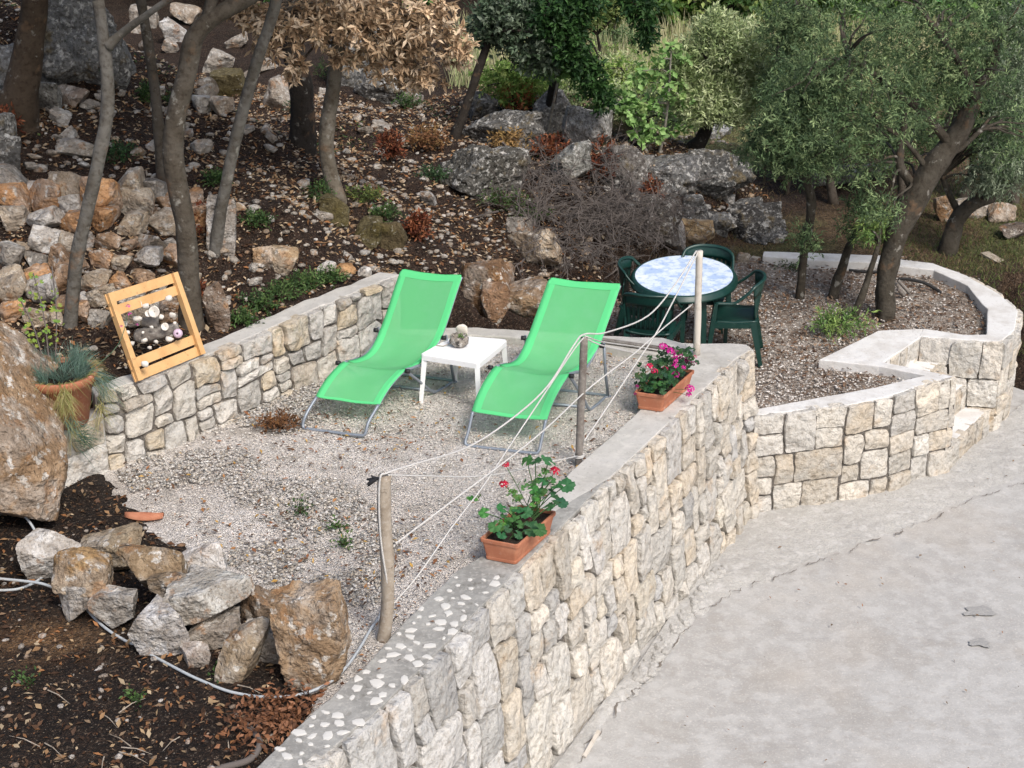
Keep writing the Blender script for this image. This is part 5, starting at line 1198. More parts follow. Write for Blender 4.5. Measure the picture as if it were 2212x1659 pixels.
MG = [(.62, .015, .30), (.50, .01, .24), (.70, .05, .38)]; DM = [(.22, .01, .10), (.32, .01, .16)]; RD = [(.70, .02, .10), (.60, .01, .16)]
for u, v, r, pal, f_ in [(305, 695, .040, MG, .75), (345, 715, .036, MG, .75), (385, 735, .038, MG, .8), (400, 760, .034, DM, .85), (365, 765, .036, MG, .7), (375, 800, .040, MG, .6), (410, 805, .030, MG, .6), (440, 770, .034, DM, .85), (425, 745, .03, DM, .9), (372, 840, .036, MG, .45), (450, 915, .040, MG, .25), (445, 945, .026, MG, .25), (235, 795, .030, RD, .3), (262, 822, .028, RD, .3), (318, 808, .026, RD, .5), (475, 745, .016, RD, .9), (170, 900, .018, DM, .05), (160, 940, .014, DM, .05), (300, 865, .018, RD, .3), (470, 780, .024, DM, .9), (330, 700, .03, DM, .8)]:
    c = H(*z6(u, v), mid.y + Yp.y * (-.5 + f_)); m2 = MB(); bloom(m2, c, r, pal, 46); m2.build('flower', M['petal'], root)
    rp = mid + Yp * (-.45 + .9 * f_); sb.tube([(rp.x, rp.y, hz - .02), c], [.003, .002], 4, (.06, .12, .04))
sb.build('stems', M['leaf'], root)

# ------------------------------------------------------------------ terracotta pot with grasses
pc = Vector((-3.27, 10.72, .458)); pt = thing('terracotta_pot', pc, 'large round terracotta pot of blue-green carnation tufts beside the huge boulder', 'plant pot')
V, Fc = lathe([(.15, 0), (.165, .01), (.225, .33), (.235, .335), (.262, .34), (.27, .39), (.262, .405), (.245, .405), (.235, .36), (.0, .355)], pc, 40); mb = MB(); mb.add(V, Fc); mb.build('pot', M['terracotta'], pt, True)
V, Fc = lathe([(.236, .372), (.12, .385), (.001, .39)], pc, 24, .0); mb = MB(); mb.add(V, Fc); mb.build('potting_soil', M['potsoil'], pt)
def blades(name, base, dirs, ln, wd, pal, m, parent, droop=.5, seg=3, **kw):
    n = len(base); D = dirs / np.linalg.norm(dirs, axis=1)[:, None]; S = np.cross(D, unit(n)); S /= np.linalg.norm(S, axis=1)[:, None]
    ln = ln[:, None]; P_ = [];
    for k in range(seg + 1):
        f_ = k / seg; c = base + D * ln * f_ + np.array([0, 0, -1]) * droop * ln * f_ * f_; w_ = wd * (1 - f_ * .85)
        P_ += [c - S * w_ / 2, c + S * w_ / 2]
    V = np.stack(P_, 1).reshape(-1, 3); i = np.arange(n)[:, None] * (2 * seg + 2); F_ = np.concatenate([i + np.array([[2 * k, 2 * k + 1, 2 * k + 3, 2 * k + 2]]) for k in range(seg)], 1).reshape(-1, 4)
    c = np.array(pal)[npr.integers(0, len(pal), n)] * npr.uniform(.75, 1.25, (n, 1))
    return tag(fast_mesh(name, V, F_, M[m], parent, np.repeat(c, 2 * seg + 2, 0)), **kw)
BG = [(.17, .26, .22), (.13, .22, .18), (.20, .30, .24), (.11, .19, .13)]; YG = [(.40, .38, .14), (.32, .33, .12), (.46, .40, .20)]
base = []; dr = []
for k in range(22):
    a = rnd.uniform(0, 6.28); q = .21 * math.sqrt(rnd.random()); b0 = np.array(pc) + np.array([q * math.cos(a), q * math.sin(a), .39]); m_ = 60
    base.append(b0 + npr.normal(size=(m_, 3)) * .016); d = unit(m_) * .55 + np.array([math.cos(a) * .4, math.sin(a) * .4, 1.0]); dr.append(d)
base = np.concatenate(base); dr = np.concatenate(dr)
blades('tuft', base, dr, npr.uniform(.10, .24, len(base)), .0042, BG, 'leaf', pt, .25)
m_ = 420; a = npr.uniform(0, 6.28, m_); base = np.array(pc) + np.stack([.22 * np.cos(a), .22 * np.sin(a), np.full(m_, .40)], 1); dr = np.stack([np.cos(a) * .8, np.sin(a) * .8, npr.uniform(-.2, .7, m_)], 1) + unit(m_) * .4
blades('dry_tuft', base, dr, npr.uniform(.06, .18, m_), .004, YG, 'leaf', pt, .55)
for (cx, cy, cz, nn, pal, dv) in [(.09, -.265, .33, 200, YG, (0.2, -.3, -1.0)), (.10, -.24, .10, 110, BG + YG, (.3, -.4, -.8)), (.14, -.2, -.03, 130, [(.07, .15, .10), (.10, .18, .13)], (1.0, -.3, .0)), (.28, .0, .30, 110, BG + YG, (.5, -.1, -.8)), (.27, -.05, .12, 60, YG, (.3, -.1, -.8))]:
    base = np.array(pc) + np.array([cx, cy, cz]) + npr.normal(size=(nn, 3)) * np.array([.025, .01, .05]); dr = np.array(dv) + unit(nn) * .75
    blades('hanging_tuft', base, dr, npr.uniform(.08, .20, nn), .004, pal, 'leaf', pt, .15)
mb = MB(); lf = MB()
for k, (a0, a1) in enumerate([((105, 770), (72, 590)), ((120, 770), (112, 575)), ((90, 765), (40, 640))]):
    A = H(*a0, pc.y + .05); B = H(*a1, pc.y + .3); pth = smooth_path([A, A.lerp(B, .5) + Vector((.02, 0, 0)), B], 5); mb.tube(pth, .005, 5)
    for q in range(22):
        c = A.lerp(B, rnd.uniform(.15, 1)) + Vector((rnd.gauss(0, .03), rnd.gauss(0, .03), rnd.gauss(0, .02))); gleaf(lf, c, Vector((rnd.uniform(-1, 1), rnd.uniform(-1, 0), 1)), Vector((rnd.uniform(-1, 1), rnd.uniform(-1, 1), .4)), rnd.uniform(.010, .022), (.22 * rnd.uniform(.8, 1.3), .33, .06))
mb.build('stem', M['twig'], pt); lf.build('shrub_leaves', M['leaf'], pt)
for (px, py, yy) in [(277, 662, 11.05), (280, 680, 11.05), (296, 702, 11.05), (262, 705, 11.05), (151, 880, 10.68)]:
    m2 = MB(); bloom(m2, H(px, py, yy), .018 if py < 690 else .012, [(.70, .10, .42), (.6, .06, .35)], 26); m2.build('flower', M['petal'], pt)
mb = MB(); mb.tube(smooth_path([pc + Vector((.2, -.05, .40)), H(255, 745, 10.9), H(277, 672, 11.05)], 5), .0025, 4, (.12, .2, .12)); mb.build('flower_stalk', M['leaf'], pt)
base = np.array(pc) + np.array([.24, -.02, .38]) + npr.normal(size=(90, 3)) * .03; blades('loose_tuft', base, np.array([.9, -.1, -.35]) + unit(90) * .55, npr.uniform(.12, .32, 90), .0038, BG, 'leaf', pt, .5)

# ------------------------------------------------------------------ wooden frame with driftwood ornament
def zf(u, v): return ((300 + u * .2773) / 1.6076, (900 + v * .2773) / 1.6076)
fr = thing('wooden_frame', G(*zf(900, 1450), .6), 'light pine slatted frame propped on the left wall beside the terracotta pot', 'wooden frame')
B0 = G(*zf(620, 1540), .615); B1 = G(*zf(1480, 1180), .615)
yl = B0.y + .20; yr = B1.y + .20
T0 = H(*zf(235, 440), yl); T1 = H(*zf(1130, 160), yr)
nf = (B1 - B0).cross(T0 - B0).normalized(); nf = nf if nf.y < 0 else -nf
def FP(s_, t): return B0.lerp(B1, s_).lerp(T0.lerp(T1, s_), t)
wd = (B1 - B0).length
for s_ in (.045, .955):
    mb = MB(); mb.beam(FP(s_, 0), FP(s_, 1), .045, .055, nf); mb.build('stile', M['pine'], fr)
for t in (.055, .195, .80, .945):
    mb = MB(); mb.beam(FP(.0, t) - nf * .012, FP(1.0, t) - nf * .012, .075, .014, nf); mb.build('slat', M['pine'], fr)
dw = Vector(FP(.55, .42)) - nf * -.02; orn = thing('shell_ornament', H(*zf(850, 950), yl + .05), 'grey driftwood hung with white seashells and a lilac urchin shell inside the wooden frame', 'ornament')
yo = (yl + yr) / 2 - .02
mb = MB(); mb.tube(smooth_path([H(*zf(600, 960), yo), H(*zf(760, 930), yo), H(*zf(950, 900), yo), H(*zf(1150, 830), yo)], 5), [.035, .045, .055, .06, .06, .065, .065, .06, .06, .055, .055, .05, .045, .04, .035, .03][:16], 10, wob=.5, sq=.6); mb.tube([H(*zf(700, 780), yo + .02), H(*zf(900, 790), yo + .02)], [.03, .045], 9, wob=.5)
mb.build('driftwood', M['woodgrey'], orn, True)
SH = (.74, .70, .64)
for (u, v, r, kind) in [(985, 845, .030, 'cup'), (870, 1035, .018, 'ball'), (1045, 1000, .030, 'whelk'), (725, 1020, .026, 'spiky'), (935, 720, .024, 'spiky'), (775, 680, .026, 'cup'), (480, 810, .022, 'cup'), (640, 750, .034, 'whelk'), (515, 920, .020, 'spiky'), (705, 920, .012, 'spiky'), (1105, 800, .015, 'spiky'), (815, 850, .016, 'spiky'), (790, 1110, .018, 'spiky'), (925, 1120, .013, 'ball'), (735, 1310, .028, 'ball'), (640, 570, .038, 'cup'), (850, 660, .044, 'cup'), (740, 590, .028, 'ball'), (540, 610, .0, ''), (560, 1060, .026, 'whelk'), (1030, 490, .028, 'spiky'), (1080, 700, .026, 'spiky')]:
    if not kind: continue
    c = H(*zf(u, v), yo - .065 if v < 1250 else B0.y + .03); sh = MB()
    if kind == 'cup': V, Fc = lathe([(.2 * r, -.25 * r), (.8 * r, -.1 * r), (r, .3 * r), (.8 * r, .25 * r), (.1 * r, -.1 * r)], (0, 0, 0), 14, .12); Rm = Matrix.Rotation(math.radians(65), 3, 'X')
    else:
        P_, F2 = rock_verts(int(u), (2 * r, 1.5 * r, 1.8 * r) if kind != 'whelk' else (2.2 * r, 1.3 * r, 1.4 * r), 14, 2, .30 if kind == 'spiky' else .03); V = [tuple(p) for p in P_]; Fc = [tuple(int(q) for q in f_) for f_ in F2]; Rm = Matrix.Identity(3)
    sh.add([Rm @ Vector(v_) + c for v_ in V], Fc, tuple(x * (.82 + .26 * ((u * 7 % 10) / 10)) for x in SH)); sh.build('seashell', M['shell'], orn, True)
c = H(*zf(1145, 930), yo - .07); V, Fc = lathe([(.008, .024), (.02, .026), (.034, .012), (.037, -.004), (.03, -.022), (.012, -.03), (.001, -.03)], (0, 0, 0), 20)
Rm = Matrix.Rotation(math.radians(70), 3, 'X'); sh = MB(); sh.add([Rm @ Vector(v_) + c for v_ in V], Fc, (.58, .44, .56)); sh.build('urchin_shell', M['shell'], orn, True)

# ------------------------------------------------------------------ hoses and scraps on the ground
def hose(pts, r, m, label, name='hose', cat='hose'):
    mb = MB(); mb.tube(smooth_path(pts, 6), r, 7); return tag(mb.build(name, M[m], None, True), label, cat)
hose([H(-30, 1075, 9.6), G(0, 1083, .25), G(35, 1100, .20), G(62, 1125, .14), G(84, 1163, .05), G(92, 1185, .02)], .0095, 'hose', 'pale cable loop emerging at the left edge above the foreground rock heap')
hose([H(-30, 1246, 9.0), G(0, 1250, .12), G(60, 1256, .12), G(95, 1262, .12), G(130, 1275, .06)], .0095, 'hose', 'pale cable entering from the left edge into the foreground rock heap, upper one')
hose([H(-30, 1272, 9.0), G(0, 1275, .05), G(40, 1272, .05), G(75, 1258, .06), G(100, 1240, .05)], .0095, 'hose', 'pale cable entering from the left edge into the foreground rock heap, lower one')
hose([G(150, 1268, .05), G(170, 1290, .05), G(195, 1325, .05), G(235, 1362, .05), G(300, 1400, .03), G(385, 1446, .055), G(430, 1468, .055), G(500, 1495, .055), G(580, 1506, .055), G(650, 1500, .05), G(710, 1475, .05), G(750, 1438, .05), G(780, 1395, .05), G(803, 1355, .04), G(822, 1328, .05), G(838, 1280, .1), G(850, 1240, .12)], .0095, 'hose', 'long pale cable winding from the rock heap along its foot to the nearest fence post')
zt = ZG2 + .03
hose([G(*z3(1500, 1580), zt + .05), G(*z3(1560, 1582), zt + .06), G(*z3(1640, 1600), zt + .05), G(*z3(1700, 1630), zt + .02), G(*z3(1740, 1655), zt)], .018, 'blackhose', 'thick black pipe arching over the gravel right of the main olive trunk', 'pipe', 'pipe')
hose([G(*z3(1220, 1530), zt), G(*z3(1300, 1537), zt), G(*z3(1400, 1542), zt)], .016, 'blackhose', 'black pipe lying behind the olive trunks', 'pipe', 'pipe')
for i, (a, b, lab) in enumerate([((1500, 1590), (1565, 1659), 'dark stake on the ground right of the main olive trunk, the upper one'), ((1490, 1610), (1540, 1665), 'dark stake on the ground right of the main olive trunk, the lower one'), ((1500, 1640), (1530, 1675), 'short dark stake on the ground right of the main olive trunk, closest to it')]):
    hose([G(*z3(*a), zt + .1), G(*z3(*b), zt)], .02, 'woodgrey', lab, 'stake', 'stake')
mb = MB(); a = T(*z3(1985, 1448)); b = T(2225, 608); mb.beam(a + Vector((0, 0, .03)), b + Vector((0, 0, .03)), .12, .03); tag(mb.build('timber_board', M['wood'], None), 'long grey board lying on the grass at the right edge', 'board')
# terracotta tile shard and bark
mb = MB(); c = G(312, 1115, .04); V = []
for i in range(9):
    for j in range(3): V.append(c + Vector(((i - 4) * .034, (j - 1) * .06 * (1 - ((i - 4) / 5) ** 2), .035 - .03 * (j - 1) ** 2 - .001 * i)))
mb.add(V, [(i * 3 + j, (i + 1) * 3 + j, (i + 1) * 3 + j + 1, i * 3 + j + 1) for i in range(8) for j in range(2)]); o = mb.build('tile_shard', M['terracotta'], None, True); o.modifiers.new('t', 'SOLIDIFY').thickness = .012; tag(o, 'long orange curved shard on the soil behind the foreground rock heap', 'shard')
hose([G(905, 1490, .03) + Vector((-1.0, -.3, 0)), G(560, 1600, .06), G(540, 1640, .05), G(480, 1659, .03), G(420, 1680, .02)], [.012, .03, .028, .022, .012] if False else .02, 'twig', 'reddish dead branch on the soil next to the pebbled wall top', 'branch', 'branch')
c0 = G(620, 1560, .05); n = 900
P_ = np.array(c0) + npr.normal(size=(n, 3)) * np.array([.18, .16, .035]); P_[:, 2] = np.abs(P_[:, 2] - .05) + .05
k = P_[:, 0] < (-1.50 + (P_[:, 1] - 7.0) * .49) + .02; P_ = P_[k]; n = len(P_)
leaves('leaf_heap', P_, unit(n) * np.array([1, 1, .5]), unit(n) + np.array([0, 0, 1.0]), npr.uniform(.03, .06, n), npr.uniform(.015, .03, n), [(.22, .10, .05), (.16, .07, .035), (.28, .14, .08), (.10, .05, .03)], 'dryleaf', label='heap of curled rust-brown leaves next to the pebbled wall top', cat='leaf heap', kind='stuff')
# twigs on the foreground soil
for i in range(12):
    a = G(rnd.uniform(20, 560), rnd.uniform(1420, 1650), .05); d = Vector((rnd.uniform(-.2, .2), rnd.uniform(-.15, .15), 0)); mb = MB(); mb.tube([a, a + d * .5 + Vector((0, 0, .015)), a + d], [.004, .003, .001], 5); tag(mb.build('twig', M['wood'], None), 'thin dry twig on the dark foreground soil', 'twig', 'twigs on the foreground soil')

# ------------------------------------------------------------------ trees
def crown_points(blobs, n, R=npr, shell=.55):
    """blobs: (centre, (rx,ry,rz), weight)"""
    w_ = np.array([b[2] for b in blobs], float); w_ /= w_.sum(); idx_ = R.choice(len(blobs), n, p=w_)
    C_ = np.array([b[0][:] for b in blobs])[idx_]; Rd = np.array([b[1] for b in blobs])[idx_]
    r = R.uniform(0, 1, n) ** (1 / 2.2) * 1.0; u = unit(n); return C_ + u * Rd * r[:, None], u
def branch_tubes(mb, starts, ends, r0, r1, col, droop=.15):
    for a, b in zip(starts, ends):
        a = Vector(a); b = Vector(b); L = (b - a).length; m1 = a.lerp(b, .35) + Vector((rnd.gauss(0, .07), rnd.gauss(0, .07), .10)) * L; m2 = a.lerp(b, .7) + Vector((rnd.gauss(0, .06), rnd.gauss(0, .06), .06)) * L
        P_ = smooth_path([a, m1, m2, b], 3); n = len(P_); mb.tube(P_, [r0 + (r1 - r0) * i / (n - 1) for i in range(n)], 5, col, caps=False)
def foliage(name, blobs, nclus, per, spread, ln, wd, pal, m, parent, up=.2, rosette=False, fold=.25, cvar=.2, dirbias=(0, 0, 0), curl=0.1, outward=.5, cmask=None):
    Cc, U = crown_points(blobs, nclus)
    if cmask is not None: k = cmask(Cc); Cc, U = Cc[k], U[k]
    nc = len(Cc); n = nc * per; c = np.repeat(Cc, per, 0); u = np.repeat(U, per, 0)
    tw = unit(nc) * .9 + U * outward + np.array([0, 0, up]) + np.array(dirbias); tw /= np.linalg.norm(tw, axis=1)[:, None]; twr = np.repeat(tw, per, 0)
    f_ = np.tile(np.linspace(0, 1, per), nc)[:, None]
    if rosette: P_ = c + unit(n) * spread * .12; D = unit(n) + twr * .5
    else: P_ = c + twr * spread * (f_ - .3) + unit(n) * spread * .08; D = unit(n) * .85 + twr * .9
    cl = np.array(pal)[npr.integers(0, len(pal), nc)] * npr.uniform(1 - cvar, 1 + cvar, (nc, 1)); cl = np.repeat(cl, per, 0)
    Nn = unit(n) * .7 + np.array([0, -.2, .8])
    return leaves(name, P_, D, Nn, npr.uniform(.7, 1.2, n) * ln, npr.uniform(.8, 1.2, n) * wd, pal, m, parent, cvar=.15, fold=fold, curl=curl, cols=cl), Cc
def blob(px, py, rx, ry, y, dep=None, w_=None):
    c = H(px, py, y); D = (c - Vector((0, 0, CZ))).length; a, b = rx * D / FPX, ry * D / FPX
    return (c, (a, dep if dep else (a + b) / 2, b), w_ if w_ else a * b)
def tree(name, label, trunk_px, widths, colr, base=None, cat='tree', group=None, dy=0.0, z_ext=None, twist=0.0, wob=.12, depth=None):
    b0 = T(*trunk_px[0]) if base is None else base
    y0 = b0.y; pts = [b0 - Vector((0, 0, .12)), b0]; n = len(trunk_px)
    for i, p in enumerate(trunk_px[1:]): pts.append(H(p[0], p[1], y0 + dy * (i + 1) / n))
    D = (b0 - Vector((0, 0, CZ))).length; ws = [widths[0]] + list(widths); R_ = [w_ * D / FPX / 2 for w_ in ws]
    if z_ext: pts.append(pts[-1] + Vector((z_ext[0], z_ext[1], z_ext[2]))); R_.append(R_[-1] * .6)
    P_ = smooth_path(pts, 6); RR = [R_[min(i // 6, len(R_) - 1)] * (1 - (i % 6) / 6) + R_[min(i // 6 + 1, len(R_) - 1)] * (i % 6) / 6 for i in range(len(P_))]
    root = thing(name, b0, label, cat, group); mb = MB(); mb.tube(P_, RR, 14, colr, wob=wob)
    return root, mb, P_, RR
def top_crown(root, mb, top, r0, col, pal, n=520, rad=(1.3, 1.3, .8), ln=.075, wd=.035, lift=.9):
    """crown that stands above the picture, where the trunk leads"""
    bl_ = [(top + Vector((rnd.uniform(-.5, .5), rnd.uniform(-.3, .6), lift + .4 * k)), rad, 1) for k in range(3)]
    zmin = lambda C_: C_[:, 2] > 5.6 - C_[:, 1] * .193 + .16
    o, Cc = foliage('crown', bl_, n, 9, .22, ln, wd, pal, 'leaf', root, cmask=zmin)
    if len(Cc): branch_tubes(mb, [top] * min(14, len(Cc)), Cc[:14], r0, .008, col)
GB = (.125, .118, .105); GB2 = (.085, .073, .058); DB = (.030, .025, .021); BB = (.065, .047, .032); LB_ = (.17, .15, .12)
OAK = [(.06, .11, .03), (.08, .14, .04), (.05, .09, .03)]
defs = [
 ('oak_tree', 'thick brown trunk flaring at its foot, at the far left edge on the slope', [(28, 262), (44, 205), (60, 120), (70, 50), (76, -10)], [112, 74, 60, 54, 52], BB, 0.0),
 ('young_oak', 'slim pale grey trunk rising behind the terracotta pot, forked near the top', [(152, 705), (158, 630), (168, 545), (192, 440), (214, 340), (232, 235), (228, 130), (212, 0)], [30, 28, 28, 27, 27, 27, 25, 23], GB, .1),
 ('young_oak', 'thin straight grey-brown trunk between the slim pale trunk and the thick curved one', [(352, 398), (344, 300), (335, 200), (322, 105), (303, -8)], [25, 23, 22, 21, 21], GB2, 0.0),
 ('young_oak', 'thick dark grey trunk that snakes upward and bends right, behind the wooden frame', [(414, 705), (408, 600), (402, 500), (383, 400), (374, 340), (380, 250), (404, 160), (418, 85), (455, 42), (520, 5), (560, -20)], [56, 42, 42, 42, 42, 41, 40, 38, 36, 32, 30], GB2, .1),
 ('young_oak', 'smooth grey trunk leaning to the right from the tall pale rock', [(464, 548), (480, 440), (512, 290), (556, 130), (588, 35), (602, -20)], [28, 25, 25, 24, 23, 22], GB, .1),
 ('oak_tree', 'very dark rough oak trunk in the middle of the slope, under the tan dry leaves', [(652, 318), (654, 250), (645, 160), (620, 70), (604, -10)], [64, 52, 50, 46, 42], DB, .1),
 ('young_oak', 'lichen-pale trunk with a dark foot, carrying the tan dead leaves', [(728, 432), (712, 370), (705, 300), (716, 215), (728, 120), (738, 40), (745, -15)], [42, 33, 32, 31, 30, 28, 26], LB_, .1),
 ('young_oak', 'thin dark trunk leaning right at the upper middle, with grey green leaves', [(982, 300), (1005, 235), (1032, 155), (1052, 95), (1060, 50)], [22, 19, 18, 17, 14], DB, .2),
]
TR = []
for i, (nm, lab, px, ws, c, dy) in enumerate(defs):
    root, mb, P_, RR = tree(nm, lab, px, ws, c, dy=dy, cat='tree'); TR.append((root, mb, P_, RR, c))
# side branch of the slim trunk, dead twigs
root, mb, P_, RR, c = TR[1]; y0 = P_[-8].y; mb.tube(smooth_path([H(232, 100, y0), H(268, 68, y0), H(320, 30, y0 - .1), (H(390, -20, y0 - .2))], 4), [.05, .04, .035, .03, .03, .03, .028, .026, .025, .024, .023, .022, .02], 8, c)
root, mb, P_, RR, c = TR[3]; mb.tube(smooth_path([P_[-14], P_[-14] + Vector((.1, .05, .5)), P_[-14] + Vector((.0, .1, 1.4))], 4), [.05, .05, .045, .04, .04, .035, .03, .03, .03], 8, c)
# tan dead crown
TAN = [(.54, .39, .25), (.60, .46, .31), (.42, .29, .18), (.64, .51, .37), (.26, .18, .11)]
root, mb, P_, RR, c = TR[6]; y7 = P_[0].y
bl_ = [blob(660, 60, 70, 45, y7 - .5), blob(755, 45, 80, 55, y7 - .4), blob(830, 60, 90, 70, y7 - .3), blob(925, 60, 80, 62, y7 - .2), blob(985, 110, 52, 36, y7 - .3), blob(860, 130, 90, 55, y7 - .1), blob(905, 175, 60, 32, y7 - .1), blob(640, 150, 22, 35, y7 - .5, w_=.02), blob(560, 45, 60, 36, y7 - .6), blob(575, 100, 38, 36, y7 - .6, w_=.03), blob(700, 20, 130, 30, y7 - .2), blob(800, 10, 170, 30, y7 + .1), blob(745, 120, 45, 26, y7 - .3, w_=.03), blob(520, 20, 40, 22, y7 - .6, w_=.02)]
o, Cc = foliage('dry_crown', bl_, 900, 8, .075, .084, .029, TAN, 'dryleaf', root, up=-.1, rosette=True, fold=.3, cvar=.28, outward=.3, dirbias=(.25, -.2, 0))
starts = [P_[len(P_) - 3 - (k % 9)] for k in range(60)]; branch_tubes(mb, starts, Cc[:60], .012, .004, (.10, .08, .06))
top_crown(TR[0][0], TR[0][1], TR[0][2][-1], .06, BB, OAK); top_crown(TR[1][0], TR[1][1], TR[1][2][-1], .03, GB, OAK); top_crown(TR[2][0], TR[2][1], TR[2][2][-1], .03, GB2, OAK)
top_crown(TR[3][0], TR[3][1], TR[3][2][-1], .03, GB2, OAK); top_crown(TR[4][0], TR[4][1], TR[4][2][-1], .03, GB, OAK); top_crown(TR[5][0], TR[5][1], TR[5][2][-1], .05, DB, OAK, n=700)
# grey green crown of the dark leaning trunk
root, mb, P_, RR, c = TR[7]; y8 = P_[-1].y
bl_ = [blob(1090, 40, 70, 60, y8), blob(1150, 90, 60, 60, y8 - .2), blob(1130, 20, 90, 40, y8), blob(1060, 60, 45, 50, y8), blob(1175, 130, 40, 30, y8 - .2)]
o, Cc = foliage('crown', bl_, 800, 10, .16, .075, .034, [(.15, .20, .13), (.10, .15, .09), (.20, .25, .18), (.06, .10, .05)], 'leaf', root, cvar=.25)
branch_tubes(mb, [P_[-1 - (k % 5)] for k in range(26)], Cc[:26], .03, .006, DB)
for root, mb, P_, RR, c in TR: mb.build('trunk', M['bark'], root, True)
# dark hanging laurel
def simple_tree(name, label, base, top, r0, bcol, bl_, nclus, per, spread, ln, wd, pal, nb=20, up=.2, cat='tree', group=None, cv=.22, outward=.5, mids=None, rosette=False):
    root = thing(name, base, label, cat, group); mb = MB(); P_ = smooth_path([base - Vector((0, 0, .15)), base] + (mids or [base.lerp(top, .5) + Vector((rnd.gauss(0, .06), rnd.gauss(0, .06), 0))]) + [top], 5); n = len(P_)
    mb.tube(P_, [r0 * (1.25 - .8 * i / (n - 1)) for i in range(n)], 10, bcol, wob=.18)
    o, Cc = foliage('crown', bl_, nclus, per, spread, ln, wd, pal, 'leaf', root, up=up, cvar=cv, outward=outward, rosette=rosette)
    st_ = []
    for e in Cc[:nb]:
        d = [(p - Vector(e)).length for p in P_[n // 3:]]; st_.append(P_[n // 3 + int(np.argmin(d))])
    branch_tubes(mb, st_, Cc[:nb], r0 * .4, .005, bcol); mb.build('trunk', M['bark'], root, True); return root, Cc
DG_ = [(.022, .065, .018), (.035, .09, .022), (.015, .045, .014), (.05, .12, .03)]
yL = 18.0; b0 = Vector((H(1180, 250, yL + 1.2).x, yL + 1.2, 0)); b0.z = Tz(b0.x, b0.y)
simple_tree('laurel_tree', 'dark glossy evergreen whose boughs hang down in front of the green clearing', b0, H(1250, -60, yL + .4), .07, DB,
 [blob(1195, 30, 42, 60, yL), blob(1230, 70, 36, 60, yL), blob(1252, 130, 30, 44, yL - .1), blob(1280, 175, 28, 38, yL - .1), blob(1300, 215, 18, 26, yL - .1), blob(1375, 10, 46, 26, yL), blob(1395, 70, 14, 36, yL - .1), blob(1260, 10, 40, 30, yL)], 800, 10, .16, .072, .032, DG_, nb=40, up=-.35)
OL = [(.38, .46, .22), (.47, .54, .29), (.28, .36, .16), (.54, .60, .35)]  # leaf tones lightened so the colour carries the pale haze of distance
# bright shrubs beyond the ridge
LG = [(.22, .36, .08), (.30, .44, .12), (.16, .27, .06), (.38, .47, .15)]  # raised greens: hazy brightness beyond the ridge is put into the colour
for i, (px, pyb, h_, blobs_, pal, lab, nm) in enumerate([
    (1110, 215, 100, [(1085, 175, 60, 36), (1150, 165, 70, 40), (1120, 200, 60, 26)], LG, 'yellow-green bush beyond the ridge, left of the orange dead shrub', 'bush'),
    (1215, 195, 90, [(1190, 150, 40, 40), (1240, 170, 40, 25)], LG, 'yellow-green bush beyond the ridge under the hanging evergreen', 'bush'),
    (1290, 70, 90, [(1290, 25, 60, 36), (1345, 10, 50, 30)], [(.20, .26, .08), (.26, .31, .11), (.13, .19, .06)], 'pale yellow-green bush seen through the gap in the evergreen boughs', 'bush'),
    (1330, 130, 40, [(1330, 90, 50, 26), (1300, 120, 40, 20)], [(.17, .25, .11), (.12, .19, .08), (.22, .30, .15)], 'soft green bush at the left end of the straw meadow', 'bush')]):
    yb = 19.5 + i * 1.7 + (3 if i > 1 else 0); b = H(px, pyb, yb); b.z = min(b.z, Tz(b.x, yb) + .05) if i < 2 else Tz(b.x, yb)
    simple_tree(nm, lab, b, b + Vector((0, 0, .7)), .04, DB, [blob(*q, yb) for q in blobs_], 420, 10, .16, .06, .028, pal, nb=10, cat='bush')
R = random.Random(18)
for i in range(9):
    px = 1250 + i * 36 + R.uniform(-10, 10); pyb = R.uniform(165, 300); b = T(px, pyb, t0=17.5) if pyb > 200 else T(px, pyb, t0=20); yb = b.y
    simple_tree('bush', '%s bush in the open ground beyond the ridge' % ('bright green' if i % 2 else 'silver-green'), b, b + Vector((0, 0, .4)), .03, DB, [(b + Vector((R.uniform(-.2, .2), 0, .25)), (R.uniform(.4, .7), .4, R.uniform(.3, .5)), 1) for _ in range(2)], 170, 9, .13, .06, .026, LG if i % 2 else OL, nb=6, cat='bush')
# fig saplings
FIGC = [(.24, .42, .13), (.30, .48, .17), (.18, .32, .10), (.38, .53, .20)]  # brightness of the lit clearing is painted into these leaf tones
for i, (base, mids, top, bl2, lab) in enumerate([
    ((1180, 300), [(1200, 200)], (1215, 110), [(1215, 130, 34, 28), (1190, 160, 30, 20), (1232, 150, 24, 18)], 'slender sapling with a few big light leaves in front of the grey crest rock'),
    ((1425, 330), [(1440, 250)], (1450, 110), [(1440, 120, 50, 34), (1420, 170, 44, 30), (1460, 210, 50, 30), (1405, 230, 34, 22), (1370, 165, 44, 26)], 'young fig tree with bright lobed leaves, left of the grey olive'),
    ((1398, 330), [(1380, 300)], (1350, 225), [(1365, 240, 40, 24), (1330, 210, 36, 20), (1395, 285, 40, 26)], 'low fig sapling leaning left above the crest'),
    ((1510, 310), [(1500, 280)], (1490, 240), [(1490, 250, 55, 26), (1520, 225, 40, 22), (1455, 275, 36, 20)], 'small fig tree with bright leaves in front of the grey olive trunk')]):
    b = T(*base, t0=12); yb = b.y
    simple_tree('fig_sapling', lab, b, H(*top, yb), .022, (.25, .24, .21), [blob(*q, yb) for q in bl2], 80, 6, .12, .085, .060, FIGC, nb=14, cat='sapling', mids=[H(*q, yb) for q in mids], outward=.2, rosette=True)
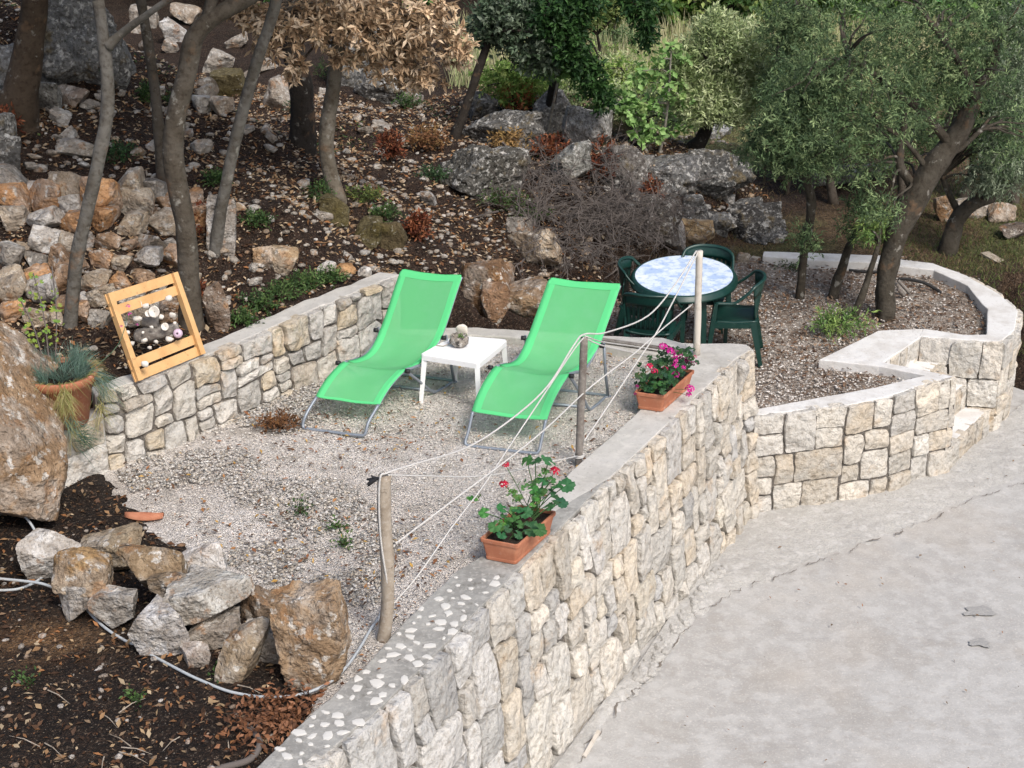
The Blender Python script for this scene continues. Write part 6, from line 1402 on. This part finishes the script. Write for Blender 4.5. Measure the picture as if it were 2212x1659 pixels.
# mid distance olive
b = T(1500, 322, t0=12); yb = b.y
simple_tree('olive_tree', 'pale silver-green olive standing beyond the ridge in the middle distance', b, H(1560, 180, yb), .12, DB, [blob(1560, 100, 70, 60, yb), blob(1500, 170, 70, 50, yb), blob(1590, 190, 70, 70, yb), blob(1540, 230, 90, 45, yb - .2), blob(1545, 60, 26, 24, yb), blob(1620, 130, 40, 60, yb), blob(1480, 140, 36, 40, yb)], 2300, 12, .22, .075, .020, OL, nb=40, up=.8, mids=[H(1520, 290, yb)])
# far woods
FW = [(.14, .28, .07), (.19, .35, .09), (.09, .19, .05), (.26, .41, .12)]  # far greens lightened in place of haze in the air
R = random.Random(12)
flabs = ['dense green tree in the far wood at the top, %s']
wh = ['left of the meadow', 'above the left of the straw meadow', 'above the middle of the straw meadow', 'above the right of the straw meadow', 'directly above the silver-green olive', 'just right of the silver-green olive', 'behind the thin dark olive stems', 'behind the left part of the olive crown', 'behind the middle of the olive crown', 'behind the right of the olive crown', 'at the top right corner']
for i in range(11):
    px = 1290 + i * 92 + R.uniform(-20, 20); yb = R.uniform(29.0, 30.4); b = H(px, 80, yb); b.z = Tz(b.x, yb); pal = [tuple(q * R.uniform(.7, 1.3) for q in c_) for c_ in FW]
    hx = R.uniform(1.3, 1.9); bl_ = [(b + Vector((R.uniform(-.8, .8), R.uniform(-.4, .4), .5 + R.uniform(0, 1.4))), (hx * R.uniform(.5, .9), .9, R.uniform(.7, 1.1)), 1) for _ in range(5)]
    simple_tree('far_tree', 'dense green tree in the far wood, %s' % wh[i], b, b + Vector((0, 0, 2)), .12, DB, bl_, 520, 9, .32, .15, .08, pal, nb=6, group='trees of the far wood')
bl_ = [(Vector((x_, y_, float(terrain(np.array([x_]), np.array([y_]))[0]) + R.uniform(.6, 2.6))), (1.7, 1.2, 1.2), 1) for x_, y_ in [(R.uniform(-10, 17), R.uniform(31, 38)) for _ in range(70)]]
o, Cc = foliage('wood_mass', bl_, 3600, 9, .4, .26, .14, FW, 'leaf', None); tag(o, 'unbroken mass of green woodland behind the front trees of the far wood', 'woodland', kind='stuff')
# main olive group on the right
OV = [(.12, .19, .08), (.17, .25, .11), (.08, .135, .06), (.28, .37, .17), (.05, .085, .038)]
OVB = [(.19, .31, .09), (.13, .23, .07), (.27, .38, .11)]
def olive(label, base_px, mids, tip, widths, blobs_, ncl, dyy=.3, pal=OV, extra=(), nb=60, name='olive_tree', col=(.062, .054, .042), base=None, up=.25):
    b = G(*base_px, ZG2 + .01) if base is None else base; yb = b.y; pts = [b - Vector((0, 0, .1)), b] + [H(p[0], p[1], yb + dyy * (i + 1) / (len(mids) + 1)) for i, p in enumerate(mids)] + [H(*tip, yb + dyy)]
    P_ = smooth_path(pts, 6); n = len(P_); D = 16.5; ws = [widths[0] * 1.15] + list(widths); RR = []
    for i in range(n):
        f_ = i / (n - 1) * (len(ws) - 1); k = min(int(f_), len(ws) - 2); RR.append((ws[k] + (ws[k + 1] - ws[k]) * (f_ - k)) * D / FPX / 2)
    root = thing(name, b, label, 'tree', 'olive trees'); mb = MB(); mb.tube(P_, RR, 14, col, wob=.28)
    for e in extra:
        q = smooth_path([H(x, y_, yb + dyy * .6) for x, y_, w_ in e], 5); r_ = [w_ * D / FPX / 2 for _, _, w_ in e]; m_ = len(q); mb.tube(q, [r_[min(i // 5, len(r_) - 2)] * (1 - (i % 5) / 5) + r_[min(i // 5 + 1, len(r_) - 1)] * (i % 5) / 5 for i in range(m_)], 9, col, wob=.2); P_ += q
    o, Cc = foliage('crown', [blob(*q_) for q_ in blobs_], int(ncl * 1.25), 12, .17, .054, .0125, pal, 'leaf', root, up=up, cvar=.32, outward=.4)
    st_ = []
    for e in Cc[:nb]:
        cand = [p for p in P_[len(P_) // 3:] if p.z < e[2] + .3] or P_; d = [(p - Vector(e)).length for p in cand]; st_.append(cand[int(np.argmin(d))])
    branch_tubes(mb, st_, Cc[:nb], .018, .004, col); mb.build('trunk', M['bark'], root, True); return root
ym = 15.35
olive('main olive tree, thick trunk leaning right with a hooked side limb, wide dark green crown', (1912, 684), [(1915, 600), (1940, 500), (1975, 430), (2030, 340), (2080, 270)], (2150, 120), [44, 42, 46, 56, 50, 40, 22],
 [(1950, 130, 120, 90, ym + .4), (2060, 170, 110, 80, ym + .3), (2000, 240, 60, 40, ym + .1, .2, .012), (1880, 230, 130, 90, ym - .2), (1800, 290, 110, 75, ym - .3), (1970, 300, 90, 60, ym + 1.5), (2120, 120, 110, 110, ym + .3), (2170, 280, 70, 90, ym + .6), (1950, 40, 200, 60, ym + .5), (2150, 40, 100, 60, ym + .4), (1720, 340, 80, 45, ym - .2), (1860, 370, 100, 36, ym), (1905, 455, 60, 40, ym - .5, .25), (1780, 150, 80, 70, ym), (1915, 30, 60, 40, ym - .3), (1700, 250, 70, 70, ym)], 1900,
 extra=[[(2050, 310, 20), (1990, 240, 17), (1900, 170, 13), (1830, 120, 9)], [(2010, 375, 13), (1950, 300, 10), (1880, 260, 7)], [(2110, 215, 18), (2070, 130, 15), (2010, 50, 11)], [(1985, 425, 24), (1960, 385, 22), (1943, 352, 20), (1950, 290, 17), (1955, 240, 12)], [(2040, 335, 15), (2075, 320, 12), (2120, 280, 9)]], nb=60)
olive('slim olive stem left of the main trunk with a leafy crown', (1727, 642), [(1735, 560), (1752, 450), (1742, 380), (1738, 330)], (1720, 240), [20, 19, 21, 20, 16, 12],
 [(1690, 300, 80, 60, 15.7), (1740, 200, 90, 80, 15.8), (1640, 330, 44, 30, 15.8), (1755, 310, 90, 60, 15.7), (1700, 365, 60, 24, 15.7, .2), (1740, 520, 34, 36, 15.7, .2, .02)], 950, dyy=.1, nb=40, extra=[[(1745, 385, 8), (1690, 385, 6), (1630, 398, 4)]])
olive('olive with a dark forked stem standing out against the silver-green olive', (1700, 430), [(1705, 350), (1712, 260)], (1690, 60), [14, 14, 18, 10],
 [(1690, 60, 50, 70, 18.2), (1740, 60, 60, 60, 18.2), (1710, 180, 60, 60, 18.2), (1670, 200, 36, 60, 18.2)], 720, base=T(1700, 420, t0=12), extra=[[(1712, 230, 12), (1686, 170, 11), (1682, 90, 10), (1705, 0, 8)]], dyy=.1, nb=24)
olive('short leaning olive shoot between the slim stem and the main trunk', (1800, 642), [(1815, 590), (1835, 530)], (1865, 470), [24, 22, 16, 8], [(1870, 450, 50, 30, 15.9, .2), (1840, 500, 30, 24, 15.9, .2)], 110, dyy=.1, nb=12)
olive('thin olive shoot with sparse leaves just left of the main trunk', (1846, 684), [(1865, 630), (1885, 570)], (1900, 520), [18, 16, 12, 8], [(1890, 500, 40, 36, 15.6, .2), (1830, 690, 60, 14, 15.0, .15), (1800, 700, 40, 12, 14.9, .15)], 150, dyy=.05, nb=10, pal=OVB)
olive('dark leaning olive trunks at the right edge with a drooping grey green crown', (2050, 545), [(2065, 480), (2100, 440), (2140, 425)], (2200, 400), [46, 40, 34, 30, 20], [(2170, 340, 60, 80, 17.2), (2200, 250, 60, 90, 17.2), (2180, 150, 60, 90, 17.4), (2130, 380, 50, 36, 17.3), (2195, 60, 50, 60, 17.4)], 1500, base=T(2045, 548, t0=12), dyy=.2, pal=[(.20, .25, .17), (.34, .40, .28), (.18, .24, .14)], nb=40, up=-.3, extra=[[(2078, 470, 18), (2050, 420, 14), (2035, 380, 12)]])
# second row of olives filling the grove behind
R = random.Random(5)
for i, (px, pyb, lab) in enumerate([(1690, 330, 'olive half hidden behind the slim stem, lower left of the crown mass'), (1800, 380, 'olive in the grove behind the main tree, middle'), (1950, 375, 'olive in the grove directly behind the main trunk'), (2080, 370, 'olive in the grove behind the right trunks'), (2190, 380, 'olive in the grove at the right edge')]):
    b = T(px, pyb + 60, t0=12); yb = b.y
    simple_tree('olive_tree', lab, b, H(px + 10, pyb - 90, yb), .07, (.10, .085, .07), [blob(px + R.uniform(-20, 20), pyb - 110, 80, 80, yb), blob(px - 40, pyb - 60, 60, 50, yb), blob(px + 40, pyb - 180, 70, 70, yb), blob(px, pyb - 250, 80, 60, yb)], 300, 11, .22, .085, .024, [(.16, .23, .09), (.21, .28, .12), (.11, .17, .07)], nb=20, group='olive trees')

# ------------------------------------------------------------------ shrubs, weeds, brush
RED = [(.15, .045, .025), (.20, .065, .03), (.09, .03, .018), (.25, .10, .05)]; ORG = [(.42, .17, .08), (.34, .12, .05), (.48, .22, .10)]
def shrub(px, py, wpx, hpx, pal, lab, n=90, ln=.05, wd=.02, t0=9, cat='shrub', name='dead_shrub', per=8, m='dryleaf', z=None, up=.5, group=None):
    b = T(px, py, t0=t0) if z is None else G(px, py, z); D = (b - Vector((0, 0, CZ))).length; a = wpx * D / FPX / 2; h = hpx * D / FPX
    root = thing(name, b, lab, cat, group); o, Cc = foliage('foliage', [(b + Vector((0, 0, h * .5)), (a * (1.25 if m == 'leaf' else 1), a * .8, h * .45), 1)], n, per, .10, ln, wd, pal, m, root, up=up, cvar=.3)
    mb = MB(); branch_tubes(mb, [b] * min(14, n), Cc[:14], .007, .002, (.1, .07, .05)); mb.build('stems', M['bark'], root); return root
for a in [(845, 350, 50, 70, RED, 'rust-red dead shrub right of the pale trunk on the slope'), (1190, 345, 80, 50, RED, 'rust-red dead shrub beneath the crest rocks'), (1300, 395, 90, 95, RED, 'large rust-red dead shrub above the dead brush'), (1405, 470, 46, 90, RED, 'rust-red dead shrub on the bank behind the table'), (905, 520, 44, 60, RED, 'dark red dead shrub in the middle of the slope by the mossy boulders'),
          (1120, 250, 76, 70, ORG, 'orange dead shrub on the crest'), (420, 640, 22, 20, RED, 'tiny red dead sprig by the dark curved trunk'), (440, 500, 40, 60, RED, 'rust-red dead leaves at the foot of the dark curved trunk'), (15, 300, 60, 60, RED, 'rust-red dead leaves at the far left edge'), (925, 330, 90, 60, [(.26, .16, .07), (.20, .10, .05)], 'brown dead shrub left of the long dark rock'), (1100, 330, 90, 50, [(.30, .19, .08), (.22, .15, .06)], 'yellow-brown shrub on the dark lichened rock'),
          (1240, 230, 60, 30, [(.45, .30, .24), (.5, .4, .34)], 'pinkish dry tuft on the crest rock')]:
    shrub(*a)
shrub(600, 925, 90, 26, [(.16, .08, .04), (.12, .06, .03), (.24, .12, .05)], 'low brown dead weed on the gravel in front of the left lounger', n=60, ln=.035, wd=.016, z=.01)
GN = [(.05, .105, .03), (.08, .15, .04), (.04, .08, .025), (.11, .18, .055)]
for a in [(520, 700, 50, 26, GN, 'green weed patch behind the terrace wall, lowest one'), (560, 672, 64, 30, GN, 'green weed patch behind the terrace wall, second from below'), (610, 645, 60, 30, GN, 'green weed patch behind the terrace wall, third from below'), (660, 622, 56, 26, GN, 'green weed patch behind the terrace wall, fourth from below'), (715, 612, 46, 24, GN, 'green weed patch behind the terrace wall, uppermost'),
          (790, 445, 60, 40, [(.16, .20, .05), (.10, .15, .04)], 'yellow-green weed right of the mossy stump-like stone'), (1085, 455, 110, 50, GN, 'green weed mass under the long dark ledge rock'), (1150, 480, 70, 30, GN, 'green creeper above the big cream block'), (830, 480, 50, 36, GN, 'green weed between the mossy boulders'),
          (690, 435, 44, 40, GN, 'dark green weed left of the pale trunk foot'), (940, 390, 60, 26, [(.05, .10, .04)], 'dark green creeper patch in the middle of the slope'), (470, 400, 40, 26, GN, 'green weed right of the dark curved trunk'), (320, 230, 40, 50, GN, 'dark green ivy beside the massive outcrop'), (250, 350, 60, 36, [(.04, .09, .03)], 'dark green ivy beside the slim grey trunk'), (555, 490, 50, 26, GN, 'green weed right of the leaning trunk foot'),
          (720, 180, 60, 60, GN, 'green ivy behind the pale trunk'), (880, 235, 60, 30, GN, 'green ivy on the slope below the tan leaves'), (640, 250, 30, 40, [(.04, .09, .04)], 'dark ivy at the dark oak trunk'), (380, 230, 30, 24, GN, 'small weed between the thin and the curved trunk'), (1700, 600, 60, 30, [(.06, .10, .04)], 'dark sprig behind the left olive stem')]:
    shrub(*a, m='leaf', cat='weed', name='weed', n=70, ln=.032, wd=.015, up=.6)
for (px, py, r_, lab) in [(650, 1108, 34, 'small green weed growing in the gravel near the middle of the terrace'), (728, 1140, 24, 'tiny dark green weed in the gravel right of the small green one'), (742, 1176, 26, 'flat dark green weed in the gravel, lowest of three'), (60, 1480, 34, 'green ivy leaves on the soil at the lower left edge'), (295, 1520, 30, 'green leaf sprig on the foreground soil'), (325, 1400, 24, 'small green sprig beside the squarish foreground rock'), (470, 1465, 20, 'green sprig at the lower middle of the soil')]:
    shrub(px, py, r_, r_ * .45, GN, lab, n=14, per=5, ln=.03, wd=.016, z=.02, m='leaf', cat='weed', name='weed')
# dead brush pile
b = T(1330, 470); root = thing('brush_pile', b, 'tangled heap of thin dark dead branches on the bank left of the table', 'brush'); mb = MB(); R = random.Random(8)
def brush(mb, a, d, L, r, lev):
    P_ = [a]; k = 5
    for i in range(k): d = (d + Vector((R.gauss(0, .22), R.gauss(0, .22), R.gauss(0, .14) - .04))).normalized(); P_.append(P_[-1] + d * L / k)
    mb.tube(P_, [r * (1 - .75 * i / k) for i in range(k + 1)], 4, caps=False)
    if lev > 0:
        for q in range(6 if lev > 1 else 5):
            p = P_[R.randint(1, k)]; brush(mb, p, (d + Vector((R.gauss(0, .7), R.gauss(0, .7), R.gauss(0, .5)))).normalized(), L * .55, r * .5, lev - 1)
for i in range(115):
    px, py = R.gauss(1285, 85), R.gauss(490, 50); p = T(px, py) + Vector((0, 0, R.uniform(.02, .25))); brush(mb, p, Vector((R.uniform(-1, 1), R.uniform(-1, .2), R.uniform(-.1, .5))).normalized(), R.uniform(.35, .75), .011, 2)
for (pa, pb) in [((1085, 330), (1250, 520)), ((1100, 380), (1330, 440)), ((1330, 430), (1200, 560)), ((1250, 360), (1370, 520))]:
    p = T(*pa) + Vector((0, 0, .12)); q = T(*pb) + Vector((0, 0, .2)); brush(mb, p, (q - p).normalized(), (q - p).length, .016, 2)
mb.build('branches', M['twig'], root)
# meadow grass and grove grass
n = 16000; x = npr.uniform(-1, 16, n); y = npr.uniform(25.0, 28.7, n); P_ = np.stack([x, y, terrain(x, y)], 1); k = (np.abs(x / y - .10) < .35); P_ = P_[k]; n = len(P_)
blades('meadow_grass', P_, unit(n) * .25 + np.array([0, 0, 1.0]), npr.uniform(.25, .6, n), .02, [(.56, .53, .32), (.62, .58, .38), (.46, .48, .25), (.36, .44, .20)], 'leaf', None, .15, label='tall straw-coloured grass of the clearing beyond the ridge', cat='grass', kind='stuff')
n = 22000; x = npr.uniform(1.5, 9, n); y = npr.uniform(16.8, 25, n); k = ~inpoly(x, y, LOWER) & (vnoise(x, y, .9, 5) + npr.uniform(-.8, .8, n) > -.1); x, y = x[k], y[k]; P_ = np.stack([x, y, terrain(x, y)], 1); n = len(P_)
gg = (x > 4.2) & (y < 21)
blades('grove_grass', P_, unit(n) * .6 + np.array([0, 0, 1.0]), npr.uniform(.05, .13, n), .007, [(.20, .14, .07), (.26, .19, .10), (.14, .09, .05), (.15, .15, .06)], 'leaf', None, .4, label='short dry reddish grass of the olive grove', cat='grass', kind='stuff')
n = 26000; x = npr.uniform(4.2, 9, n); y = npr.uniform(15.6, 20.5, n); k = ~inpoly(x, y, LOWER) & (terrain(x, y) > -1.3) & (x - 4.2 + npr.uniform(-.6, .6, n) + .6 * vnoise(x, y, 1, 2) > (y - 16.2) * .25); x, y = x[k], y[k]; P_ = np.stack([x, y, terrain(x, y)], 1); n = len(P_)
blades('green_grass', P_, unit(n) * .6 + np.array([0, 0, 1.0]), npr.uniform(.04, .11, n), .007, [(.10, .14, .04), (.14, .18, .05), (.08, .11, .035), (.20, .20, .08)], 'leaf', None, .4, label='short green grass outside the curved wall at the right', cat='grass', kind='stuff')
n = 12000; x = npr.uniform(-7, 2, n); y = npr.uniform(11, 21, n); s = (x - L0[0]) * -.777 + (y - L0[1]) * .63; k = (s > .2) & (np.abs(x / y) < .36) & (vnoise(x, y, .8, 15) > .25); x, y = x[k], y[k]; P_ = np.stack([x, y, terrain(x, y) + .01], 1); n = len(P_)
leaves('ground_cover', P_, unit(n) * np.array([1, 1, .4]), unit(n) * .5 + np.array([0, 0, 1]), npr.uniform(.03, .06, n), npr.uniform(.015, .03, n), [(.05, .10, .03), (.07, .13, .04), (.10, .15, .04), (.04, .07, .03)], 'leaf', label='patches of low green creepers on the wooded slope', cat='ground cover', kind='stuff')

# ------------------------------------------------------------------ look-alikes: say which one of a short row is meant
from collections import defaultdict
ORD = ['leftmost', 'second from left', 'third from left', 'fourth from left', 'fifth from left', 'sixth from left', 'seventh from left', 'eighth from left', 'ninth from left', 'tenth from left', 'eleventh from left', 'twelfth from left', 'thirteenth from left', 'fourteenth from left', 'fifteenth from left', 'sixteenth from left']
dd = defaultdict(list)
for o in C.objects:
    if o.parent is None and 'label' in o and not o.get('kind'): dd[o['label']].append(o)
for lab, L in dd.items():
    if len(L) < 2 or len(L) > len(ORD): continue
    L.sort(key=lambda o: o.location.x / max(.1, o.location.y) if o.location.length > .01 else o.data.vertices[0].co.x / o.data.vertices[0].co.y)
    for i, o in enumerate(L): o['label'] = '%s, %s' % (lab, ORD[i])
